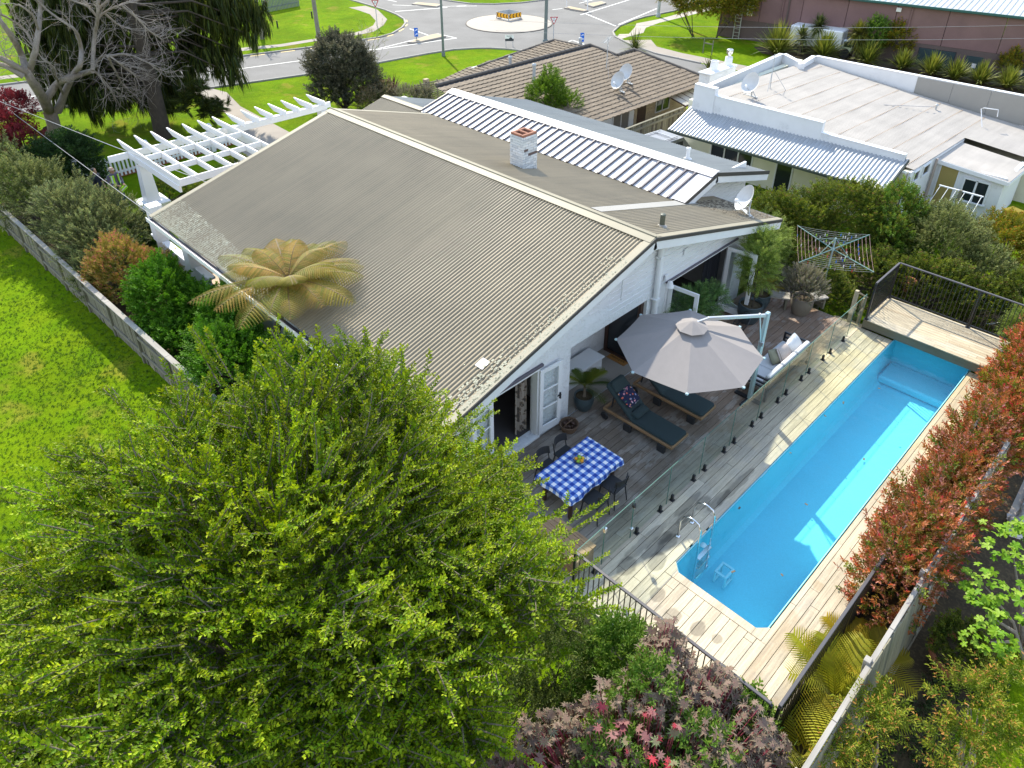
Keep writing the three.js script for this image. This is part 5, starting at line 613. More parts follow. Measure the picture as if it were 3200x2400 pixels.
{ // cantilever umbrella
  const c = V(12.25, 0, -6.72), t = thing('cantilever_umbrella', 'large grey octagonal cantilever umbrella over the loungers', 'umbrella', null, [c.x, 0, c.z]); const R = 1.62, yE = 2.28, yA = 2.92, a0 = 0.22; const cor = k => V(R * Math.cos(a0 + k * Math.PI / 4), yE, R * Math.sin(a0 + k * Math.PI / 4));
  const cn = new GB(), hb = new GB(); for (let k = 0; k < 8; k++) { const A = cor(k), B = cor(k + 1), T0 = V(0, yA, 0), n = 7; const P = (i, j) => { const u = i / n, w = j / n; const p = T0.clone().lerp(A, u).lerp(T0.clone().lerp(B, u), w); p.y -= 0.02 * u * 4 * w * (1 - w); p.multiplyScalar(1); const s = 1 - 0.008 * 4 * w * (1 - w) * u; return V(p.x * s, p.y, p.z * s); }; for (let i = 0; i < n; i++) for (let j = 0; j < n; j++) { const a = P(i, j), b = P(i + 1, j), d = P(i + 1, j + 1), e = P(i, j + 1); cn.quad(a, e, d, b, [i * 0.2, j * 0.15], [i * 0.2, j * 0.15 + 0.15], [i * 0.2 + 0.2, j * 0.15 + 0.15], [i * 0.2 + 0.2, j * 0.15]); }
    const m = 3, r0 = 0.05, r1 = 0.36; const Q = (r, kk, dy) => V(r * Math.cos(a0 + kk * Math.PI / 4), yA + 0.075 - (r - 0.05) * 0.40 + dy, r * Math.sin(a0 + kk * Math.PI / 4)); hb.quad(Q(r0, k, 0.01), Q(r0, k + 1, 0.01), Q(r1, k + 1, 0), Q(r1, k, 0), [0, 0], [0.1, 0], [0.3, 0.3], [0, 0.3]); hb.quad(V(0, yA + 0.10, 0), V(0, yA + 0.10, 0), Q(r0, k + 1, 0.01), Q(r0, k, 0.01), [0, 0], [0, 0], [0.1, 0.1], [0, 0.1]); }
  part(t, 'canopy', cn, M.fabricGrey); part(t, 'vent_cap', hb, M.fabricGrey); for (let k = 0; k < 8; k++) { const b = new GB(); b.bar(V(0, yA - 0.04, 0), cor(k).add(V(0, -0.03, 0)).multiplyScalar(1), 0.03, 0.02); part(t, 'rib', b, M.alu); const e = new GB(); const q = cor(k); e.box(q.x - 0.03, q.y - 0.03, q.z - 0.03, q.x + 0.03, q.y + 0.01, q.z + 0.03, 0.006); part(t, 'rib_cap', e, M.mast); }
  const mb = V(14.36 - c.x, 0, -6.0 - c.z), mt = mb.clone().add(V(0, 2.6, 0)); const ms = new GB(); ms.bar(mb, mt, 0.09, 0.13, 0.01); part(t, 'mast', ms, M.mast); const ar = new GB(); ar.bar(mt.clone().add(V(0, -0.08, 0)), V(0.42, yA + 0.02, 0.12), 0.06, 0.08, 0.008); part(t, 'arm', ar, M.alu); const st2 = new GB(); st2.bar(mb.clone().add(V(-0.05, 1.75, 0)), mt.clone().lerp(V(0.42, yA, 0.12), 0.14), 0.03, 0.03); part(t, 'strut', st2, M.alu); const hd = new GB(); hd.bar(V(0.42, yA + 0.02, 0.12), V(0, yA + 0.02, 0), 0.04, 0.05); part(t, 'hanger', hd, M.alu); const bs = new GB(); bs.box(mb.x - 0.4, 0.0, mb.z - 0.06, mb.x + 0.4, 0.06, mb.z + 0.06, 0.01); bs.box(mb.x - 0.06, 0.0, mb.z - 0.4, mb.x + 0.06, 0.058, mb.z + 0.3, 0.01); part(t, 'base', bs, M.black); const cr = new GB(); cr.box(mb.x - 0.07, 1.68, mb.z - 0.05, mb.x - 0.03, 1.8, mb.z + 0.08, 0.01); part(t, 'crank', cr, M.alu);
}
// ---------- pots ----------
function pot(label, x, z, r, h, m, y = 0, cat = 'plant pot') { const t = thing('plant_pot', label, cat, null, [x, y, z]); const b = new GB(); b.lathe(V(0, 0, 0), [[r * 0.62, 0], [r * 0.78, h * 0.15], [r * 0.98, h * 0.55], [r, h * 0.8], [r * 0.93, h * 0.94], [r * 0.98, h], [r * 0.88, h], [r * 0.84, h * 0.9]], 28); part(t, 'pot', b, m); const s = new GB(); s.lathe(V(0, h * 0.86, 0), [[r * 0.86, 0], [r * 0.5, 0.01], [0, 0.015]], 20); part(t, 'soil', s, M.soil); return t; }
pot('dark glazed pot holding the palm beside the porch bench', 11.15, -8.72, 0.25, 0.42, M.glaze); pot('large dark blue glazed pot beside the string chair', 17.5, -7.85, 0.36, 0.62, M.glaze); pot('second blue glazed pot behind the string chair', 18.35, -8.0, 0.30, 0.52, M.glaze); pot('big brown stone pot of grey lavender at the deck edge', 18.95, -6.98, 0.32, 0.58, M.stonePot);
{ const t = thing('planter_bench', 'low grey timber plank bench among the pots', 'bench', null, [18.8, 0, -7.75]); t.rotation.y = 0.5; const b = new GB(); b.box(-0.2, 0.36, -0.42, 0.2, 0.41, 0.42, 0.006); part(t, 'seat', b, M.oldTop); for (const z of [-0.36, 0.3]) { const l = new GB(); l.box(-0.18, 0, z, 0.18, 0.36, z + 0.06, 0.005); part(t, 'leg', l, M.oldTimber); }
  const c = copyOf(t, 'low grey timber plank bench behind the lavender pot', [19.45, 0, -6.9], 1.1);
  for (const [lab, x, z] of [['grey timber trough planter by the lawn, further back', 19.9, -8.3], ['grey timber trough planter by the lawn, nearer the deck', 20.15, -7.5]]) { const p = thing('trough_planter', lab, 'planter', null, [x, -0.6, z]); p.rotation.y = 0.75; const q = new GB(); q.box(-0.25, 0, -0.5, -0.21, 0.75, 0.5, 0.005); q.box(0.21, 0, -0.5, 0.25, 0.75, 0.5, 0.005); q.box(-0.21, 0, -0.5, 0.21, 0.75, -0.46, 0.005); q.box(-0.21, 0, 0.46, 0.21, 0.75, 0.5, 0.005); part(p, 'box', q, M.oldTimber); const s = new GB(); s.box(-0.21, 0.6, -0.46, 0.21, 0.68, 0.46); part(p, 'soil', s, M.soil); } }

{ const t = thing('timber_box_bench', 'orange brown timber box bench on the deck, half hidden under the leafy tree', 'bench', null, [7.55, 0, -6.15]); for (let i = 0; i < 5; i++) { const b = new GB(); b.uo = [i, i]; b.box(-0.3 + i * 0.12, 0.42, -0.55, -0.185 + i * 0.12, 0.46, 0.55, 0.005); part(t, 'lid_board', b, M.teak); } const c = new GB(); c.box(-0.27, 0, -0.52, 0.27, 0.42, 0.52, 0.006); part(t, 'box', c, M.teak); }
{ seed(58); for (let i = 0; i < 9; i++) { const b = new GB(), x = [11.1, 13.4, 15.2, 16.0, 12.2, 14.4, 17.2, 10.2, 9.6][i], z = [-4.35, -4.38, -4.40, -4.30, -3.4, -3.1, -3.9, -2.9, -3.6][i], a = rr(0, 6); b.obox(V(x, -0.069, z), [V(Math.cos(a), 0, Math.sin(a)), V(0, 1, 0), V(-Math.sin(a), 0, Math.cos(a))], [rr(0.02, 0.05), 0.003, 0.018], 0.002); solo('fallen_leaf', b, M.bark, 'small brown leaf floating on the pool water', 'leaf', 'fallen leaves floating on the pool'); } }

// neighbouring houses
{ // brown tiled house
  const t = thing('tiled_house', 'brown concrete tiled bungalow behind the young green tree', 'house'); const Z0 = -20.2, Y0 = 1.4, S = 0.23, plane = (x, z) => Y0 + S * (Z0 - z);
  const roof = new THREE.Group(); roof.name = 'roof'; t.add(roof);
  const tg = (w, l) => { const b = new GB(), n = 8; const h = i => { const u = i / n; return 0.030 * Math.pow(Math.max(0, Math.sin(u * Math.PI * 2 - 0.4)), 1) + 0.008; }; for (let i = 0; i < n; i++) { const x0 = -w / 2 + w * i / n, x1 = -w / 2 + w * (i + 1) / n, a = V(x0, h(i) + 0.034, l), c = V(x1, h(i + 1) + 0.034, l), d = V(x1, h(i + 1), 0), e = V(x0, h(i), 0); b.quad(a, c, d, e, [x0, l], [x1, l], [x1, 0], [x0, 0]); b.quad(V(x0, h(i) - 0.002, l), V(x1, h(i + 1) - 0.002, l), c, a, [x0, 0], [x1, 0], [x1, 0.03], [x0, 0.03]); } return b.geo(); };
  const A = Math.atan(S), g1 = tg(0.30, 0.33); seed(61); const mats = [M.tile, M.tile, M.tileB, M.tileC]; const rest = [];
  const inside = (x, z) => { const zt = x < 31.2 ? -25.62 : x < 31.7 ? -25.6 + (x - 31.2) * 3.0 : x < 33.3 ? -24.15 : -24.2 + (x - 33.3) * 4.2; return z > zt && x > 20.6 && x < 34.25; };
  let cnt = 0; for (let r = 0; r < 20; r++) for (let k = 0; k < 46; k++) { const x = 20.7 + k * 0.30, z = Z0 + 0.12 - r * 0.278; if (!inside(x, z - 0.12)) continue; const visible = x > 23.6 + r * -0.05; const m4 = [x, plane(x, z) + rr(-0.002, 0.002), z, rr(-0.012, 0.012)]; if (visible && x > 24.2 && cnt < 295) { cnt++; const q = part(roof, 'roof_tile', g1, pick(mats)); q.position.set(m4[0], m4[1], m4[2]); q.rotation.set(A, m4[3], 0); q.rotation.order = 'YXZ'; q.position.y += 0; q.scale.z = -1; q.scale.z = 1; q.rotation.set(-A, Math.PI + m4[3], 0, 'YXZ'); q.rotation.set(A, m4[3], 0, 'YXZ'); } else rest.push(m4); }
  // tiles run up-slope: local +z is down-slope edge; the butt (z = l) lies lower
  const im = new THREE.InstancedMesh(g1, M.tile, rest.length + 400); im.name = 'roof_tiles'; im.userData.kind = 'stuff'; const mm = new THREE.Matrix4(), qt = new THREE.Quaternion(); let n = 0; for (const [x, y, z, a] of rest) { mm.compose(V(x, y, z), qt.setFromEuler(new THREE.Euler(A, a, 0, 'YXZ')), V(1, 1, 1)); im.setMatrixAt(n, mm); im.setColorAt(n, C(1, 1, 1).multiplyScalar(rr(0.8, 1.15))); n++; }
  // second slope behind, facing left
  const S2 = 0.16, B2 = Math.atan(S2); for (let r = 0; r < 27; r++) for (let k = 0; k < 13; k++) { const x = 23.9 + r * 0.28, z = -29.6 + k * 0.31; const zl = -29.4 + Math.max(0, x - 26) * 0.28, zh = -25.7; if (z < zl || z > zh || x > 31.2) continue; if (n >= im.count) break; mm.compose(V(x, 1.4 + S2 * (x - 24) + 0.02, z), qt.setFromEuler(new THREE.Euler(0, -Math.PI / 2, 0, 'YXZ')).multiply(new THREE.Quaternion().setFromAxisAngle(V(1, 0, 0), B2)), V(1, 1, 1)); im.setMatrixAt(n, mm); im.setColorAt(n, C(1, 1, 1).multiplyScalar(rr(0.8, 1.15))); n++; }
  im.count = n; im.castShadow = im.receiveShadow = true; roof.add(im);
  const un = new GB(); un.slab([V(20.7, Y0 - 0.02, Z0 + 0.05), V(34.2, Y0 - 0.02, Z0 + 0.05), V(33.2, plane(0, -24.1) - 0.02, -24.1), V(31.75, plane(0, -24.0) - 0.02, -24.0), V(31.25, plane(0, -25.6) - 0.02, -25.6), V(20.7, plane(0, -25.6) - 0.02, -25.6)], V(0, -0.05, 0)); un.slab([V(23.8, 1.36, -29.4), V(31.2, 2.53, -28.0), V(31.2, 2.53, -25.7), V(23.8, 1.36, -25.7)], V(0, -0.05, 0)); part(roof, 'underlay', un, M.blackMatt);
  const cap = (name, pts) => { for (let i = 0; i + 1 < pts.length; i++) { const L = pts[i].distanceTo(pts[i + 1]), m = Math.max(1, Math.round(L / 0.4)); for (let k = 0; k < m; k++) { const a = pts[i].clone().lerp(pts[i + 1], k / m), b = pts[i].clone().lerp(pts[i + 1], (k + 1.06) / m); const g = new GB(); g.tube([a, b], [0.10, 0.085], 8); part(roof, 'ridge_tile', g, M.tileCap); } } };
  cap('ridge', [V(20.7, 2.65, -25.6), V(31.3, 2.66, -25.65), V(31.7, 2.32, -24.1), V(33.25, 2.34, -24.2), V(34.25, 1.42, -20.2)]); cap('ridge', [V(26.3, 1.80, -29.0), V(31.1, 2.56, -28.0), V(31.1, 2.56, -26.1)]);
  const fa = new GB(); fa.box(20.7, Y0 - 0.2, Z0 + 0.12, 34.25, Y0 + 0.0, Z0 + 0.2, 0.03); fa.bar(V(34.3, Y0 - 0.08, Z0 + 0.1), V(33.4, 2.2, -24.1), 0.08, 0.18); part(t, 'gutter', fa, M.tileCap);
  // walls, front face z=-20.7
  const zf = -20.75, w = new GB(); w.box(21.2, GRD, zf - 0.2, 29.0, 1.25, zf, 0.004); w.box(21.2, GRD, -29, 21.4, 1.3, zf - 0.2); w.box(33.5, GRD, -24, 33.7, 1.4, zf - 0.2); w.box(26, GRD, -29.2, 33.6, 1.8, -29.0); part(t, 'wall', w, M.white);
  seed(62); for (let r = 0; r < 14; r++) for (let k = 0; k < 20; k++) { const x = 29.03 + k * 0.235 - (r % 2) * 0.115; if (x > 33.5) continue; const b = new GB(); b.uo = [rr(0, 4), rr(0, 4)]; b.box(Math.max(29.0, x), GRD + r * 0.13, zf - 0.05, Math.min(33.7, x + 0.225), GRD + r * 0.13 + 0.12, zf + rr(0, 0.006), 0.004); part(t, 'brick', b, r > 4 && r < 13 && (x > 29.2 && x < 30.1 || x > 31 && x < 32.4) ? M.brickCream : M.brickCream); } const bw = new GB(); bw.box(29.0, GRD, zf - 0.2, 33.7, 1.25, zf - 0.06); part(t, 'wall', bw, M.brickCream);
  const win = (x0, x1, y0, y1, nm = 'window', m = M.darkGlass) => { const f = new GB(); f.box(x0 - 0.05, y0 - 0.05, zf, x0, y1 + 0.05, zf + 0.05, 0.005); f.box(x1, y0 - 0.05, zf, x1 + 0.05, y1 + 0.05, zf + 0.05, 0.005); f.box(x0, y1, zf, x1, y1 + 0.05, zf + 0.05, 0.005); f.box(x0, y0 - 0.05, zf, x1, y0, zf + 0.06, 0.005); f.box((x0 + x1) / 2 - 0.02, y0, zf + 0.005, (x0 + x1) / 2 + 0.02, y1, zf + 0.045); const q = part(t, nm, f, M.cushionWhite); const g = new GB(); g.box(x0, y0, zf + 0.003, x1, y1, zf + 0.012); part(q, 'pane', g, m); };
  mat('curtainGlass', [0.22, 0.20, 0.17], { r: 0.12, t: T.weave }); win(27.35, 28.55, -0.35, 1.02, 'ranch_slider', M.curtainGlass); win(25.2, 25.9, 0.1, 0.8); win(30.8, 31.9, 0.25, 1.0); const d = new GB(); d.box(29.25, GRD, zf, 29.95, 1.0, zf + 0.03, 0.005); part(t, 'door', d, M.darkWood);
  mat('poly', [0.62, 0.58, 0.50], { phys: 1, r: 0.5, transmission: 0.5, thickness: 0 }); const av = thing('awning', 'clear plastic lean-to awning beside the tiled house', 'awning', null, [31.9, 0.9, -19.9]); const aw = new GB(); for (let i = 0; i < 4; i++) aw.slab([V(-0.95 + i * 0.5, 0.35, -0.7), V(-0.5 + i * 0.5, 0.35, -0.7), V(-0.5 + i * 0.5, 0.0, 0.75), V(-0.95 + i * 0.5, 0.0, 0.75)], V(0, 0.008, 0)); part(av, 'sheet', aw, M.poly); const ab = new GB(); for (let i = 0; i < 5; i++) ab.bar(V(-0.97 + i * 0.5, 0.34, -0.7), V(-0.97 + i * 0.5, -0.02, 0.78), 0.04, 0.05); ab.bar(V(-1, -0.03, 0.75), V(1.05, -0.03, 0.75), 0.05, 0.07); part(av, 'frame', ab, M.darkWood);
  for (const [lab, x, y, z, h] of [['grey flue pipe on the tiled roof, nearer the young tree', 25.2, 2.24, -23.9, 0.75], ['grey flue pipe on the left slope of the tiled roof', 26.7, 1.83, -27.0, 0.7], ['short pale flue pipe by the ridge of the tiled roof', 31.3, 2.5, -26.3, 0.32]]) { const f = thing('flue_pipe', lab, 'flue', null, [x, y, z]); const b = new GB(); b.lathe(V(0, 0, 0), [[0.075, -0.1], [0.075, h], [0.1, h], [0.1, h + 0.1], [0.03, h + 0.13]], 14); part(f, 'pipe', b, M.zinc); const c = new GB(); c.lathe(V(0, 0.02, 0), [[0.16, -0.06], [0.15, 0], [0.09, 0.06]], 14); part(f, 'flashing', c, M.flashing); }
  dish('pale satellite dish on the tiled roof, nearer the gutter', [28.45, 1.68, -21.3], 0.42, -1.65, M.dishWhite, 0.5); dish('pale satellite dish on the tiled roof, further up the slope', [29.55, 1.78, -21.7], 0.42, -1.6, M.dishWhite, 0.5);
  const an = thing('tv_antenna', 'tall thin television antenna on the tiled roof', 'antenna', null, [29.85, 2.1, -23.3]); const ap = new GB(); ap.tube([V(0, -0.1, 0), V(0, 1.55, 0)], 0.02, 7); part(an, 'mast', ap, M.zinc); const ae = new GB(); ae.bar(V(-0.55, 1.4, 0.2), V(0.55, 1.45, -0.25), 0.02, 0.02); for (let i = 0; i < 9; i++) { const u = i / 8, c = V(-0.55 + 1.1 * u, 1.4 + 0.05 * u, 0.2 - 0.45 * u); ae.tube([c.clone().add(V(-0.07, 0, -0.16)), c.clone().add(V(0.07, 0, 0.16))], 0.008, 4); } ae.tube([V(-0.3, 1.2, 0.3), V(0.3, 1.22, -0.3)], 0.008, 4); part(an, 'aerial', ae, M.zinc); const gw = new GB(); for (const [x, z] of [[-0.9, 0.9], [1.0, 0.8], [0.1, -1.0]]) gw.tube([V(0, 1.0, 0), V(x, -S * z, z)], 0.006, 4); part(an, 'guy_wire', gw, M.wire);
  const cp = thing('carport_roof', 'curved shiny plastic carport roof beside the tiled house', 'carport', null, [25.6, 1.3, -28.6]); const cg = new GB(), n2 = 10; const Q = (i, j) => V(-0.9 + 1.9 * j, 0.22 * Math.sin(Math.PI * (0.15 + 0.7 * i / n2)), -0.9 + 1.9 * i / n2); for (let i = 0; i < n2; i++) cg.quad(Q(i, 0), Q(i + 1, 0), Q(i + 1, 1), Q(i, 1), [0, i * 0.2], [0, i * 0.2 + 0.2], [1.9, i * 0.2 + 0.2], [1.9, i * 0.2]); mat('polyGrey', [0.40, 0.38, 0.38], { r: 0.18, m: 0.2 }); part(cp, 'sheet', cg, M.polyGrey); const ce = new GB(); ce.bar(V(-0.92, 0.09, -0.95), V(-0.92, 0.09, 1.05), 0.05, 0.08); ce.tube([V(-0.9, 0.1, -0.9), V(-0.9, -1.9, -0.9)], 0.035, 8); ce.tube([V(-0.9, 0.1, 0.95), V(-0.9, -1.9, 0.95)], 0.035, 8); part(cp, 'frame', ce, M.poleSteel);
  // boundary fence, vehicle
  const fn = thing('paling_fence', 'dark weathered paling fence between the tiled and the white house', 'fence', null, [26.3, GRD, -19.15]); seed(63); for (let i = 0; i < 38; i++) { const b = new GB(); const x = -1.2 + i * 0.15; b.uo = [rr(0, 5), rr(0, 5)]; b.box(x, 0, -0.01, x + 0.142, 1.42 + rr(-0.03, 0.03), 0.01, 0.003); part(fn, 'paling', b, pick([M.oldTimber, M.oldTimberB, M.darkOld])); } const fr = new GB(); fr.box(-1.2, 1.2, 0.012, 4.5, 1.3, 0.06); fr.box(-1.2, 1.46, -0.06, 4.5, 1.49, 0.06, 0.004); part(fn, 'rail', fr, M.oldTimber);
  const cx = [26.9, GRD, -17.6]; const car = thing('parked_van', 'silver grey parked vehicle showing between the roofs', 'vehicle', null, cx); car.rotation.y = -0.1; const cb = new GB(); const body = new THREE.Shape([[-1.7, 0.25], [1.7, 0.25], [1.72, 0.75], [1.05, 0.85], [0.6, 1.3], [-1.55, 1.32], [-1.72, 0.8]].map(p => new THREE.Vector2(...p))); const eg = new THREE.ExtrudeGeometry(body, { depth: 1.3, bevelEnabled: true, bevelSize: 0.06, bevelThickness: 0.06, bevelSegments: 3 }); eg.translate(0, 0, -0.65); cb.add(eg); mat('carGrey', [0.33, 0.34, 0.36], { r: 0.25, m: 0.5 }); part(car, 'body', cb, M.carGrey); const wg = new GB(); wg.bar(V(0.66, 1.25, 0), V(1.04, 0.88, 0), 1.2, 0.02); wg.box(-1.4, 0.9, -0.725, 0.55, 1.22, -0.715); wg.box(-1.4, 0.9, 0.715, 0.55, 1.22, 0.725); part(car, 'windows', wg, M.darkGlass); for (const [x, z] of [[-1.05, -0.62], [1.1, -0.62], [-1.05, 0.62], [1.1, 0.62]]) { const c = new THREE.CylinderGeometry(0.29, 0.29, 0.2, 20); c.rotateX(Math.PI / 2); c.translate(x, 0.29, z); part(car, 'wheel', c, M.blackMatt); } const rk = new GB(); for (const z of [-0.5, 0.5]) rk.bar(V(-1.3, 1.42, z), V(0.4, 1.42, z), 0.04, 0.03); for (const x of [-1.0, 0.1]) rk.bar(V(x, 1.41, -0.55), V(x, 1.41, 0.55), 0.05, 0.03); part(car, 'roof_rack', rk, M.alu);
}
{ // white flat-roofed house
  const t = thing('flat_roof_house', 'white rendered house with pale flat iron roof and parapets', 'house'); const ry = (x, z) => 1.15 - 0.038 * (x - 38.3) - 0.103 * (z + 6.3);
  const b = new GB(); { const nz = 60, n = 24; // shallow corrugation along z-fall
    const P = (i, j) => { const x = 28.3 + (38.2 - 28.3) * i / (n * 10), z = -16.6 + 9.0 * j / 6; return V(x, ry(x, z) + 0.012 * Math.cos(x / 0.15 * 2 * Math.PI), z); };
    const N = 396; const Pq = (i, j) => { const x = 28.3 + 9.9 * i / N, z0 = -16.6, z1 = x > 34 ? -4.4 : -7.6, z = z0 + (z1 - z0) * j / 4; return V(x, ry(x, z) + 0.011 * Math.cos(x / 0.15 * 2 * Math.PI), z); };
    for (let i = 0; i < N; i++) for (let j = 0; j < 4; j++) { const a = Pq(i, j), c = Pq(i, j + 1), d = Pq(i + 1, j + 1), e = Pq(i + 1, j); b.quad(a, c, d, e, [a.x, a.z], [c.x, c.z], [d.x, d.z], [e.x, e.z]); } }
  const roof = part(t, 'roof', b, M.flatRoof); seed(71); const sc = new GB(); for (let r = 0; r < 9; r++) for (let k = 0; k < 60; k++) { const x = 28.6 + k * 0.155, z = -15.8 + r * 0.98 + (x - 28) * 0.0; if (x > 38 || z > -7.8) continue; sc.box(x, ry(x, z) + 0.012, z, x + 0.035, ry(x, z) + 0.026, z + 0.035); } mat('rustScrew', [0.42, 0.30, 0.20], { r: 0.9 }); part(roof, 'roof_screws', sc, M.rustScrew, 'stuff');
  const pw = new GB(); const capb = new GB(); const par = (x0, z0, x1, z1, yb, y0, y1, th = 0.09) => { const p = V(x0, 0, z0), q = V(x1, 0, z1), d = q.clone().sub(p).normalize(), s = V(-d.z, 0, d.x).multiplyScalar(th); pw.slab([V(x0, yb, z0), V(x1, yb, z1), V(x1, y1, z1), V(x0, y0, z0)], s.clone().multiplyScalar(2)); capb.bar(V(x0, y0 + 0.012, z0).add(s), V(x1, y1 + 0.012, z1).add(s), th * 2 + 0.05, 0.03, 0.006); };
  par(28.2, -16.95, 28.2, -15.93, 0.9, 3.0, 2.98, 0.13); par(28.2, -15.93, 28.2, -11.15, 0.9, 2.68, 2.65, 0.1); par(28.2, -11.15, 28.2, -7.95, 0.9, 2.25, 2.2, 0.09);
  par(38.3, -6.2, 38.3, -16.4, -0.6, 2.42, 2.46); par(38.3, -16.4, 36.2, -16.1, 0.9, 2.46, 2.46); par(36.2, -16.1, 36.9, -17.5, 0.9, 2.5, 2.62); par(36.9, -17.5, 28.4, -16.95, 0.9, 2.62, 2.62);
  part(t, 'parapet', pw, M.white); part(t, 'parapet_cap', capb, M.whiteClean);
  const fp = new GB(); for (let i = 0; i < 4; i++) fp.box(38.26, 1.2, -11.3 + i * 1.6, 38.29, 2.4, -9.72 + i * 1.6, 0.004); part(t, 'sheet_lining', fp, M.flashing);
  const w = new GB(); w.box(27.9, GRD, -16.9, 28.15, 1.6, -7.72); w.slab([V(28.15, GRD, -7.9), V(34, GRD, -7.9), V(34, 1.38, -7.9), V(28.15, 1.6, -7.9)], V(0, 0, 0.22)); w.box(28.2, GRD, -17.3, 38.2, 2.2, -17.0); w.box(34.0, GRD, -7.9, 38.2, 0.85, -4.5); w.box(29, -0.5, -16.5, 33.5, 1.2, -8.2); part(t, 'wall', w, M.cream); const w2 = new GB(); w2.slab([V(28.0, GRD, -7.68), V(34, GRD, -7.68), V(34, 1.40, -7.68), V(28.0, 1.63, -7.68)], V(0, 0, 0.08)); part(t, 'side_wall', w2, M.white);
  const vd = part(t, 'veranda_roof', corrZ(26.45, 1.33, 28.2, 2.03, -17.1, -7.85, 0.155, 0.024), M.galv); const vf = new GB(); vf.box(28.12, 1.98, -16.9, 28.19, 2.1, -7.95); part(vd, 'flashing', vf, M.zinc); const ve = new GB(); ve.box(26.40, 1.22, -17.1, 26.46, 1.32, -7.85, 0.01); ve.bar(V(26.45, 1.28, -7.83), V(28.2, 1.98, -7.83), 0.04, 0.12); part(vd, 'fascia', ve, M.greenDark);
  function win(nm, f, pn, fm, pm) { const q = part(t, nm, f, fm); part(q, 'pane', pn, pm); }
  const wx = (z0, z1, y0, y1, n) => { const f = new GB(), p = new GB(), x = 27.9; f.box(x - 0.06, y0 - 0.05, z0 - 0.05, x, y0, z1 + 0.05, 0.005); f.box(x - 0.05, y1, z0 - 0.05, x, y1 + 0.05, z1 + 0.05, 0.005); for (let i = 0; i <= n; i++) { const z = z0 + (z1 - z0) * i / n; f.box(x - 0.045, y0, z - 0.03, x, y1, z + 0.03, 0.004); } p.box(x - 0.015, y0, z0, x - 0.005, y1, z1); win('window', f, p, M.white, M.darkGlass); }; wx(-15.7, -13.7, -0.3, 0.75, 3); wx(-12.6, -11.9, -0.6, 0.75, 1); wx(-9.6, -8.6, -0.2, 0.7, 2);
  for (const [x0, x1, y0, y1] of [[27.75 + 0.7, 28.9, 1.15, 1.5], [29.4, 30.0, 1.1, 1.46]]) { const f = new GB(), p = new GB(), z = -7.6; f.box(x0 - 0.05, y0 - 0.05, z, x1 + 0.05, y0, z + 0.05, 0.004); f.box(x0 - 0.05, y1, z, x1 + 0.05, y1 + 0.05, z + 0.05, 0.004); f.box(x0 - 0.05, y0, z, x0, y1, z + 0.045); f.box(x1, y0, z, x1 + 0.05, y1, z + 0.045); p.box(x0, y0, z + 0.003, x1, y1, z + 0.012); win('window', f, p, M.white, M.darkGlass); }
  const vp = new GB(); vp.tube([V(30.55, -0.2, -7.52), V(30.55, 1.5, -7.52)], 0.05, 9); part(t, 'waste_pipe', vp, M.terracottaPipe);
  // annex with lean-to roof
  const an = part(t, 'annex', (() => { const a = new GB(); a.box(30.9, GRD, -7.55, 31.05, 1.28, -5.15); a.box(31.05, GRD, -5.3, 33.6, 1.15, -5.15); return a; })(), M.white); const ar = new GB(); ar.slab([V(30.8, 1.36, -7.58), V(33.7, 1.28, -7.58), V(33.7, 1.02, -5.0), V(30.8, 1.16, -5.0)], V(0, 0.05, 0)); part(an, 'roof', ar, M.flatRoof); const af = new GB(); af.bar(V(30.79, 1.32, -7.58), V(30.79, 1.12, -5.0), 0.03, 0.16, 0.004); af.bar(V(30.8, 1.1, -4.99), V(33.7, 0.98, -4.99), 0.03, 0.14, 0.004); part(an, 'fascia', af, M.whiteClean);
  mat('doorOlive', [0.33, 0.26, 0.08], { r: 0.6, t: T.paint }); const ad = new GB(); ad.box(30.86, -0.5, -7.36, 30.9, 1.22, -6.74, 0.005); const dd = part(an, 'door', ad, M.doorOlive); const df = new GB(); df.box(30.85, -0.5, -7.42, 30.905, 1.26, -7.365, 0.004); df.box(30.85, -0.5, -6.735, 30.905, 1.26, -6.68, 0.004); df.box(30.85, 1.225, -7.36, 30.905, 1.27, -6.74, 0.004); part(dd, 'frame', df, M.white);
  const wf = new GB(), wp = new GB(); for (const z of [-6.46, -6.02, -5.58]) wf.box(30.84, 0.08, z - 0.035, 30.9, 0.95, z + 0.035, 0.005); wf.box(30.84, 0.9, -6.43, 30.9, 0.98, -5.6, 0.005); wf.box(30.80, 0.02, -6.52, 30.9, 0.08, -5.52, 0.006); wp.box(30.87, 0.08, -6.43, 30.88, 0.9, -5.6); win('annex_window', wf, wp, M.white, M.darkGlass);
  const st = new GB(); st.box(30.4, GRD, -7.5, 30.85, -0.42, -6.6, 0.02); part(t, 'doorstep', st, M.concrete);
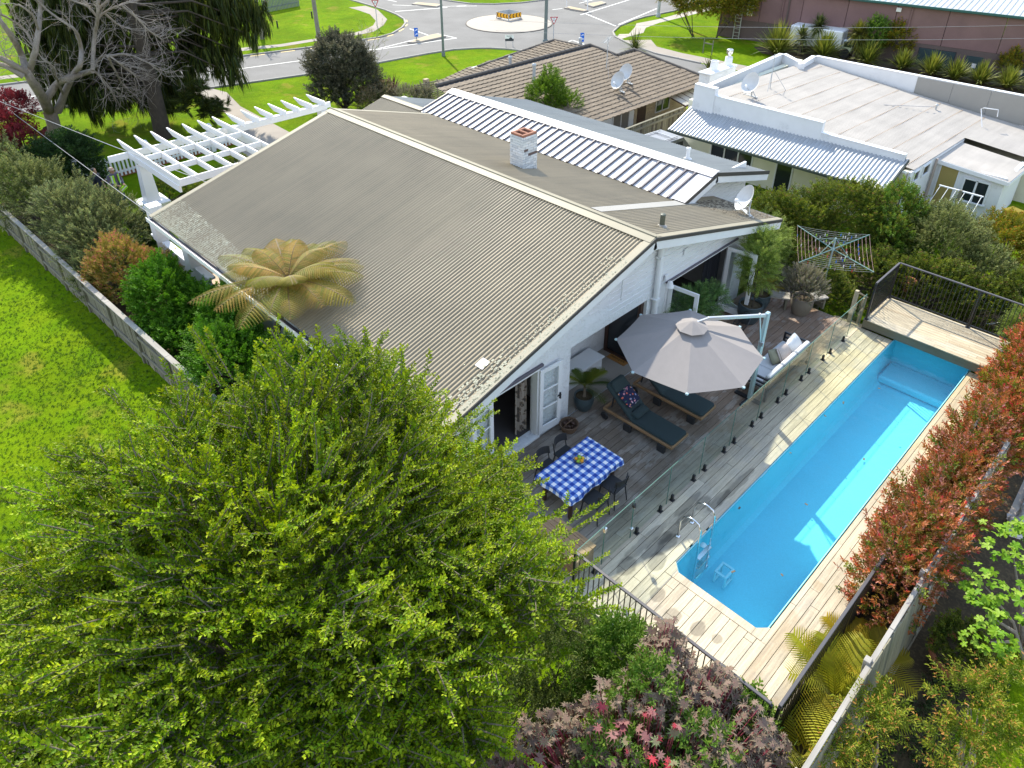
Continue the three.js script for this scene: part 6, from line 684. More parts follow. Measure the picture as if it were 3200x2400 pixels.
  // chimney block with two pots
  const ch = thing('chimney', 'white rendered chimney block with two round pots at the flat roof edge', 'chimney', null, [33.0, 1.6, -18.75]); const cb = new GB(); cb.box(-1.3, -2.0, -0.32, 1.05, 0.75, 0.3, 0.03); cb.box(-1.36, 0.75, -0.36, 1.1, 0.83, 0.34, 0.02); part(ch, 'stack', cb, M.whiteWall); const p1 = new GB(); p1.lathe(V(-0.55, 0.82, 0), [[0.24, 0], [0.2, 0.04], [0.19, 0.42], [0.21, 0.44], [0.16, 0.44], [0.15, 0.1]], 18); part(ch, 'chimney_pot', p1, M.white); const p2 = new GB(); p2.lathe(V(0.75, 0.82, 0), [[0.25, 0], [0.19, 0.06], [0.18, 0.4], [0.1, 0.42]], 18); part(ch, 'chimney_pot', p2, M.white); const p3 = new GB(); p3.lathe(V(0.75, 1.22, 0), [[0.09, 0], [0.09, 0.14], [0.15, 0.16], [0.17, 0.34], [0.12, 0.38], [0, 0.39]], 18); part(ch, 'cowl', p3, M.steel);
  dish('big grey white satellite dish near the parapet of the flat roof', [29.95, ry(29.9, -15.2) + 0.02, -15.3], 0.46, -1.7, M.dishWhite, 0.5);
  const an2 = thing('tv_antenna', 'tripod antenna mast standing on the flat white roof', 'antenna', null, [31.8, ry(31.8, -15.2), -15.4]); const am = new GB(); am.tube([V(0, 0, 0), V(0.1, 1.5, -0.1)], 0.02, 6); am.tube([V(0.06, 0.9, -0.06), V(-0.6, 0.0, 0.2)], 0.012, 5); am.tube([V(0.06, 0.9, -0.06), V(0.55, -0.06, 0.5)], 0.012, 5); part(an2, 'mast', am, M.zinc); const ah = new GB(); for (let i = 0; i < 5; i++) ah.tube([V(0.1 - 0.14, 1.4 + i * 0.03, -0.1 + (i - 2) * 0.05), V(0.1 + 0.14, 1.4 + i * 0.03, -0.1 + (i - 2) * 0.05)], 0.008, 4); part(an2, 'aerial', ah, M.zinc);
  const fa = thing('fallen_antenna', 'old antenna lying flat on the pale roof', 'antenna', null, [35.2, ry(35.2, -10.9) + 0.06, -11.0]); const fg = new GB(); fg.tube([V(-0.9, 0, -1.1), V(1.0, 0, 1.4)], 0.014, 5); for (let i = 0; i < 6; i++) fg.tube([V(-0.9 + i * 0.1 - 0.14, 0.02, -1.1 + i * 0.12 + 0.1), V(-0.9 + i * 0.1 + 0.14, 0.02, -1.1 + i * 0.12 - 0.1)], 0.01, 4); part(fa, 'aerial', fg, M.wire);
  const bv = new GB(); bv.tube([V(36.2, ry(36.2, -7.6), -7.6), V(36.4, ry(36.2, -7.6) + 0.7, -7.9), V(36.42, ry(36.2, -7.6) + 0.75, -7.8), V(36.6, ry(36.2, -7.6) + 0.74, -7.3), V(36.6, ry(36.2, -7.6) + 0.45, -7.25)], 0.02, 7); solo('vent_pipe', bv, M.whiteClean, 'bent white vent pipe near the right end of the flat roof', 'vent pipe');
  const tv = new GB(); tv.lathe(V(36.6, ry(36.6, -9.6), -9.7), [[0.04, 0], [0.04, 0.2], [0.09, 0.22], [0.02, 0.28]], 10); solo('vent_pipe', tv, M.zinc, 'small grey vent cowl in the middle of the flat roof', 'vent pipe');
}
function corrZ(x0, y0, x1, y1, za, zb, pitch, amp) { return corr(x0, y0, x1, y1, za, zb, pitch, amp, 8, 3, 0.01); }
{ // pink commercial building
  const t = thing('pink_building', 'long dusty pink concrete building with dark lower band and grey ribbed roof', 'building'); const D = V(0.131, 0, 0.991).normalize(), N = V(-0.991, 0, 0.131).normalize(), O = V(51.3, 0, -29.65); const P = (s, y, o = 0) => O.clone().addScaledVector(D, s).addScaledVector(N, o).add(V(0, y, 0));
  const bx = (b, s0, s1, y0, y1, o0, o1, ch = 0) => b.obox(P((s0 + s1) / 2, (y0 + y1) / 2, (o0 + o1) / 2), [D, V(0, 1, 0), N.clone()], [Math.abs(s1 - s0) / 2, Math.abs(y1 - y0) / 2, Math.abs(o1 - o0) / 2], ch);
  const J = [-0.1, 2.85, 5.78, 8.75, 11.8, 14.83, 17.98, 21.1, 24.2, 28, 33]; for (let i = 0; i + 1 < J.length; i++) { const b = new GB(); b.uo = [i * 3.3, i]; bx(b, J[i] + 0.015, J[i + 1] - 0.015, 0.75, 3.0, -0.3, 0, 0.012); part(t, 'upper_panel', b, M.pink); }
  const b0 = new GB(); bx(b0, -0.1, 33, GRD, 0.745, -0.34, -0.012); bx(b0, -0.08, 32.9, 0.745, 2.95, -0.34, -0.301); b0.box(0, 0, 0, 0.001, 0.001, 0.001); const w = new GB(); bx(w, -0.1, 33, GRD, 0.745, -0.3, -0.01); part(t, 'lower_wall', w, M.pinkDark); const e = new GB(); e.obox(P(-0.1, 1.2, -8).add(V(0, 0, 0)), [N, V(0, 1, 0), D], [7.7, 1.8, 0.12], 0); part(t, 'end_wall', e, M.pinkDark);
  const r = new GB(); const rh = (o) => 3.02 + 0.07 * o; for (let i = 0; i < 100; i++) { const s0 = -0.4 + i * 0.33; const q = (s, o, h) => P(s, rh(o) + h, -o); for (const [a, c, h0, h1] of [[0, 0.04, 0, 0.06], [0.04, 0.09, 0.06, 0.06], [0.09, 0.13, 0.06, 0], [0.13, 0.33, 0, 0]]) r.qo(q(s0 + a, -0.25, h0), q(s0 + c, -0.25, h1), q(s0 + c, 16, h1), q(s0 + a, 16, h0), V(0, 1, 0), [s0 + a, 0], [s0 + c, 0], [s0 + c, 16], [s0 + a, 16]); } part(t, 'roof', r, M.zinc); const g = new GB(); bx(g, -0.4, 33, 2.9, 3.05, 0.18, 0.3, 0.02); bx(g, -0.4, 33, 2.96, 3.0, 0, 0.18); part(t, 'gutter', g, M.greenTrim);
  for (const [s, y0] of [[4.45, -0.4], [4.85, -0.2], [12.7, 0.9]]) { const b = new GB(); b.tube([P(s, y0, 0.07), P(s, 2.9, 0.07)], 0.055, 8); part(t, 'downpipe', b, s === 4.85 ? M.pinkDark : M.pink); }
  const lb = new GB(); bx(lb, 11.75, 12.05, 2.5, 2.75, 0, 0.14, 0.02); part(t, 'wall_light', lb, M.cushionWhite);
  for (let i = 0; i < 11; i++) { const b = new GB(); bx(b, 13.7, 15.8, -0.5 + i * 0.09, -0.42 + i * 0.09, 0.0, 0.022, 0.006); part(t, 'shutter_slat', b, M.shutter); } const dk = new GB(); bx(dk, 13.66, 15.84, -0.56, 0.52, -0.005, 0.006); part(t, 'shutter_recess', dk, M.blackMatt);
  for (const [s0, s1] of [[16.45, 17.4], [18.98, 19.9]]) { const b = new GB(); bx(b, s0, s1, GRD, 0.42, -0.004, 0.014, 0.004); const d = part(t, 'door', b, M.shutter); const nt = new GB(); bx(nt, s0 + 0.42, s0 + 0.66, -0.28, 0.0, 0.014, 0.02); part(d, 'notice', nt, M.cushionWhite); }
  for (let i = 0; i < 3; i++) { const c = i; const sg = new THREE.PlaneGeometry(0.44, 0.30); const m = canv(128, 88, (q) => { q.fillStyle = '#f2f3ef'; q.fillRect(0, 0, 128, 88); q.fillStyle = '#1d5c50'; if (c === 0) { q.font = 'bold 22px sans-serif'; q.textAlign = 'center'; q.fillText('NO ENTRY', 64, 38); q.fillText('STAFF', 64, 66); } else { q.beginPath(); q.arc(64, 30, 17, 0, 7); q.fill(); q.fillRect(16, 56, 96, 8); q.fillRect(26, 70, 76, 6); } }); const q = part(t, 'wall_sign', sg, m); q.position.copy(P(2.12, 1.22 + i * 0.34, 0.02)); q.rotation.y = -Math.PI / 2 + 0.13; }
  const la = thing('wall_ladder', 'pale steel access ladder fixed to the pink wall under the trees', 'ladder', null, P(1.4, GRD, 0.15).toArray()); const lg = new GB(); for (const s of [-0.22, 0.22]) lg.bar(D.clone().multiplyScalar(s), D.clone().multiplyScalar(s).add(V(0, 3.2, 0)), 0.05, 0.05); part(la, 'stile', lg, M.alu); for (let i = 0; i < 12; i++) { const b = new GB(); b.bar(D.clone().multiplyScalar(-0.2).add(V(0, 0.2 + i * 0.25, 0)), D.clone().multiplyScalar(0.2).add(V(0, 0.2 + i * 0.25, 0)), 0.03, 0.03); part(la, 'rung', b, M.alu); } const cg = new GB(); for (let i = 0; i < 4; i++) cg.tube([...Array(9)].map((_, k) => { const a = k / 8 * Math.PI; return D.clone().multiplyScalar(-0.28 * Math.cos(a)).addScaledVector(N, 0.5 * Math.sin(a)).add(V(0, 1.7 + i * 0.45, 0)); }), 0.02, 5); part(la, 'safety_hoop', cg, M.alu);
  // white box truck body
  const tr = thing('box_truck', 'white box truck parked against the pink building behind the flax', 'truck', null, [51.9, GRD, -22.3]); tr.rotation.y = 0.13; const tb = new GB(); tb.box(-0.85, 0.45, -1.75, 0.85, 1.68, 1.75, 0.05); part(tr, 'cargo_box', tb, M.whiteClean); const cab = new GB(); cab.box(-0.8, 0.35, 1.8, 0.8, 1.2, 2.6, 0.12); part(tr, 'cab', cab, M.alu); const cw = new GB(); cw.box(-0.815, 0.75, 1.95, -0.803, 1.1, 2.45); cw.box(-0.7, 0.72, 2.6, 0.7, 1.1, 2.612); part(tr, 'window', cw, M.darkGlass); for (const [x, z] of [[-0.7, -1.1], [0.7, -1.1], [-0.7, 2.1], [0.7, 2.1]]) { const c = new THREE.CylinderGeometry(0.33, 0.33, 0.22, 20); c.rotateZ(Math.PI / 2); c.translate(x, 0.33, z); part(tr, 'wheel', c, M.blackMatt); } const pl = new THREE.PlaneGeometry(0.9, 0.3); pl.rotateY(-Math.PI / 2); pl.translate(-0.853, 1.25, 0.95); part(tr, 'lettering', pl, canv(192, 64, (q) => { q.fillStyle = '#eeeeec'; q.fillRect(0, 0, 192, 64); q.fillStyle = '#33373b'; q.font = 'bold 46px sans-serif'; q.textAlign = 'center'; q.fillText('Dyke', 96, 46); }));
}
{ // far-left building edge and dark slatted fence behind the far lawn
  const t = thing('far_house', 'grey house corner beyond the far lawn at the top left', 'house', null, [28.2, GRD, -63]); const b = new GB(); b.box(-3, 0, -5, 2.6, 2.7, 0, 0.02); part(t, 'wall', b, M.zinc); const r = new GB(); r.slab([V(-3.3, 2.7, 0.4), V(2.9, 2.7, 0.4), V(2.9, 3.6, -2.5), V(-3.3, 3.6, -2.5)], V(0, 0.08, 0)); r.slab([V(-3.3, 2.7, -5.4), V(2.9, 2.7, -5.4), V(2.9, 3.6, -2.5), V(-3.3, 3.6, -2.5)], V(0, 0.081, 0)); part(t, 'roof', r, M.tileCap); const w = new GB(); w.box(0.4, 1.0, 0, 1.6, 2.0, 0.03); part(t, 'window', w, M.darkGlass); const st = new GB(); for (let i = 0; i < 5; i++) st.box(1.2, 0, 0.02 + i * 0.25, 2.4, 0.8 - i * 0.16, 0.27 + i * 0.25, 0.01); part(t, 'step', st, M.concrete);
  const f = thing('slatted_fence', 'dark vertical slatted fence beyond the far lawn', 'fence', null, [31.3, GRD, -61.4]); for (let i = 0; i < 26; i++) { const q = new GB(); q.box(i * 0.15, 0, -0.02, i * 0.15 + 0.1, 1.5, 0.02, 0.004); part(f, 'slat', q, M.poleSteel); } const rl = new GB(); rl.box(0, 0.3, -0.06, 3.9, 0.4, -0.021); rl.box(0, 1.15, -0.06, 3.9, 1.25, -0.021); part(f, 'rail', rl, M.poleSteel); f.rotation.y = 0.15;
  // slatted fence by the carport
  const g = thing('slatted_fence', 'brown horizontal slatted fence beside the carport', 'fence', null, [24.6, GRD, -32.3]); for (let i = 0; i < 9; i++) { const q = new GB(); q.box(0, 0.1 + i * 0.115, -0.015, 3.1, 0.18 + i * 0.115, 0.015, 0.003); part(g, 'slat', q, M.timber); } for (let i = 0; i < 5; i++) { const q = new GB(); q.box(i * 0.76, 0, -0.06, i * 0.76 + 0.06, 1.15, -0.016); part(g, 'post', q, M.darkWood); } g.rotation.y = -0.05; const pr = new GB(); pr.box(25.35, GRD, -32.55, 25.65, 0.66, -32.3, 0.02); solo('brick_pier', pr, M.brickCream, 'cream brick pier at the end of the slatted fence', 'pier');
  const bn = thing('wheelie_bin', 'wheelie bin with green lid by the slatted fence', 'bin', null, [27.2, GRD, -31.6]); const bb = new GB(); bb.slab([V(-0.22, 0.08, -0.22), V(0.22, 0.08, -0.22), V(0.22, 0.08, 0.22), V(-0.22, 0.08, 0.22)], V(0, 0.78, 0)); part(bn, 'body', bb, M.blackMatt); const bl = new GB(); bl.box(-0.26, 0.865, -0.28, 0.26, 0.93, 0.26, 0.025); mat('binGreen', [0.06, 0.26, 0.14], { r: 0.5 }); part(bn, 'lid', bl, M.binGreen); const bw = new GB(); for (const x of [-0.24, 0.24]) { const c = new THREE.CylinderGeometry(0.09, 0.09, 0.04, 14); c.rotateZ(Math.PI / 2); c.translate(x, 0.09, -0.2); bw.add(c); } part(bn, 'wheel', bw, M.black);
  const yb = copyOf(bn, 'wheelie bin with yellow lid beside the white annex', [30.6, GRD, -4.5], 1.2); yb.children.find(c => c.name === 'lid').material = M.yellow;
}

// fences, pergola, clothes line
{ // left paling fence, slightly skewed
  const t = thing('paling_fence', 'long weathered grey paling fence between the left lawn and the shrubs', 'fence', null, [4.3, GRD, -22]); seed(81); const N = 150, f = (u) => V(-0.32 + 0.75 * u, 0, -10.5 + 21 * u); let k = 0; for (let i = 0; i < N; i++) { const p = f(i / N), q = f((i + 0.93) / N); const b = new GB(); b.uo = [rr(0, 5), rr(0, 5)]; const h = 1.10 + rr(-0.02, 0.02) + 0.05 * Math.sin(i * 0.13), c = p.clone().add(q).multiplyScalar(0.5).add(V(rr(-0.006, 0.006), h / 2, 0)); b.obox(c, [V(0.02 * gs(), 1, 0.01 * gs()).normalize(), V(1, -0.02, 0).normalize(), V(0, 0, 1)], [h / 2, 0.009, p.distanceTo(q) / 2], 0.003); part(t, 'paling', b, pick([M.oldTimber, M.oldTimber, M.oldTimberB, M.oldTimberC])); }
  for (let i = 0; i <= 11; i++) { const p = f(i / 11), b = new GB(); b.box(p.x - 0.07, 0, p.z - 0.05, p.x - 0.012, 1.12, p.z + 0.05, 0.005); part(t, 'post', b, M.oldTimberB); if (i < 11) { const q = f((i + 1) / 11); for (const y of [0.35, 0.88]) { if (i % 2 === 0 && y > 0.5) continue; const r = new GB(); r.bar(p.clone().add(V(-0.035, y, 0.05)), q.clone().add(V(-0.035, y, -0.05)), 0.045, 0.09, 0.004); part(t, 'rail', r, M.oldTimber); } const c = new GB(); c.bar(p.clone().add(V(0.01, 1.16, 0)), q.clone().add(V(0.01, 1.16, 0)), 0.15, 0.03, 0.006); part(t, 'capping', c, M.oldTop); } } }
{ // right timber fence leaning away from the hedge
  const t = thing('timber_fence', 'tall weathered timber fence between the palms and the neighbouring garden', 'fence', null, [10.5, GRD, -0.72]); seed(82); const lean = 0.09; let x = -5.2; while (x < 5.0) { const w = rr(0.135, 0.155), h = 1.84 + 0.05 * Math.sin(x * 2.1) + rr(-0.02, 0.02); const b = new GB(); b.uo = [rr(0, 5), rr(0, 5)]; b.obox(V(x + w / 2, h / 2, 0.0 + rr(-0.004, 0.004) - lean * (h / 2 - 0.9)), [V(0, 1, -lean).normalize(), V(1, 0, 0), V(0, lean, 1).normalize()], [h / 2, w / 2 - 0.004, 0.010], 0.003); part(t, 'paling', b, pick([M.oldTimber, M.oldTimberC, M.oldTimberC, M.oldTimberB])); x += w; }
  for (let i = 0; i < 5; i++) { const b = new GB(), px = -4.2 + i * 2.28; b.obox(V(px, 0.93, -0.09 - lean * 0.03), [V(0, 1, -lean).normalize(), V(1, 0, 0), V(0, lean, 1).normalize()], [0.97, 0.06, 0.05], 0.006); part(t, 'post', b, M.oldTop); const c = new GB(); c.bar(V(-5.2 + i * 2.05, 1.82, -0.05 - lean * 0.92), V(-5.2 + (i + 1) * 2.05 - 0.008, 1.82, -0.05 - lean * 0.92), 0.075, 0.05, 0.005); part(t, 'rail', c, M.oldTop); } for (const y of [0.4]) { const b = new GB(); b.bar(V(-5.2, y, -0.04), V(5.0, y, -0.04), 0.05, 0.09, 0.004); part(t, 'rail', b, M.oldTimber); } const pb = new GB(); pb.bar(V(-5.2, 0.09, 0.095), V(5.0, 0.09, 0.095), 0.025, 0.17, 0.004); part(t, 'base_board', pb, M.timber);
  const n = thing('weathered_notice', 'pale peeling board leaning against the timber fence above the terracotta pot', 'board', null, [11.1, GRD + 0.75, -0.62]); const nb = new GB(); nb.obox(V(0, 0.15, -0.06), [V(1, 0, 0), V(0, 1, -lean).normalize(), V(0, lean, 1).normalize()], [0.16, 0.62, 0.012], 0.004); mat('peeling', [1, 1, 1], { r: 0.9, t: tex(256, 1.3, (u, v) => { const p = st(0.56, 0.60, fb(u, v, 7, 9, 501, 5)); return [0.46 - 0.30 * p, 0.47 - 0.34 * p, 0.40 - 0.31 * p]; }) }); part(n, 'panel', nb, M.peeling);
  const rp = new GB(); rp.bar(V(16.0, GRD + 0.06, -0.1), V(24, GRD + 0.06, -0.32), 0.14, 0.08, 0.02); solo('edging_beam', rp, M.zinc, 'long grey beam lying along the neighbouring yard edge', 'beam');
  // concrete slab edge and white trim by the statue
  const ws = new GB(); ws.box(15.9, GRD + 0.0, 0.3, 17.2, GRD + 0.08, 0.46, 0.01); solo('garden_edging', ws, M.white, 'white painted edging strip beside the animal statue', 'edging'); }
{ // picket fence at the front, pergola
  const t = thing('picket_fence', 'white picket fence in front of the weeping conifer', 'fence', null, [7.2, GRD, -33.1]); for (let i = 0; i < 44; i++) { const b = new GB(); const x = i * 0.17; b.slab([V(x, 0.12, 0), V(x + 0.085, 0.12, 0), V(x + 0.085, 0.98, 0), V(x + 0.042, 1.05, 0), V(x, 0.98, 0)], V(0, 0, 0.02)); part(t, 'picket', b, M.white); } const r = new GB(); for (const y of [0.25, 0.8]) r.box(0, y, -0.05, 7.5, y + 0.09, -0.002, 0.004); part(t, 'rail', r, M.white); for (const x of [0.2, 3.2, 6.2]) { const b = new GB(); b.box(x - 0.1, 0, -0.16, x + 0.1, 1.22, 0.03, 0.006); b.box(x - 0.13, 1.22, -0.19, x + 0.13, 1.27, 0.06, 0.01); b.slab([V(x - 0.1, 1.27, -0.16), V(x + 0.1, 1.27, -0.16), V(x + 0.1, 1.27, 0.03), V(x - 0.1, 1.27, 0.03)], V(0, 0.06, 0)); part(t, 'post', b, M.white); } const rw = new GB(); rw.box(0, 0, -0.3, 7.5, 0.28, -0.18, 0.01); part(t, 'base_wall', rw, M.terracotta); t.rotation.y = 0.05;
  const p = thing('pergola', 'white timber pergola with long rafters at the street front of the house', 'pergola', null, [8.18, GRD, -28.1]); const y0 = 2.95; const X = i => i * 0.618;
  for (let i = 0; i < 14; i++) { const b = new GB(), x = X(i), zi = i < 7 ? 4.35 : 0.45; b.slab([V(x - 0.025, y0 + 0.06, -1.0), V(x - 0.025, y0 - 0.12, -0.55), V(x - 0.025, y0 - 0.12, zi), V(x - 0.025, y0 + 0.1, zi), V(x - 0.025, y0 + 0.1, -1.0)], V(0.05, 0, 0)); part(p, 'rafter', b, M.whiteClean); }
  for (const [z, xa, xb, h] of [[-0.08, -0.75, 8.6, 0.24], [0.10, 3.85, 8.3, 0.26]]) { const b = new GB(); b.box(xa, y0 - 0.38, z - 0.04, xb, y0 - 0.38 + h, z + 0.04, 0.006); part(p, 'beam', b, M.whiteClean); }
  for (const z of [1.45, 2.95]) for (let i = 0; i < 6; i++) { const b = new GB(); b.box(X(i) + 0.03, y0 - 0.10, z - 0.025, X(i + 1) - 0.03, y0 + 0.095, z + 0.025, 0.004); part(p, 'blocking', b, M.whiteClean); } const en = new GB(); en.box(-0.03, y0 - 0.14, 4.36, 3.75, y0 + 0.11, 4.41, 0.004); part(p, 'wall_plate', en, M.whiteClean); const sb = new GB(); sb.box(-0.06, y0 - 0.38, -0.02, 0.02, y0 - 0.14, 4.3, 0.005); sb.box(3.72, y0 - 0.36, 0.12, 3.8, y0 - 0.13, 4.3, 0.005); part(p, 'beam', sb, M.whiteClean);
  for (const [x, z] of [[0.02, 0.95], [8.15, 0.0]]) { const c = new GB(); const a = 0.17, d = 0.24, yb = 1.2; for (const [s, tt] of [[0, 1]]) { const lo = [[-d, -d], [d, -d], [d, d], [-d, d]], hi = [[-a, -a], [a, -a], [a, a], [-a, a]]; for (let k = 0; k < 4; k++) { const m = (k + 1) % 4; c.qo(V(x + lo[k][0], yb, z + lo[k][1]), V(x + lo[m][0], yb, z + lo[m][1]), V(x + hi[m][0], y0 - 0.38, z + hi[m][1]), V(x + hi[k][0], y0 - 0.38, z + hi[k][1]), V(lo[k][0] + lo[m][0], 0, lo[k][1] + lo[m][1]), [0, 0], [0.4, 0], [0.35, 1.5], [0, 1.5]); } } part(p, 'post', c, M.whiteClean); const q = new GB(); q.box(x - 0.42, 0, z - 0.42, x + 0.42, 1.12, z + 0.42, 0.02); q.box(x - 0.5, 1.12, z - 0.5, x + 0.5, 1.2, z + 0.5, 0.02); part(p, 'plinth', q, M.white); } }
{ // rotary clothes line
  mat('arm0', [0.10, 0.20, 0.18], { r: 0.5 }); const c = V(20.55, 1.55, -7.05), t = thing('rotary_clothes_line', 'square rotary clothes line with coloured pegs beside the hedge', 'clothes line', null, [c.x, GRD, c.z]); const co = [V(21.08, 1.62, -8.47), V(22.06, 1.62, -6.61), V(20.09, 1.5, -5.63), V(19.09, 1.5, -7.4)].map(p => p.sub(V(c.x, GRD, c.z))); const hub = V(0, 2.12, 0); const pl = new GB(); pl.tube([V(0, 0, 0), V(0, 2.5, 0)], 0.025, 8); pl.lathe(V(0, 2.08, 0), [[0.05, 0], [0.06, 0.05], [0.05, 0.1]], 12); part(t, 'pole', pl, M.mast); for (const p of co) { const a = new GB(); a.tube([hub, p], 0.016, 6); a.tube([V(0, 2.48, 0), hub.clone().lerp(p, 0.42)], 0.010, 5); part(t, 'arm', a, M.arm0); } mat('lineCord', [0.32, 0.20, 0.20], { r: 0.7 }); mat('lineWhite', [0.36, 0.36, 0.35], { r: 0.7 });
  seed(83); for (let k = 0; k < 4; k++) for (let i = 0; i < 7; i++) { const u = 1 - i * 0.105, a = hub.clone().lerp(co[k], u), b = hub.clone().lerp(co[(k + 1) % 4], u), g = new GB(); g.tube([...Array(6)].map((_, j) => { const w = j / 5, p = a.clone().lerp(b, w); p.y -= 0.06 * 4 * w * (1 - w); return p; }), 0.0038, 4); part(t, 'line', g, k % 2 ? M.lineCord : M.lineWhite); }
  const pegs = [M.cushionWhite, M.red, M.blueSign, M.hivis, M.cushionWhite, M.lineCord]; for (let n = 0; n < 70; n++) { const k = Math.floor(rr(0, 4)), u = 1 - Math.floor(rr(0, 7)) * 0.105, w = rr(0.05, 0.95), a = hub.clone().lerp(co[k], u).lerp(hub.clone().lerp(co[(k + 1) % 4], u), w); a.y -= 0.24 * w * (1 - w); const g = new GB(); g.box(a.x - 0.006, a.y - 0.05, a.z - 0.012, a.x + 0.006, a.y + 0.03, a.z + 0.012, 0.002); part(t, 'peg', g, pick(pegs)); } }
{ // small folding line at the annex
  const t = thing('folding_clothes_line', 'fold-out wire clothes rack fixed in front of the white annex', 'clothes line', null, [29.2, GRD, -6.1]); const b = new GB(); b.bar(V(0, 0, 0), V(0, 1.65, 0), 0.1, 0.08, 0.006); part(t, 'post', b, M.oldTimber); const w = new GB(); w.bar(V(0, 1.62, -0.75), V(0, 1.62, 0.75), 0.05, 0.04); for (let i = 0; i < 6; i++) w.tube([V(0, 1.63, -0.7 + i * 0.28), V(-0.9, 0.8 + 0.02 * i, -0.8 + i * 0.3)], 0.012, 4); part(t, 'wire_arm', w, M.whiteClean);
  const c = thing('garden_chair', 'dark wooden garden chair behind the platform balustrade', 'chair', null, [22.3, GRD, -2.5]); c.rotation.y = 0.9; const s = new GB(); for (let i = 0; i < 5; i++) s.box(-0.25, 0.4, -0.25 + i * 0.105, 0.25, 0.425, -0.16 + i * 0.105, 0.004); part(c, 'seat', s, M.darkOld); const k = new GB(); for (let i = 0; i < 5; i++) k.box(-0.25 + i * 0.105, 0.46, 0.26, -0.16 + i * 0.105, 0.9, 0.285, 0.004); k.box(-0.27, 0.86, 0.25, 0.27, 0.94, 0.29, 0.005); part(c, 'backrest', k, M.darkOld); for (const [x, z] of [[-0.25, -0.25], [0.25, -0.25], [-0.25, 0.27], [0.25, 0.27]]) { const l = new GB(); l.bar(V(x, 0, z), V(x, z > 0 ? 0.9 : 0.6, z), 0.045, 0.045); part(c, 'leg', l, M.teak); } const ar = new GB(); for (const x of [-0.26, 0.26]) ar.box(x - 0.03, 0.6, -0.28, x + 0.03, 0.63, 0.28, 0.005); part(c, 'armrest', ar, M.cushionPale);
  const tt = thing('terracotta_bird_bath', 'orange terracotta bowl on a stand in the hedge behind the platform', 'bird bath', null, [22.3, GRD, -5.25]); const q = new GB(); q.lathe(V(0, 0, 0), [[0.14, 0], [0.08, 0.08], [0.07, 0.85], [0.12, 0.92], [0.26, 1.02], [0.29, 1.08], [0.25, 1.07], [0.1, 1.0], [0, 0.99]], 20); part(tt, 'bowl', q, M.terracotta);
  const po = thing('terracotta_planter', 'large terracotta planter in the neighbouring garden beside the fence', 'plant pot', null, [10.9, GRD, 0.05]); const pb = new GB(); pb.lathe(V(0, 0, 0), [[0.22, 0], [0.36, 0.2], [0.44, 0.42], [0.47, 0.44], [0.45, 0.5], [0.40, 0.5], [0.38, 0.36]], 26); part(po, 'pot', pb, M.terracotta); const ps = new GB(); ps.lathe(V(0, 0.42, 0), [[0.39, 0], [0, 0.03]], 20); part(po, 'soil', ps, M.soil); }

// vegetation
// leaf: folded blade of four faces pushed into arrays with a colour
class LB {
  constructor() { this.p = []; this.n = []; this.c = []; }
  tri(a, b, c, col, nn) { const f = nn || b.clone().sub(a).cross(c.clone().sub(a)).normalize(); for (const q of [a, b, c]) { this.p.push(q.x, q.y, q.z); this.n.push(f.x, f.y, f.z); this.c.push(col[0], col[1], col[2]); } }
  leaf(b, d, up, L, w, fold, curl, col) {             // b base, d direction, up rough normal
    d = d.clone().normalize(); const s = d.clone().cross(up).normalize(), n = s.clone().cross(d).normalize();
    const M1 = b.clone().addScaledVector(d, L * 0.48).addScaledVector(n, -fold * w), Tp = b.clone().addScaledVector(d, L).addScaledVector(n, -curl * L), l = b.clone().addScaledVector(d, L * 0.45).addScaledVector(s, -w / 2), r = b.clone().addScaledVector(d, L * 0.45).addScaledVector(s, w / 2);
    this.tri(b, r, M1, col); this.tri(b, M1, l, col); this.tri(M1, r, Tp, col); this.tri(M1, Tp, l, col);
  }
  strip(pts, w, side, col, taper = 1) {               // narrow blade along a polyline, side = width direction per call
    for (let i = 0; i + 1 < pts.length; i++) { const t0 = i / (pts.length - 1), t1 = (i + 1) / (pts.length - 1), w0 = w * (1 - taper * t0 * t0), w1 = w * (1 - taper * t1 * t1) + 1e-4; const a = pts[i].clone().addScaledVector(side, -w0 / 2), b = pts[i].clone().addScaledVector(side, w0 / 2), c = pts[i + 1].clone().addScaledVector(side, w1 / 2), d = pts[i + 1].clone().addScaledVector(side, -w1 / 2); this.tri(a, b, c, col); this.tri(a, c, d, col); }
  }
  geo() { const g = new THREE.BufferGeometry(); g.setAttribute('position', new THREE.Float32BufferAttribute(this.p, 3)); g.setAttribute('normal', new THREE.Float32BufferAttribute(this.n, 3)); g.setAttribute('color', new THREE.Float32BufferAttribute(this.c, 3)); return g; }
}
const mixc = (a, b, t) => a.map((q, i) => q + (b[i] - q) * t), jit = (c, j) => { const k = 1 + j * gs(); return [cl(c[0] * k * (1 + 0.5 * j * gs()), 0.002, 0.95), cl(c[1] * k, 0.002, 0.95), cl(c[2] * k * (1 + 0.5 * j * gs()), 0.002, 0.95)]; };
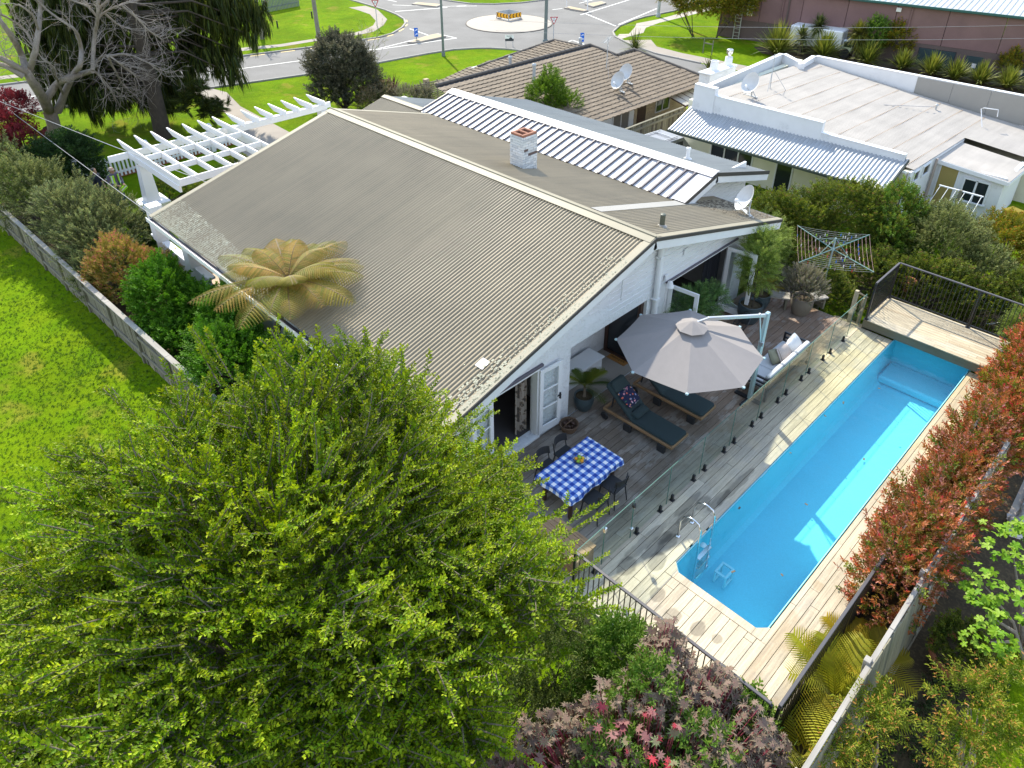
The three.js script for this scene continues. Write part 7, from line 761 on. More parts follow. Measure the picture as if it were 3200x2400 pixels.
// spray of leaves along a twig that runs out along +z, up = +y
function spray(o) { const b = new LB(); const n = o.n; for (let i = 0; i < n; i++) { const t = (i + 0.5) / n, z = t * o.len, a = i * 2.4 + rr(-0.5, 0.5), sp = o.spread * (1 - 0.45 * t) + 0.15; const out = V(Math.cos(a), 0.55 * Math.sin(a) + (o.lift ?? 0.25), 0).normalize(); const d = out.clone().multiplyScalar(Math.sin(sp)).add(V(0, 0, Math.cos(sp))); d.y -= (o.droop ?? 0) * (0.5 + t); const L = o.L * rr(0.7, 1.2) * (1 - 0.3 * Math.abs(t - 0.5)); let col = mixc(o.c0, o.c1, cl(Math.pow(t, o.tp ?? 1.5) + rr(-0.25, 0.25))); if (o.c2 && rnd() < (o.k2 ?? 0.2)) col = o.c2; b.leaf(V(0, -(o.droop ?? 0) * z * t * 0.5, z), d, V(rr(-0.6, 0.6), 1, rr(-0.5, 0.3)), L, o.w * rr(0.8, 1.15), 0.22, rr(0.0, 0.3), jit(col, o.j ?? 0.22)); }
  if (o.twig) b.strip([V(0, -0.003, 0), V(0, -0.003 - (o.droop ?? 0) * o.len * 0.12, o.len * 0.5), V(0, -0.003 - (o.droop ?? 0) * o.len * 0.45, o.len)], 0.006 * (o.tw ?? 1), V(1, 0, 0), o.twig, 0.5); return b.geo(); }
const vari = (s, k, o) => { seed(s); return [...Array(k)].map(() => spray(o)); };
function crown(parent, name, geos, list, m = foliage) {       // list: {p, d, s, r (roll), c}
  const mt = new THREE.Matrix4(), lists = geos.map(() => []); list.forEach((e, i) => lists[i % geos.length].push(e));
  geos.forEach((g, gi) => { const L = lists[gi]; if (!L.length) return; const im = new THREE.InstancedMesh(g, m, L.length); L.forEach((e, i) => { const z = e.d.clone().normalize(); let x = V(0, 1, 0).cross(z); if (x.lengthSq() < 1e-4) x = V(1, 0, 0); x.normalize(); const y = z.clone().cross(x); const cr = Math.cos(e.r || 0), sr = Math.sin(e.r || 0), X = x.clone().multiplyScalar(cr).addScaledVector(y, sr), Y = y.clone().multiplyScalar(cr).addScaledVector(x, -sr); const s = e.s || 1; mt.makeBasis(X.multiplyScalar(s), Y.multiplyScalar(s), z.multiplyScalar(s)); mt.setPosition(e.p.x - parent.position.x, e.p.y - parent.position.y, e.p.z - parent.position.z); im.setMatrixAt(i, mt); im.setColorAt(i, e.c || C(1, 1, 1)); }); im.name = name; im.userData.kind = 'stuff'; im.castShadow = im.receiveShadow = true; parent.add(im); });
}
const tint = (a, hue = 0) => { const k = 1 + a * gs(); return C(k * (1 + hue * gs()), k, k * (1 + hue * gs())); };
// points in lumpy ellipsoid shells
function blobPts(c, r, n, o = {}) { const out = []; let guard = 0; const f = o.f ?? 2.2, amp = o.amp ?? 0.28, sd = o.sd ?? 5; while (out.length < n && guard++ < n * 6) { const d = V(gs(), gs(), gs()); if (d.lengthSq() < 1e-4) continue; d.normalize(); if (d.y < (o.minY ?? -0.45)) continue; const lump = 1 + amp * (n3(d.x * f + c[0] * 1.7, d.y * f + c[1] * 1.7, d.z * f + c[2] * 1.7, sd) - 0.5) * 2 + amp * 0.5 * (n3(d.x * f * 2.7 + c[0], d.y * f * 2.7, d.z * f * 2.7 + c[2], sd + 3) - 0.5) * 2; const rad = lump * (o.inner !== undefined ? o.inner + (1 - o.inner) * Math.pow(rnd(), 0.45) : 0.62 + 0.38 * Math.pow(rnd(), 0.5)); const p = V(c[0] + d.x * r[0] * rad, c[1] + d.y * r[1] * rad, c[2] + d.z * r[2] * rad); if (p.y < GRD + 0.03) continue; const out2 = V(d.x / r[0], d.y / r[1], d.z / r[2]).normalize(); out.push({ p, d: out2.multiplyScalar(o.out ?? 0.8).add(V(0, o.up ?? 0.45, 0)).add(V(gs(), gs(), gs()).multiplyScalar(o.rand ?? 0.5)), s: rr(0.8, 1.3) * (o.s ?? 1), r: rr(-0.8, 0.8), c: tint(o.tint ?? 0.13, o.hue ?? 0.05) }); } return out; }
function stems(parent, base, tips, r, m, n) { const b = new GB(); for (let i = 0; i < n; i++) { const t = pick(tips), q = V(t[0], t[1], t[2]).add(V(gs() * t[3] * 0.5, gs() * t[3] * 0.3, gs() * t[3] * 0.5)), p = V(base[0] + gs() * 0.12, base[1], base[2] + gs() * 0.12), mid = p.clone().lerp(q, 0.5).add(V(gs() * 0.15, 0.1, gs() * 0.15)); b.tube([p, mid, q].map(v => v.sub(parent.position)), [r, r * 0.7, r * 0.25], 6); } part(parent, 'stem', b, m); }
function shrub(label, cat, blobs, geos, o = {}) { const [b0] = blobs, base = o.base || [b0[0], GRD, b0[2]]; const t = thing(o.name || 'shrub', label, cat, o.group, base); stems(t, base, blobs.map(b => [b[0], b[1], b[2], Math.min(b[3], b[4], b[5])]), o.sr ?? 0.035, o.bark || M.barkDark, o.ns ?? 7 * Math.ceil(Math.sqrt(blobs.length))); let L = []; for (const [x, y, z, rx, ry, rz, n] of blobs) L = L.concat(blobPts([x, y, z], [rx, ry, rz], Math.round(n * (o.k ?? 2.1)), o)); crown(t, 'foliage', geos, L, o.m || foliage); return t; }

// species
const SP = {
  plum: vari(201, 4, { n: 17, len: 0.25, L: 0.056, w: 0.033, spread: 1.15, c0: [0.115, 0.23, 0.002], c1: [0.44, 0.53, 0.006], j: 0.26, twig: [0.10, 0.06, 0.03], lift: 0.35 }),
  olive: vari(202, 3, { n: 15, len: 0.26, L: 0.062, w: 0.027, spread: 0.85, c0: [0.08, 0.11, 0.035], c1: [0.38, 0.42, 0.16], j: 0.25, tp: 1.7, twig: [0.12, 0.09, 0.06] }),
  dark: vari(203, 3, { n: 13, len: 0.30, L: 0.085, w: 0.045, spread: 1.0, c0: [0.020, 0.055, 0.014], c1: [0.055, 0.12, 0.022], j: 0.3 }),
  pinkish: vari(204, 3, { n: 15, len: 0.24, L: 0.062, w: 0.032, spread: 0.95, c0: [0.22, 0.24, 0.02], c1: [0.46, 0.33, 0.08], c2: [0.66, 0.20, 0.20], k2: 0.05, j: 0.25 }),
  bright: vari(205, 3, { n: 14, len: 0.26, L: 0.08, w: 0.045, spread: 1.0, c0: [0.06, 0.19, 0.006], c1: [0.15, 0.33, 0.012], j: 0.25 }),
  redA: vari(206, 3, { n: 15, len: 0.24, L: 0.085, w: 0.034, spread: 0.85, c0: [0.20, 0.19, 0.012], c1: [0.58, 0.17, 0.055], c2: [0.68, 0.07, 0.08], k2: 0.14, j: 0.25, tp: 1.0 }),
  redB: vari(207, 3, { n: 15, len: 0.24, L: 0.080, w: 0.032, spread: 0.85, c0: [0.18, 0.14, 0.02], c1: [0.50, 0.18, 0.085], c2: [0.62, 0.27, 0.22], k2: 0.15, j: 0.25, tp: 1.0 }),
  hedge: vari(208, 3, { n: 14, len: 0.24, L: 0.072, w: 0.038, spread: 1.0, c0: [0.07, 0.12, 0.012], c1: [0.28, 0.33, 0.03], c2: [0.28, 0.20, 0.07], k2: 0.08, j: 0.3, tp: 2 }),
  hedgePale: vari(209, 3, { n: 14, len: 0.24, L: 0.062, w: 0.030, spread: 1.0, c0: [0.085, 0.12, 0.028], c1: [0.33, 0.35, 0.12], j: 0.3, tp: 1.8 }),
  yellowG: vari(210, 3, { n: 13, len: 0.26, L: 0.085, w: 0.045, spread: 1.0, c0: [0.15, 0.19, 0.010], c1: [0.37, 0.31, 0.018], c2: [0.46, 0.21, 0.03], k2: 0.14, j: 0.25 }),
  pohut: vari(211, 3, { n: 15, len: 0.30, L: 0.085, w: 0.042, spread: 1.0, c0: [0.050, 0.065, 0.040], c1: [0.21, 0.20, 0.13], j: 0.3 }),
  lime: vari(212, 3, { n: 12, len: 0.24, L: 0.08, w: 0.040, spread: 0.95, c0: [0.10, 0.22, 0.020], c1: [0.24, 0.36, 0.045], j: 0.22 }),
  feather: vari(213, 3, { n: 22, len: 0.36, L: 0.14, w: 0.019, spread: 0.9, c0: [0.09, 0.20, 0.05], c1: [0.22, 0.36, 0.10], j: 0.22, droop: 0.3, twig: [0.16, 0.11, 0.06] }),
  featherY: vari(214, 3, { n: 22, len: 0.36, L: 0.12, w: 0.019, spread: 0.9, c0: [0.15, 0.23, 0.030], c1: [0.34, 0.42, 0.08], j: 0.22, droop: 0.2 }),
  lavender: vari(215, 2, { n: 20, len: 0.28, L: 0.07, w: 0.015, spread: 0.5, c0: [0.16, 0.17, 0.09], c1: [0.36, 0.34, 0.22], c2: [0.22, 0.17, 0.25], k2: 0.1, j: 0.2 }),
  mapleY: vari(216, 3, { n: 14, len: 0.28, L: 0.075, w: 0.022, spread: 1.1, c0: [0.13, 0.21, 0.010], c1: [0.36, 0.38, 0.02], c2: [0.52, 0.24, 0.05], k2: 0.08, j: 0.25, droop: 0.25, lift: 0.05 }),
  mapleR: vari(217, 2, { n: 15, len: 0.30, L: 0.10, w: 0.045, spread: 1.1, c0: [0.15, 0.02, 0.03], c1: [0.30, 0.035, 0.045], c2: [0.45, 0.05, 0.03], k2: 0.1, j: 0.3 }),
  cover: vari(218, 2, { n: 12, len: 0.16, L: 0.05, w: 0.03, spread: 1.2, c0: [0.030, 0.065, 0.016], c1: [0.08, 0.125, 0.03], j: 0.3 }),
  conif: (() => { seed(219); return [...Array(3)].map(() => { const b = new LB(); for (let i = 0; i < 26; i++) { const a = rr(0, 6.28), r0 = rr(0, 0.12), L = rr(0.35, 0.75), z0 = rr(0, 0.45); const p = V(r0 * Math.cos(a), r0 * Math.sin(a), z0); const q = [p, p.clone().add(V(0.07 * Math.cos(a), 0.07 * Math.sin(a), L * 0.5)), p.clone().add(V(0.05 * Math.cos(a), 0.05 * Math.sin(a), L))]; b.strip(q, rr(0.03, 0.055), V(-Math.sin(a), Math.cos(a), rr(-0.3, 0.3)).normalize(), jit(mixc([0.018, 0.042, 0.006], [0.115, 0.140, 0.014], Math.pow(rnd(), 1.8)), 0.3), 0.9); } return b.geo(); }); })(),
};
// ---------- the big plum tree between the camera and the house ----------
{ const base = [2.2, GRD, -5.6], t = thing('plum_tree', 'huge bright green leafy tree filling the lower left of the picture', 'tree', null, base); seed(301); const c = V(2.0, 4.2, -5.6), R = V(2.86, 2.45, 2.86);
  const tk = new GB(); tk.tube([V(0, 0, 0), V(0.08, 0.8, 0.02), V(0.02, 1.7, -0.05)], [0.24, 0.19, 0.17], 12); part(t, 'trunk', tk, M.bark);
  const limb = new GB(), heads = []; for (let i = 0; i < 30; i++) { const a = i * 2.399 + rr(-0.2, 0.2), e = 0.25 + 1.15 * ((i * 0.618) % 1), d = V(Math.cos(a) * Math.cos(e), Math.sin(e), Math.sin(a) * Math.cos(e)); const tip = c.clone().add(V(d.x * R.x, d.y * R.y, d.z * R.z).multiplyScalar(0.78)).sub(V(...base)); const p0 = V(0.02, 1.5 + rr(-0.3, 0.4), -0.05), mid = p0.clone().lerp(tip, 0.5).add(V(gs() * 0.2, 0.35 + gs() * 0.1, gs() * 0.2)); limb.tube([p0, p0.clone().lerp(mid, 0.5).add(V(0, 0.05, 0)), mid, mid.clone().lerp(tip, 0.55).add(V(0, 0.07, 0)), tip], [0.085, 0.066, 0.045, 0.028, 0.01], 7); heads.push(tip); } part(t, 'limb', limb, M.bark);
  // shoots: long leafy rods leaving the shell outwards and sideways, streaky as in the photograph
  const L = [], tw = new GB(); const shoot = (p, d, len, s = 1, col) => { let q = p.clone(); d = d.clone().normalize(); const step = 0.18 * s, n = Math.max(1, Math.round(len / step)); const cc = col || tint(0.16, 0.07); const path = [q.clone()]; for (let i = 0; i < n; i++) { L.push({ p: q.clone(), d: d.clone().add(V(gs(), gs(), gs()).multiplyScalar(0.14)), s: s * rr(0.85, 1.2) * (i === n - 1 ? 0.85 : 1), r: rr(-0.6, 0.6), c: cc.clone().multiplyScalar(rr(0.88, 1.12)) }); q.addScaledVector(d, step); d.add(V(gs() * 0.10, 0.02 + gs() * 0.05, gs() * 0.10)).normalize(); path.push(q.clone()); if (rnd() < 0.30) { const e = d.clone().add(V(gs(), gs() * 0.5, gs()).multiplyScalar(0.9)).normalize(); L.push({ p: q.clone(), d: e, s: s * rr(0.8, 1.1), r: rr(-0.6, 0.6), c: cc.clone() }); } } tw.tube(path.map(v => v.sub(t.position)), path.map((_, i) => 0.008 * (1 - 0.8 * i / path.length) + 0.002), 4); };
  const shell = (d, rad) => { const lump = 1 + 0.30 * (n3(d.x * 2.6 + 4, d.y * 2.6 + 9, d.z * 2.6 + 2, 31) - 0.52) * 2; return c.clone().add(V(d.x * R.x, d.y * R.y, d.z * R.z).multiplyScalar(rad * lump)); };
  const bad = p => p.distanceTo(camera.position) < 2.2 || p.y < 0.1 || (p.x > 2.6 && p.z > -3.9 && p.y < 4.6);
  const cols = []; for (let i = 0; i < 980; i++) { const d = V(gs(), gs(), gs()).normalize(); if (d.y < -0.5) continue; const p = shell(d, rr(0.74, 1.0)); if (bad(p)) continue; const o = V(d.x, d.y * 0.25 + 0.08, d.z).normalize().add(V(gs(), 0, gs()).multiplyScalar(0.35)).normalize(), yawed = (a, u) => o.clone().applyAxisAngle(V(0, 1, 0), a).add(V(0, u, 0)).normalize(), cc = tint(0.14, 0.08).multiplyScalar(rr(0.75, 1.2)), m = Math.round(rr(9, 17)); for (let k = 0; k < m; k++) { const dir = yawed(rr(-1.35, 1.35), rr(-0.12, 0.45)); shoot(p.clone().addScaledVector(o, rr(-0.45, 0.1)).add(V(gs() * 0.14, gs() * 0.09, gs() * 0.14)), dir, rr(0.2, 0.55), rr(0.85, 1.1), cc.clone().multiplyScalar(rr(0.85, 1.15))); } }
  for (let i = 0; i < 1900; i++) { const d = V(gs(), gs(), gs()).normalize(); if (d.y < -0.6) continue; const p = shell(d, rr(0.42, 0.8)); if (bad(p)) continue; shoot(p, V(gs(), 0.2 + gs() * 0.4, gs()), rr(0.2, 0.5), 1.1); }
  // single long branches reaching out over the deck and the lawn
  for (const [px, py, pz, dx, dy, dz, len] of [[4.55, 4.9, -6.0, 1, 0.1, 0.1, 0.9], [4.5, 4.2, -5.5, 1, 0.0, 0.25, 1.0], [4.6, 3.7, -5.1, 0.9, 0.05, 0.4, 1.3], [4.8, 3.3, -4.9, 1, 0.08, 0.3, 1.5], [4.6, 3.0, -4.6, 1, 0, 0.5, 1.4], [4.4, 4.6, -6.8, 1, 0.12, -0.4, 0.8], [4.2, 5.4, -6.9, 0.8, 0.4, -0.5, 0.8], [3.4, 6.0, -7.4, 0.4, 0.5, -0.8, 0.7], [2.6, 6.1, -7.8, 0.1, 0.5, -0.9, 0.8], [1.6, 5.8, -8.0, -0.2, 0.4, -1, 0.8], [0.6, 5.3, -7.8, -0.6, 0.3, -0.9, 1.0], [-0.1, 4.7, -7.2, -1, 0.2, -0.5, 0.9], [4.9, 2.7, -4.2, 0.9, 0.1, 0.6, 1.0], [4.7, 3.5, -5.6, 1, 0.02, -0.02, 1.4]]) for (let k = 0; k < 3; k++) { shoot(V(px + gs() * 0.15, py + gs() * 0.15, pz + gs() * 0.15), V(dx, dy, dz).add(V(gs(), gs(), gs()).multiplyScalar(0.16)), len * rr(0.7, 1.05)); }
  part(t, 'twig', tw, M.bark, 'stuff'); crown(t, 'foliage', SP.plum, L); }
// ---------- shrubs along the left fence ----------
seed(310);
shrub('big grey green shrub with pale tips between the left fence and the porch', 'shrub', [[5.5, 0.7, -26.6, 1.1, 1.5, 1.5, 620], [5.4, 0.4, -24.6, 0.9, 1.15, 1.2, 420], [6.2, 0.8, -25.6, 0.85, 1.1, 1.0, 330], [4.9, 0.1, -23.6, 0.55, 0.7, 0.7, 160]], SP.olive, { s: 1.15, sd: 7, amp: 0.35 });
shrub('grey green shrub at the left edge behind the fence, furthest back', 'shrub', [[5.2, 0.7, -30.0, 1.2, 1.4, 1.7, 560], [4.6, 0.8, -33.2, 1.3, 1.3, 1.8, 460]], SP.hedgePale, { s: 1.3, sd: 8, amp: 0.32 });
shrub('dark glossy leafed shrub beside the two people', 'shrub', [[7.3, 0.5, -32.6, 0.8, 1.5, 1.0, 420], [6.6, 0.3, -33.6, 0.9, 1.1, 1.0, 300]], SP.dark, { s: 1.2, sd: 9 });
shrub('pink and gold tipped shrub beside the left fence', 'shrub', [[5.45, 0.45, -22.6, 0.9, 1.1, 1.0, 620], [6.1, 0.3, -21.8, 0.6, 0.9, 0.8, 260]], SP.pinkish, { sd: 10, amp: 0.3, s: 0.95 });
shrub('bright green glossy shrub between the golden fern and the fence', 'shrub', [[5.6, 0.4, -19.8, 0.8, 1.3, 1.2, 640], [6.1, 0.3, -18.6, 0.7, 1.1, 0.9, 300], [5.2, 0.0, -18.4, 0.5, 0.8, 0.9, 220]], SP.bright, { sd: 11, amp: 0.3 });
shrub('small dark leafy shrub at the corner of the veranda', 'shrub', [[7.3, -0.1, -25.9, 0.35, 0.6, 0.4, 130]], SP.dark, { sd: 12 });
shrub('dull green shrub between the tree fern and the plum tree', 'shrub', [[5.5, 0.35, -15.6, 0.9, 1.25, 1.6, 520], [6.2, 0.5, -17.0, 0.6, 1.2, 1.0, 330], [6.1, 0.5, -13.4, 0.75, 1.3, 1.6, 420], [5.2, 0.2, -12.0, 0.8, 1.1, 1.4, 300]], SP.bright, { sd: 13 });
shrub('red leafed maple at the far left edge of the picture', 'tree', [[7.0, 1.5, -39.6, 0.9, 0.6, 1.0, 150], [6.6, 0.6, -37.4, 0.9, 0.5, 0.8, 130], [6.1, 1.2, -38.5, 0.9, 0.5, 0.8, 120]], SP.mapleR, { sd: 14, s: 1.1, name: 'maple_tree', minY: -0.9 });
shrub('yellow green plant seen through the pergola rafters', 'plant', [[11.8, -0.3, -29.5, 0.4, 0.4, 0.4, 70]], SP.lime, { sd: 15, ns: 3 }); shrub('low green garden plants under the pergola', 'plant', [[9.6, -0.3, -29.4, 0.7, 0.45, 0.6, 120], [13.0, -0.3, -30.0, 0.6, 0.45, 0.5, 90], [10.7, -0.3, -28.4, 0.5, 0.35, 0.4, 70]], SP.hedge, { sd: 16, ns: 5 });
// ---------- tree fern ----------
{ const c = [6.75, 3.25, -14.2], t = thing('tree_fern', 'golden brown tree fern with arching fronds over the left eave', 'tree fern', null, [6.2, GRD, -15.2]); seed(320); const tr = new GB(); tr.tube([V(0, 0, 0), V(0.2, 1.5, 0.1), V(c[0] - 6.2, c[1] - GRD, c[2] + 15.2)], [0.13, 0.10, 0.11], 10); part(t, 'trunk', tr, M.barkDark);
  for (let i = 0; i < 34; i++) { const a = i * 2.399 + rr(-0.1, 0.1), inner = i % 3 === 0, Lf = (inner ? 1.35 : 2.35) * rr(0.75, 1.08), rise = inner ? 0.62 : 0.5, b = new LB(), N = 26; const dir = V(Math.cos(a), 0, Math.sin(a)), side = V(-Math.sin(a), 0, Math.cos(a)); const at = u => dir.clone().multiplyScalar(Lf * u * (1 - 0.08 * u)).add(V(0, inner ? 1.05 * u - 0.62 * u * u : 0.62 * u - 0.50 * u * u - 0.10 * u * u * u, 0)); const base = mixc([0.44, 0.29, 0.055], [0.29, 0.28, 0.03], rnd());
    const col = jit(base, 0.12); b.strip([...Array(9)].map((_, k) => at(k / 8)), 0.022, side, [0.20, 0.12, 0.045], 0.6);
    for (let k = 2; k < N; k++) { const u = k / N, p = at(u), tan = at(Math.min(1, u + 0.02)).sub(p).normalize(), w = 0.46 * Math.pow(Math.sin(Math.PI * Math.min(1, 0.08 + u * 0.92)), 0.8) * (inner ? 0.75 : 1); for (const s of [-1, 1]) { const pd = side.clone().multiplyScalar(s).addScaledVector(tan, 0.55).add(V(0, -0.12, 0)).normalize(); const cc = jit(mixc(col, [0.22, 0.24, 0.02], rnd() < 0.3 ? 0.7 : 0), 0.15); const m = 8; for (let q = 0; q < m; q++) { const v0 = q / m, v1 = (q + 1) / m, cv = u2 => p.clone().addScaledVector(pd, w * u2).add(V(0, -0.22 * u2 * u2 * w, 0)), pa = cv(v0), pb = cv(v1), pw = 0.058 * (1 - 0.72 * v0) * (0.5 + 0.5 * Math.sin(Math.PI * (0.15 + 0.8 * u))); for (const s2 of [-1, 1]) { const e = tan.clone().multiplyScalar(s2).addScaledVector(pd, 0.5).normalize(); const tp = pb.clone().addScaledVector(e, pw).add(V(0, -0.02, 0)); b.tri(pa, pb, tp, jit(cc, 0.1)); } } } }
    const f = part(t, 'frond', b.geo(), foliage); f.position.set(c[0] - 6.2, c[1] - GRD, c[2] + 15.2); } }
// ---------- big bare tree at the top left ----------
const LIMBS={trunk:[[8.47,-0.67,-39.89],[8.61,0.17,-39.86],[8.64,0.96,-39.85]],left:[[8.64,0.96,-39.85],[8.46,1.99,-39.89],[8.28,2.77,-39.93],[8.29,3.6,-39.92],[8.17,4.38,-39.95],[7.98,5.05,-39.99],[7.77,5.75,-40.03]],left2:[[8.28,2.77,-39.93],[7.88,3.24,-40.01],[7.46,3.61,-40.1],[6.94,4.04,-40.21]],left3:[[8.07,2.69,-39.97],[7.7,3.11,-40.05],[7.15,3.45,-40.16]],leftup:[[8.35,2.86,-39.91],[8.82,3.68,-39.81],[9.22,4.61,-39.73],[9.58,5.56,-39.65],[9.89,6.79,-39.59]],leftup2:[[8.89,3.78,-39.8],[8.67,4.72,-39.84],[8.22,5.27,-39.94],[7.63,5.57,-40.06]],lu3:[[9.23,4.65,-39.72],[9.18,5.26,-39.73],[8.8,5.74,-39.82],[8.33,5.35,-39.91]],right:[[8.64,0.96,-39.85],[8.66,1.52,-39.85],[9.2,2.09,-39.73],[9.74,2.33,-39.62],[10.35,2.46,-39.49],[10.86,2.54,-39.38]],right2:[[8.96,0.91,-39.78],[9.47,1.71,-39.67],[10.07,2.5,-39.55],[10.42,2.88,-39.48],[10.66,3.6,-39.42],[10.61,4.49,-39.43],[10.18,4.95,-39.52],[9.71,5.55,-39.62],[9.35,6.27,-39.7]],rup:[[10.86,2.54,-39.38],[11.11,3.38,-39.33],[11.41,4.24,-39.27],[11.69,4.89,-39.21],[12.1,6.36,-39.12]],rupfork:[[11.61,4.74,-39.22],[12.0,5.06,-39.14],[12.76,5.34,-38.98],[13.58,5.47,-38.81],[14.65,5.68,-38.58]],rside:[[10.89,2.65,-39.38],[11.22,2.98,-39.31],[11.71,3.13,-39.2],[12.08,2.64,-39.12],[12.64,2.0,-39.01],[13.12,1.35,-38.91]],rside2:[[11.65,3.11,-39.22],[11.81,2.35,-39.18],[12.03,1.41,-39.14],[12.42,0.64,-39.05]],rside3:[[10.92,2.48,-39.37],[11.09,2.29,-39.33],[11.38,1.46,-39.27],[11.47,0.81,-39.25]],rside4:[[11.71,3.13,-39.2],[12.5,3.08,-39.04],[13.17,2.66,-38.9],[13.82,2.05,-38.76]],mid:[[9.38,1.39,-39.69],[9.34,2.28,-39.7],[9.28,3.04,-39.72],[9.07,3.29,-39.76],[8.86,3.83,-39.8]],top1:[[11.69,4.89,-39.21],[11.42,5.38,-39.26],[10.94,5.68,-39.37],[10.4,6.07,-39.48]],top2:[[11.81,5.23,-39.18],[12.45,5.68,-39.05],[13.2,5.92,-38.89]],top3:[[12.76,5.34,-38.98],[13.3,4.71,-38.87],[13.66,4.08,-38.79],[14.17,3.58,-38.69]],top4:[[12.0,5.06,-39.14],[12.36,4.55,-39.07],[12.61,4.36,-39.01]]};
{ const t = thing('bare_tree', 'large bare grey tree with tangled pale twigs at the top left', 'tree', null, [8.47, GRD, -39.89]); seed(330); const rad = { trunk: [0.36, 0.30, 0.30], left: [0.24, 0.20, 0.17, 0.13, 0.11, 0.09, 0.07], right: [0.20, 0.17, 0.15, 0.13, 0.12, 0.11], right2: [0.19, 0.15, 0.12, 0.11, 0.09, 0.06, 0.05, 0.04, 0.03], leftup: [0.14, 0.12, 0.10, 0.08, 0.06], rup: [0.09, 0.085, 0.08, 0.075, 0.05], left2: [0.13, 0.12, 0.10, 0.08], left3: [0.12, 0.11, 0.09] };
  const tw = new GB(), tl = []; const twig = (p, d, len, r, lvl) => { const n = 4, pts = [p.clone()]; let q = p.clone(); d = d.clone().normalize(); for (let i = 0; i < n; i++) { d.add(V(gs(), gs() * 0.8 + 0.06, gs()).multiplyScalar(0.42)).normalize(); q = q.clone().addScaledVector(d, len / n); pts.push(q); if (lvl > 0 && rnd() < 0.85) twig(q, d.clone().add(V(gs(), gs(), gs()).multiplyScalar(0.9)), len * rr(0.45, 0.7), r * 0.6, lvl - 1); } tw.tube(pts.map(v => v.clone().sub(t.position)), pts.map((_, i) => r * (1 - 0.75 * i / n)), lvl > 1 ? 5 : 4); if (lvl === 0 && rnd() < 0.5) tl.push({ p: q, d: d.clone(), s: rr(0.35, 0.7), c: tint(0.2) }); };
  for (const k in LIMBS) { const pts = LIMBS[k].map((p) => { const q = V(p[0], p[1], p[2]), f = 1 - 0.09 * st(0.2, 3.0, q.y) + 0.015 * Math.sin(p[0] * 5 + p[1] * 3); return V(q.x * f, 12 + (q.y - 12) * f, q.z * f); }), r = rad[k] || pts.map((_, i) => 0.055 * (1 - 0.7 * i / pts.length)); const b = new GB(); const cu = new THREE.CatmullRomCurve3(pts), n = pts.length * 3; const sp = cu.getPoints(n); b.tube(sp.map((v, i) => v.clone().sub(t.position).add(k === 'trunk' ? V(0, 0, 0) : V(gs(), gs(), gs()).multiplyScalar(0.012))), sp.map((_, i) => { const u = i / n * (r.length - 1), a = Math.floor(u); return r[a] + ((r[Math.min(a + 1, r.length - 1)] - r[a]) * (u - a)); }), 9); part(t, k === 'trunk' ? 'trunk' : 'limb', b, M.barkPale); if (k !== 'trunk') for (let i = 3; i <= n; i++) { const m = k.startsWith('rs') || k.startsWith('top') || k.startsWith('rupf') ? 2 : 1; for (let j = 0; j < m; j++) if (rnd() < 0.62) twig(sp[i], V(gs(), gs() * 0.7 - (k.startsWith('rs') ? 0.35 : -0.1), gs()).add(sp[i].clone().sub(sp[i - 1]).normalize().multiplyScalar(0.9)), rr(0.7, 1.5), 0.017, 2); } }
  part(t, 'twig', tw, M.twig, 'stuff'); crown(t, 'young_leaves', vari(331, 2, { n: 4, len: 0.12, L: 0.07, w: 0.03, spread: 1, c0: [0.20, 0.12, 0.04], c1: [0.26, 0.18, 0.04], j: 0.3 }), tl); const bu = new GB(); bu.lathe(V(0.0, 0, 0), [[0.75, -0.02], [0.55, 0.12], [0.42, 0.4], [0.36, 0.8]], 14); part(t, 'root_flare', bu, M.barkPale); }
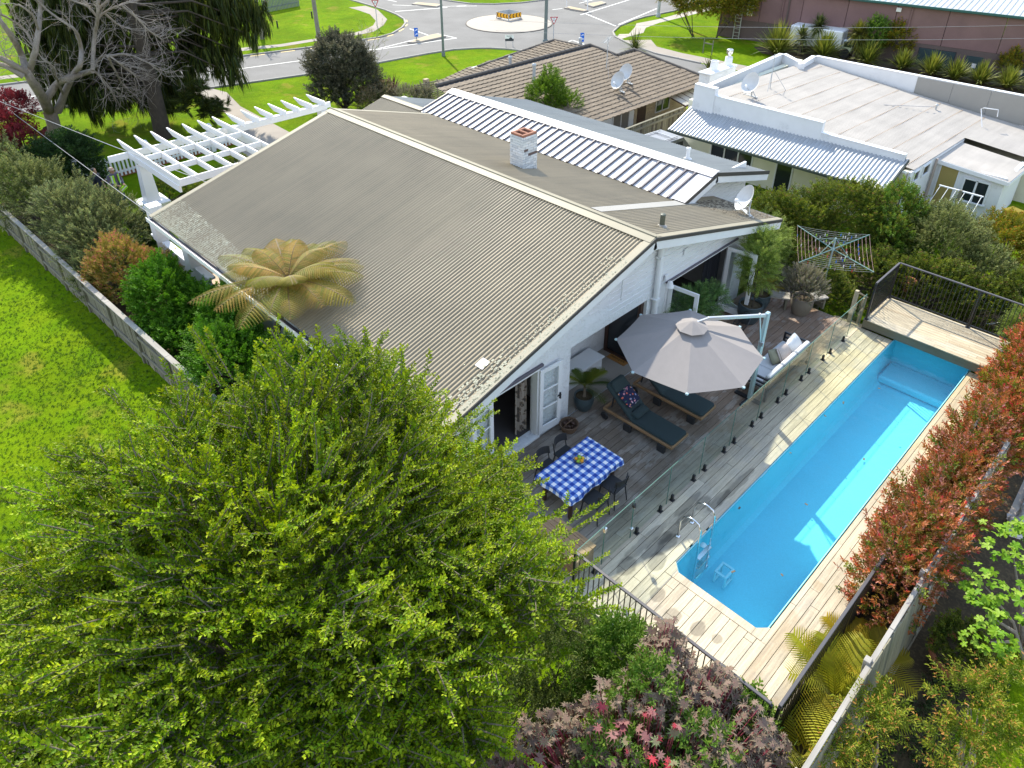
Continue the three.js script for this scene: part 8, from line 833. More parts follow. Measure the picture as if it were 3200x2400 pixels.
// ---------- weeping conifer ----------
{ const t = thing('weeping_conifer', 'tall dark weeping conifer behind the picket fence', 'tree', null, [12.5, GRD, -37]); seed(340); const tk = new GB(); tk.tube([V(0, 0, 0), V(0.1, 3, 0), V(0, 8, 0)], [0.42, 0.33, 0.2], 12); part(t, 'trunk', tk, M.barkDark);
  const CONC = [[9.21, 1.83, -38.11], [9.5, 1.19, -38.01], [9.89, 0.91, -37.88], [10.13, 0.35, -37.8], [10.5, 0.1, -37.68], [10.93, 0.1, -37.53], [11.56, 0.2, -37.32], [12.09, 0.3, -37.14], [12.69, 0.6, -36.94], [13.19, 1.09, -36.77], [13.85, 2.5, -36.54], [14.25, 2.0, -36.41], [14.96, 3.0, -36.17], [15.32, 1.6, -36.05], [15.83, 2.4, -35.87], [16.41, 3.4, -35.68], [16.89, 3.4, -35.52]];
  const L = [], lb = new GB(); CONC.forEach(([x0, y0, z0], i) => { const x = x0 * 1.06, y = Math.max(0, 12 + (y0 - 12) * 1.06), z = z0 * 1.06; const top = i > 11 ? 6.6 - (i - 11) * 0.35 : 8.6; for (let dpt = 0; dpt < 3; dpt++) { const off = (dpt - 1) * 1.25 + gs() * 0.3, yb = y + (dpt === 1 ? 0 : rr(0.1, 0.9)); const n = Math.round((top - yb) * 19); for (let k = 0; k < n; k++) { const yy = yb + 0.5 + (top - yb) * Math.pow(rnd(), 1.05); if (n3(x * 1.4, yy * 0.75, z * 1.4 + off, 51) < 0.40) continue; const w = 0.42 + 0.12 * Math.min(2, yy - yb); L.push({ p: V(x + gs() * w + 0.7 * off * 0.4, yy, z + gs() * w + off), d: V(gs() * 0.28, -1, gs() * 0.28), s: rr(0.7, 1.25), r: rr(0, 6), c: tint(0.25, 0.08) }); } lb.tube([V(0, Math.min(7.5, yb + 2.6), 0), V((x - 12.5) * 0.5, yb + 2.5, (z + 37) * 0.5 + off * 0.5), V(x - 12.5, yb + 1.2, z + 37 + off)], [0.08, 0.05, 0.02], 6); } });
  for (const [x, y, z] of [[14.02, 1.4, -36.49], [14.46, 1.7, -36.34], [13.68, 0.9, -36.6], [14.72, 0.4, -36.25], [14.58, 0.8, -36.3], [15.17, 0.6, -36.1]]) for (let k = 0; k < 46; k++) L.push({ p: V(x + gs() * 0.4, y + gs() * 0.32, z + gs() * 0.4), d: V(gs(), gs() * 0.6 + 0.1, gs()), s: rr(0.4, 0.7), r: rr(0, 6), c: tint(0.25, 0.08) });
  part(t, 'limb', lb, M.barkDark); crown(t, 'foliage', SP.conif, L); }
// ---------- planting between the house and the near lawn ----------
seed(350);
shrub('large dark grey green bush in front of the power pole', 'bush', [[21.5, 1.7, -34.6, 1.45, 1.75, 1.45, 900], [22.1, 0.6, -34.2, 1.2, 1.1, 1.2, 380], [20.6, 0.4, -34.5, 0.9, 1.0, 0.9, 220]], SP.pohut, { s: 1.25, sd: 21, amp: 0.42, name: 'bush', sr: 0.07 });
shrub('pale flowering shrub below the dark bush', 'shrub', [[22.2, 0.1, -33.0, 0.8, 0.65, 0.8, 260], [23.1, 0.1, -33.4, 0.7, 0.6, 0.7, 180]], vari(351, 2, { n: 13, len: 0.24, L: 0.08, w: 0.05, spread: 1.1, c0: [0.12, 0.15, 0.04], c1: [0.40, 0.32, 0.20], c2: [0.50, 0.36, 0.28], k2: 0.2, j: 0.2 }), { sd: 22 });
shrub('grey lavender bushes beside the flowering shrub', 'shrub', [[23.9, -0.05, -32.3, 0.7, 0.5, 0.6, 200], [24.8, -0.1, -31.9, 0.5, 0.45, 0.5, 120]], SP.lavender, { sd: 23, up: 1.0 });
function bladePlant(label, cat, x, z, n, L, w, c0, c1, o = {}) { const t = thing(o.name || 'flax_plant', label, cat, o.group, [x, o.y ?? GRD, z]); const b = new LB(); const h0 = o.h0 ?? 0.05; for (let i = 0; i < n; i++) { const a = rr(0, 6.28), e = o.emin !== undefined ? rr(o.emin, 1.45) : rr(0.55, 1.45), l = L * rr(0.65, 1.1), dir = V(Math.cos(a) * Math.cos(e), Math.sin(e), Math.sin(a) * Math.cos(e)), sag = rr(0.1, 0.55) * (1.5 - e) * (o.sag ?? 1); const pts = [0, 0.35, 0.7, 1].map(u => V(gs() * 0.02, h0, gs() * 0.02).addScaledVector(dir, l * u).add(V(0, -sag * l * u * u, 0))); b.strip(pts, w, V(-Math.sin(a), 0, Math.cos(a)), jit(mixc(c0, c1, rnd()), 0.2), 0.95); } if (o.trunk) { const g = new GB(); g.tube([V(0, 0, 0), V(0.03, h0 * 0.5, 0.02), V(0, h0, 0)], [o.trunk, o.trunk * 0.85, o.trunk * 0.8], 8); part(t, 'trunk', g, M.bark); } part(t, 'blades', b.geo(), foliage, 'stuff'); return t; }
seed(360);
bladePlant('dark red flax plant by the kerb lawn beside the dark bush', 'flax', 24.7, -34.6, 150, 1.25, 0.055, [0.085, 0.035, 0.035], [0.24, 0.12, 0.11]);
bladePlant('yellow green sago palm by the slatted fence', 'sago palm', 25.7, -32.4, 90, 0.95, 0.05, [0.10, 0.13, 0.02], [0.30, 0.27, 0.03], { name: 'sago_palm', h0: 0.3, trunk: 0.12, emin: 0.1 });
bladePlant('fan leaved palm beside the side road, nearer the tiled ridge', 'palm', 39.6, -28.7, 190, 1.35, 0.07, [0.055, 0.085, 0.02], [0.19, 0.22, 0.05], { name: 'fan_palm', h0: 1.1, trunk: 0.14, emin: -0.4 });
bladePlant('fan leaved palm behind the white chimney block', 'palm', 39.5, -23.1, 150, 1.15, 0.065, [0.06, 0.085, 0.02], [0.20, 0.20, 0.06], { name: 'fan_palm', h0: 0.7, trunk: 0.14, emin: -0.4 });
{ // wispy bare sapling behind the dark bush, bare tree on the far lawn
  const sap = (name, label, x, z, h, r, n, lv) => { const t = thing(name, label, 'tree', null, [x, GRD, z]); const b = new GB(), tw = new GB(), L = []; b.tube([V(0, 0, 0), V(0.03, h * 0.4, 0.02), V(-0.05, h * 0.75, 0.02), V(0.05, h, 0)], [r, r * 0.75, r * 0.5, r * 0.25], 7); const br = (p, d, len, rad, k) => { const q = p.clone().addScaledVector(d, len * 0.5).add(V(gs(), gs(), gs()).multiplyScalar(0.08 * len)), e = q.clone().addScaledVector(d, len * 0.5).add(V(gs(), gs() + 0.5, gs()).multiplyScalar(0.1 * len)); tw.tube([p, q, e], [rad, rad * 0.7, rad * 0.4], 5); if (k > 0) for (let i = 0; i < 3; i++) br(q.clone().lerp(e, rnd()), d.clone().add(V(gs(), gs() * 0.6 + 0.2, gs()).multiplyScalar(0.8)).normalize(), len * 0.55, rad * 0.55, k - 1); else if (lv) L.push({ p: e.add(t.position), d, s: 0.7, c: tint(0.2) }); }; for (let i = 0; i < n; i++) br(V(0, h * (0.35 + 0.6 * i / n), 0), V(gs(), 0.7, gs()).normalize(), h * 0.4, r * 0.4, 2); part(t, 'trunk', b, M.barkPale); part(t, 'twig', tw, M.twig, 'stuff'); if (lv) crown(t, 'foliage', SP.mapleY, L); return t; };
  seed(370); sap('sapling', 'thin wispy yellow twigged sapling behind the dark bush', 24.9, -36.8, 2.6, 0.04, 12, true); sap('bare_tree', 'slender bare tree standing on the far lawn by the grey house', 26.5, -52.8, 3.6, 0.18, 7, false); }
shrub('young bright green tree between the brown roof and the tiled house', 'tree', [[24.3, 1.9, -22.2, 0.8, 0.9, 0.8, 560], [23.6, 1.25, -22.6, 0.6, 0.5, 0.6, 190], [25.1, 1.4, -21.7, 0.55, 0.7, 0.55, 220], [24.4, 1.0, -21.5, 0.7, 0.5, 0.6, 190], [24.5, 2.8, -22.3, 0.28, 0.5, 0.28, 80], [25.3, 0.9, -20.9, 0.5, 0.3, 0.4, 90]], vari(372, 3, { n: 13, len: 0.24, L: 0.085, w: 0.04, spread: 1.0, c0: [0.085, 0.185, 0.008], c1: [0.22, 0.33, 0.02], j: 0.25 }), { sd: 24, name: 'young_tree', amp: 0.4, minY: -0.9, s: 0.95, sr: 0.05 });
// ---------- trees and flax along the pink building ----------
seed(380);
shrub('yellow green leafy tree on the right hand lawn, nearer the road pole', 'tree', [[49.8, 2.1, -31.2, 1.5, 1.1, 1.5, 520], [48.9, 2.6, -32.6, 1.3, 0.9, 1.2, 340]], SP.yellowG, { sd: 25, name: 'street_tree', minY: -0.9, s: 1.5, amp: 0.45, sr: 0.035, ns: 4, base: [49.7, GRD, -30.8], inner: 0.2 });
shrub('yellow green leafy tree in front of the wall ladder', 'tree', [[50.3, 2.0, -28.9, 1.1, 1.1, 1.1, 360], [50.8, 2.3, -27.6, 0.9, 0.9, 0.9, 260]], SP.yellowG, { sd: 26, name: 'street_tree', minY: -0.9, s: 1.4, amp: 0.45, sr: 0.03, ns: 4, base: [50.5, GRD, -29.3], inner: 0.2 });
for (const [lab, x, z, n, L] of [['big clump of flax at the left end of the bed by the truck', 49.2, -23.6, 260, 1.6], ['flax clump between the two cabbage trees', 50.6, -21.0, 200, 1.3], ['flax clump right of the cabbage trees', 51.2, -18.3, 160, 1.15], ['flax clump below the round leafy bush', 51.4, -16.2, 160, 1.0], ['flax clump in front of the roller shutter, left', 51.4, -14.4, 170, 1.05], ['flax clump in front of the roller shutter, right', 51.3, -13.0, 170, 1.0], ['flax clump in front of the first dark door', 51.4, -11.6, 170, 1.0], ['flax clump between the two dark doors', 51.6, -10.2, 170, 1.0], ['flax clump at the right edge of the picture by the second door', 51.7, -8.8, 170, 1.0]]) bladePlant(lab, 'flax', x - 0.4, z, Math.round(n * 1.7), L * 1.45, 0.11, [0.10, 0.14, 0.018], [0.38, 0.39, 0.06], { group: 'flax clumps along the pink building' });
for (const [lab, x, z, h, n] of [['tall cabbage tree in front of the white truck', 51.4, -22.2, 1.75, 170], ['shorter cabbage tree left of the tall one by the truck', 50.2, -22.7, 1.2, 120], ['bright cabbage tree right of the truck, left head', 51.4, -19.5, 1.7, 200], ['bright cabbage tree right of the truck, lower head', 51.6, -19.2, 1.1, 170]]) bladePlant(lab, 'cabbage tree', x, z, Math.round(n * 1.6), 0.95, 0.10, lab.startsWith('bright') ? [0.12, 0.14, 0.02] : [0.06, 0.09, 0.025], lab.startsWith('bright') ? [0.32, 0.30, 0.04] : [0.22, 0.25, 0.07], { name: 'cabbage_tree', h0: h, trunk: 0.11, emin: -0.6, sag: 0.5 });
shrub('narrow leafy green shrub right of the cabbage trees', 'shrub', [[52.2, 0.7, -18.7, 0.55, 1.3, 0.55, 190]], SP.lime, { sd: 27, s: 1.4 }); shrub('rounded golden tipped bush in front of the pink wall', 'bush', [[53.2, 0.7, -17.5, 0.9, 1.05, 0.9, 300]], SP.yellowG, { sd: 28, s: 1.4, name: 'bush' }); shrub('small golden bush beside the second dark door', 'bush', [[53.6, 0.2, -10.9, 0.5, 0.7, 0.5, 120]], SP.yellowG, { sd: 29, s: 1.3, name: 'bush' });
{ const t = thing('tree_stakes', 'wooden tree stakes on the right hand lawn', 'stakes', null, [45.9, GRD, -27.2]); const b = new GB(); for (const z of [-0.35, 0.35]) b.bar(V(0, 0, z), V(0, 0.95, z), 0.05, 0.05); b.bar(V(0, 0.7, -0.35), V(0, 0.7, 0.35), 0.03, 0.08); part(t, 'stake', b, M.oldTimber); }
for (const [lab, a, b] of [['upper power line in front of the pink building', [30, 3.2, -32], [60, 3.4, -2]], ['lower power line in front of the pink building', [30, 2.7, -31.5], [60, 2.7, -1.5]]]) { const g = new GB(); g.tube([...Array(13)].map((_, i) => { const u = i / 12, p = V(...a).lerp(V(...b), u); p.y -= 0.5 * 4 * u * (1 - u); return p; }), 0.008, 4); solo('power_line', g, M.wire, lab, 'wire'); }
// ---------- hedge and garden behind the pool ----------
seed(390);
shrub('tall green hedge behind the clothes line, left part by the house corner', 'hedge', [[22.9, 0.5, -9.4, 1.0, 1.25, 1.3, 620], [24.2, 0.7, -8.2, 1.2, 1.5, 1.3, 720], [23.6, 0.3, -10.4, 0.9, 0.9, 0.8, 240]], SP.hedge, { sd: 41, name: 'hedge', s: 1.1, amp: 0.3 });
shrub('tall green hedge behind the clothes line, sunlit middle part', 'hedge', [[25.2, 0.7, -6.9, 1.0, 1.35, 1.2, 640], [24.0, 0.4, -6.6, 0.9, 1.2, 1.0, 420]], SP.lime.concat(SP.hedge), { sd: 42, name: 'hedge', s: 1.05, amp: 0.3 });
shrub('tall grey green hedge in front of the white annex', 'hedge', [[24.6, 0.6, -5.2, 1.1, 1.35, 1.3, 740], [24.2, 0.2, -3.8, 1.0, 1.1, 1.0, 420], [26.0, 0.5, -5.4, 0.9, 1.1, 1.0, 320]], SP.hedgePale, { sd: 43, name: 'hedge', s: 1.1, amp: 0.3 });
shrub('dark green hedge directly behind the platform balustrade', 'hedge', [[22.6, 0.1, -4.6, 0.85, 1.1, 1.1, 560], [22.9, 0.0, -3.2, 0.8, 0.9, 0.9, 360], [22.4, 0.0, -6.2, 0.8, 0.9, 0.8, 340]], SP.hedge, { sd: 44, name: 'hedge', amp: 0.25 });
shrub('orange and yellow leafed tree beside the annex at the right edge', 'tree', [[26.4, 0.9, -3.7, 1.1, 0.8, 1.0, 380], [27.6, 0.8, -3.0, 1.0, 0.8, 0.9, 260]], SP.yellowG, { sd: 45, name: 'garden_tree', minY: -0.9, base: [25.6, GRD, -3.4], sr: 0.05 });
shrub('dull green bush at the right edge above the balustrade', 'bush', [[23.7, 0.5, -2.2, 0.8, 0.9, 0.8, 320]], SP.hedge, { sd: 46, name: 'bush' });
shrub('pale feathery bush by the garden chair at the right edge', 'bush', [[21.8, 0.4, -1.7, 0.6, 0.75, 0.6, 260]], SP.featherY, { sd: 47, name: 'bush', s: 0.8 });
shrub('small leaved green bush beside the trough planters', 'bush', [[20.7, 0.1, -7.4, 0.6, 0.75, 0.8, 330], [20.5, -0.1, -6.5, 0.5, 0.55, 0.5, 150], [21.2, 0.1, -8.9, 0.6, 0.8, 0.8, 260]], SP.hedge, { sd: 48, name: 'bush', s: 0.85 });
shrub('feathery yellow green shrub at the house corner', 'shrub', [[20.4, 0.8, -9.3, 0.7, 0.95, 0.8, 300], [19.7, 0.3, -9.9, 0.6, 0.9, 0.7, 200]], SP.featherY, { sd: 49, amp: 0.4 });
// red photinia hedge along the fence
{ const bl = []; for (let i = 0; i < 13; i++) { const x = 10.95 + i * 0.89; bl.push([x, 0.42 + 0.12 * Math.sin(i * 1.7), -1.27 + 0.09 * Math.sin(i * 2.3), 0.70, (i > 6 ? 1.42 : 1.28) + 0.12 * Math.sin(i * 2.9), 0.60, 225]); }
  shrub('bronze and red leafed hedge between the pool and the timber fence, near half', 'hedge', bl.slice(0, 6), SP.redB.concat(SP.redA.slice(0, 2), SP.hedge.slice(0, 1)), { sd: 51, name: 'red_hedge', amp: 0.34, hue: 0.16, tint: 0.2, s: 1.0, inner: 0.5, base: [12.5, GRD, -1.4] }); shrub('bright red and orange leafed hedge between the pool and the fence, far half', 'hedge', bl.slice(6), SP.redA.concat(SP.redB.slice(0, 1), SP.yellowG.slice(0, 1)), { sd: 52, name: 'red_hedge', amp: 0.34, hue: 0.16, tint: 0.2, s: 1.05, inner: 0.5, base: [18.2, GRD, -1.4] }); }
// ---------- plants in pots on the deck ----------
seed(400);
shrub('feathery green potted tree standing behind the umbrella', 'plant', [[14.9, 1.45, -8.35, 0.38, 0.38, 0.32, 75], [15.5, 1.45, -8.2, 0.42, 0.34, 0.34, 75], [15.2, 1.1, -8.2, 0.4, 0.3, 0.3, 50]], SP.feather, { sd: 61, name: 'feathery_plant', base: [15.1, 0, -8.45], ns: 4, sr: 0.015, minY: -0.9, s: 0.75 });
shrub('feathery small tree growing in the large blue pot', 'plant', [[17.5, 1.75, -7.85, 0.4, 0.55, 0.4, 150], [18.0, 2.1, -8.1, 0.45, 0.5, 0.4, 130]], SP.featherY, { sd: 62, name: 'feathery_plant', base: [17.5, 0.5, -7.85], ns: 3, sr: 0.02, minY: -0.9, s: 0.75 });
shrub('grey lavender bush in the brown stone pot', 'plant', [[18.95, 0.86, -6.98, 0.48, 0.46, 0.48, 230]], SP.lavender, { sd: 63, name: 'lavender', base: [18.95, 0.5, -6.98], up: 0.9, ns: 5, sr: 0.008 });
shrub('small lavender plants in the trough planters', 'plant', [[19.9, 0.25, -8.3, 0.25, 0.25, 0.35, 60], [20.15, 0.25, -7.5, 0.22, 0.22, 0.3, 50]], SP.lavender, { sd: 64, name: 'lavender', base: [19.9, 0.08, -8.3], ns: 3, sr: 0.006 });
function palm(label, base, n, L, droop, c0, c1, stemH, o = {}) { const t = thing('palm', label, 'palm', o.group, base); for (let i = 0; i < n; i++) { const a = (o.a0 ?? 0) + i * (o.da ?? 2.399) + rr(-0.2, 0.2), e = o.e ? o.e[i % o.e.length] : rr(0.35, 1.2), l = L * rr(0.8, 1.1), dir = V(Math.cos(a), 0, Math.sin(a)), side = V(-Math.sin(a), 0, Math.cos(a)); const at = u => dir.clone().multiplyScalar(l * Math.cos(e) * u + l * 0.28 * u * u * Math.sin(e)).add(V(0, stemH + l * Math.sin(e) * u - droop * l * u * u, 0)); const b = new LB(), N = o.N ?? 24, col = jit(mixc(c0, c1, rnd()), 0.1); b.strip([...Array(8)].map((_, k) => at(k / 7)), 0.022, side, mixc(col, [0.3, 0.26, 0.08], 0.5), 0.7); for (let k = 3; k < N; k++) { const u = k / N, p = at(u), tan = at(u + 0.02).sub(p).normalize(), w = l * 0.36 * Math.pow(Math.sin(Math.PI * (0.12 + 0.84 * u)), 0.7); for (const s of [-1, 1]) { const d = side.clone().multiplyScalar(s).addScaledVector(tan, 0.75).add(V(0, 0.22, 0)).normalize(); const nn = d.clone().cross(tan).normalize(); const pts = [p, p.clone().addScaledVector(d, w * 0.5), p.clone().addScaledVector(d, w).add(V(0, -0.16 * w, 0))]; b.strip(pts, 0.036 * (o.lw ?? 1), tan.clone().add(V(0, 0.35, 0)).normalize(), jit(col, 0.14), 0.9); } } part(t, 'frond', b.geo(), foliage); } if (stemH > 0.05) { const g = new GB(); g.tube([V(0, 0, 0), V(0.01, stemH * 0.5, 0), V(0, stemH, 0)], [0.05, 0.035, 0.03], 8); part(t, 'stem', g, M.bark); } return t; }
palm('small green palm in the dark pot by the porch bench', [11.15, 0.36, -8.72], 9, 0.72, 0.45, [0.055, 0.095, 0.012], [0.20, 0.23, 0.02], 0.3, { N: 18 });
palm('yellow green fan palm in the second blue pot', [18.35, 0.45, -8.0], 9, 0.7, 0.5, [0.14, 0.15, 0.015], [0.34, 0.28, 0.03], 0.25, { N: 16 });
palm('golden feather palm beside the fence, nearest the hedge', [9.7, GRD, -1.1], 8, 1.15, 0.45, [0.30, 0.26, 0.012], [0.56, 0.42, 0.03], 0.15, { N: 24, lw: 1.15, e: [1.25, 0.8, 1.05, 0.95] }); palm('large yellow green feather palm in the middle of the strip beside the fence', [8.75, GRD, -1.12], 9, 1.35, 0.42, [0.30, 0.33, 0.015], [0.54, 0.50, 0.04], 0.25, { N: 26, a0: 0.6, lw: 1.25, e: [1.2, 0.85, 1.35, 1.0] }); palm('yellow feather palm beside the fence post, nearest the camera', [7.6, GRD, -1.12], 8, 1.2, 0.45, [0.26, 0.28, 0.015], [0.52, 0.44, 0.03], 0.1, { N: 22, a0: 1.3, lw: 1.15, e: [1.25, 0.8, 1.05] });
bladePlant('green strappy plant at the foot of the castor plant', 'plant', 6.9, -1.25, 120, 0.85, 0.04, [0.06, 0.14, 0.02], [0.22, 0.32, 0.04], { name: 'strappy_plant' });
// ---------- castor plant with large dark lobed leaves ----------
{ const base = [4.9, GRD, -2.4], t = thing('castor_plant', 'purple bronze castor plant with large star shaped leaves at the bottom of the picture', 'plant', null, base); seed(410);
  const palmate = (R, lobes, col, colC, deep = 0.42) => { const b = new LB(), o = V(0, 0, 0); for (let i = 0; i < lobes; i++) { const a = -2.45 + 4.9 * i / (lobes - 1), l = R * (1 - 0.32 * Math.pow(Math.abs(a) / 2.45, 1.4)), da = 4.9 / (lobes - 1) / 2; const f = (ang, r, y) => V(Math.sin(ang) * r, y, Math.cos(ang) * r); const tip = f(a, l, -0.26 * l), mid = f(a, l * 0.52, -0.005 * l), L1 = f(a - da * 0.62, l * 0.55, 0.05 * R), R1 = f(a + da * 0.62, l * 0.55, 0.05 * R), va = f(a - da, R * deep, 0.0), vb = f(a + da, R * deep, 0.0); const c1 = jit(col, 0.08), c2 = mixc(c1, colC, 0.5); b.tri(o, mid, va, c2); b.tri(o, vb, mid, c2); b.tri(va, mid, L1, c1); b.tri(mid, vb, R1, c1); b.tri(L1, mid, tip, c1); b.tri(mid, R1, tip, c1); } return b.geo(); };
  const pal = [[0.21, 0.17, 0.115], [0.23, 0.24, 0.14], [0.31, 0.165, 0.145], [0.19, 0.25, 0.11], [0.38, 0.13, 0.13]], redL = [[0.46, 0.04, 0.06], [0.38, 0.06, 0.08]]; const geos = pal.flatMap(c => [palmate(1, 9, c, [0.20, 0.06, 0.075]), palmate(1, 8, c, [0.17, 0.09, 0.085], 0.36)]), gr = redL.map(c => palmate(1, 8, c, [0.34, 0.04, 0.06], 0.34));
  const st = new GB(), pe = new GB(), heads = []; const bl = [[5.0, 1.0, -2.45, 1.25, 1.15, 1.1], [5.9, 0.85, -2.7, 0.85, 1.1, 0.75], [4.0, 0.9, -3.1, 1.1, 0.95, 0.9], [5.1, 0.8, -1.5, 1.1, 1.0, 0.7], [6.35, 1.1, -3.1, 0.42, 0.95, 0.45], [3.7, 0.7, -1.9, 1.1, 0.9, 0.9], [3.0, 0.9, -3.6, 0.8, 0.8, 0.6], [6.2, 0.7, -1.75, 0.7, 0.9, 0.5], [6.6, 0.8, -2.3, 0.4, 0.8, 0.4], [6.5, 0.5, -1.45, 0.5, 0.7, 0.35]]; const rest = []; let cnt = 0;
  const P = []; for (const [x, y, z, rx, ry, rz] of bl) { const n = Math.round(250 * rx * rz + 80); for (const e of blobPts([x, y, z], [rx, ry, rz], n, { minY: -0.1, inner: 0.6, amp: 0.25, up: 0.8, rand: 0.35 })) P.push(e); } P.sort((a, b) => a.p.distanceTo(camera.position) - b.p.distanceTo(camera.position));
  for (const e of P) { const s = rr(0.085, 0.175) * (rnd() < 0.2 ? 0.65 : 1), young = rnd() < 0.17, g = young ? pick(gr) : pick(geos); const yaw = rr(0, 6.28), tilt = rr(0.0, 1.0); const qd = new THREE.Quaternion().setFromEuler(new THREE.Euler(tilt, yaw, rr(-0.25, 0.25), 'YXZ')); if (cnt < 299) { cnt++; const m = part(t, 'leaf', g, M.leafSolid); m.position.copy(e.p).sub(t.position); m.quaternion.copy(qd); m.scale.setScalar(young ? s * 0.7 : s); } else rest.push([e.p, qd, s]); const p = e.p.clone().sub(t.position), q = p.clone().multiplyScalar(0.85).add(V(0, -0.25, 0)); pe.tube([q, p.clone().lerp(q, 0.4).add(V(0, 0.03, 0)), p], 0.007, 4); heads.push(q); }
  if (rest.length) { const im = new THREE.InstancedMesh(geos[1], M.leafSolid, rest.length), m4 = new THREE.Matrix4(); rest.forEach(([p, q, s], i) => { m4.compose(p.clone().sub(t.position), q, V(s, s, s)); im.setMatrixAt(i, m4); }); im.name = 'leaves'; im.userData.kind = 'stuff'; t.add(im); }
  for (let i = 0; i < heads.length; i += 4) { const h = heads[i]; st.tube([V(gs() * 0.2, 0, gs() * 0.2), h.clone().multiplyScalar(0.5).add(V(0, 0.15, 0)), h], [0.028, 0.02, 0.01], 6); } mat('castorStem', [0.20, 0.07, 0.075], { r: 0.6 }); mat('castorPetiole', [0.27, 0.05, 0.075], { r: 0.6 }); part(t, 'stem', st, M.castorStem); part(t, 'petiole', pe, M.castorPetiole, 'stuff'); }
seed(420);
shrub('lime green shrub between the castor plant and the black pool fence', 'shrub', [[6.25, 0.35, -3.9, 0.55, 0.75, 0.5, 260], [5.6, 0.1, -3.5, 0.6, 0.7, 0.6, 220]], SP.lime, { sd: 71, s: 0.95 });
shrub('lime green shrub among the castor leaves near the strappy plant', 'shrub', [[6.75, 0.35, -1.95, 0.45, 0.75, 0.4, 200], [6.3, 0.2, -2.1, 0.5, 0.6, 0.4, 140], [5.6, 1.25, -2.9, 0.4, 0.8, 0.35, 110], [5.5, 1.1, -1.9, 0.4, 0.8, 0.35, 100], [4.6, 1.1, -2.7, 0.4, 0.8, 0.35, 90], [4.0, 0.9, -2.2, 0.35, 0.7, 0.3, 70]], SP.lime, { sd: 72, s: 1.0 });
shrub('dark small leaved shrub with purple flowers under the plum tree', 'shrub', [[5.5, 0.2, -4.6, 0.8, 0.9, 0.6, 420], [4.4, 0.1, -4.2, 0.8, 0.9, 0.7, 360], [3.6, -0.1, -3.6, 0.8, 0.7, 0.8, 300]], vari(421, 3, { n: 14, len: 0.2, L: 0.05, w: 0.024, spread: 1.0, c0: [0.05, 0.085, 0.012], c1: [0.15, 0.19, 0.03], c2: [0.25, 0.10, 0.30], k2: 0.02, j: 0.3 }), { sd: 73 });
// ---------- neighbouring garden at the lower right ----------
seed(430);
shrub('yellow and orange leafed maple at the lower right corner', 'tree', [[9.15, 0.95, 0.45, 0.48, 0.32, 0.38, 230], [8.45, 0.8, 0.55, 0.42, 0.28, 0.32, 170], [9.75, 1.0, 0.85, 0.42, 0.3, 0.36, 150], [8.85, 0.9, 1.05, 0.45, 0.3, 0.32, 150], [8.0, 0.7, 0.75, 0.3, 0.22, 0.3, 90]], SP.mapleY, { sd: 81, k: 0.85, amp: 0.6, name: 'maple_tree', minY: -0.4, base: [8.6, GRD, 0.9], sr: 0.035, s: 0.9, bark: M.barkPale, ns: 9 });
shrub('small yellow green tree leaning over the timber fence', 'tree', [[7.75, 0.95, -0.55, 0.42, 0.26, 0.28, 150], [7.15, 0.8, -0.5, 0.38, 0.24, 0.26, 120], [8.15, 0.95, -0.4, 0.28, 0.2, 0.24, 70]], SP.mapleY, { sd: 82, k: 1.0, amp: 0.5, name: 'small_tree', minY: -0.4, base: [7.85, GRD, -0.15], sr: 0.03, s: 0.85, bark: M.barkPale, ns: 4 });
{ const base = [12.1, GRD, 0.9], t = thing('fig_tree', 'fig tree with large lobed green leaves at the right edge', 'tree', null, base); seed(440); const fig = (c) => { const b = new LB(), o = V(0, 0, 0); const A = [-2.1, -1.0, 0, 1.0, 2.1]; A.forEach((a, i) => { const l = 1 - 0.28 * Math.abs(a) / 2.1, f = (g, r, y) => V(Math.sin(g) * r, y, Math.cos(g) * r), L1 = f(a - 0.30, l * 0.85, 0.02), R1 = f(a + 0.30, l * 0.85, 0.02), tip = f(a, l, -0.08), m = f(a, l * 0.55, -0.02), va = f(a - 0.52, 0.45, 0.03), vb = f(a + 0.52, 0.45, 0.03), cc = jit(c, 0.1); b.tri(o, m, va, cc); b.tri(o, vb, m, cc); b.tri(va, m, L1, cc); b.tri(m, vb, R1, cc); b.tri(L1, m, tip, cc); b.tri(m, R1, tip, cc); }); return b.geo(); }; const G3 = [fig([0.11, 0.24, 0.006]), fig([0.16, 0.29, 0.008]), fig([0.22, 0.34, 0.03])]; const br = new GB(); for (const [x, y, z, r, n] of [[11.45, 1.1, -0.05, 0.42, 40], [12.5, 1.3, 0.0, 0.5, 46], [11.0, 1.0, 0.15, 0.32, 26], [10.6, 0.9, 0.35, 0.4, 34], [11.5, 1.1, 0.55, 0.5, 44], [12.4, 1.3, 0.6, 0.5, 40], [13.1, 1.2, 0.1, 0.35, 22]]) { br.tube([V(0, 0, 0), V((x - 12.1) * 0.4, 0.9, (z - 0.9) * 0.4), V(x - 12.1, y - GRD, z - 0.9)], [0.05, 0.035, 0.012], 6); for (const e of blobPts([x, y, z], [r, r * 0.6, r], n, { minY: -0.3, inner: 0.5, up: 0.6 })) { const m = part(t, 'leaf', pick(G3), M.leafSolid); m.position.copy(e.p).sub(t.position); m.rotation.set(rr(0.0, 0.7), rr(0, 6.28), rr(-0.3, 0.3), 'YXZ'); m.scale.setScalar(rr(0.08, 0.135)); } } part(t, 'branch', br, M.barkPale); }
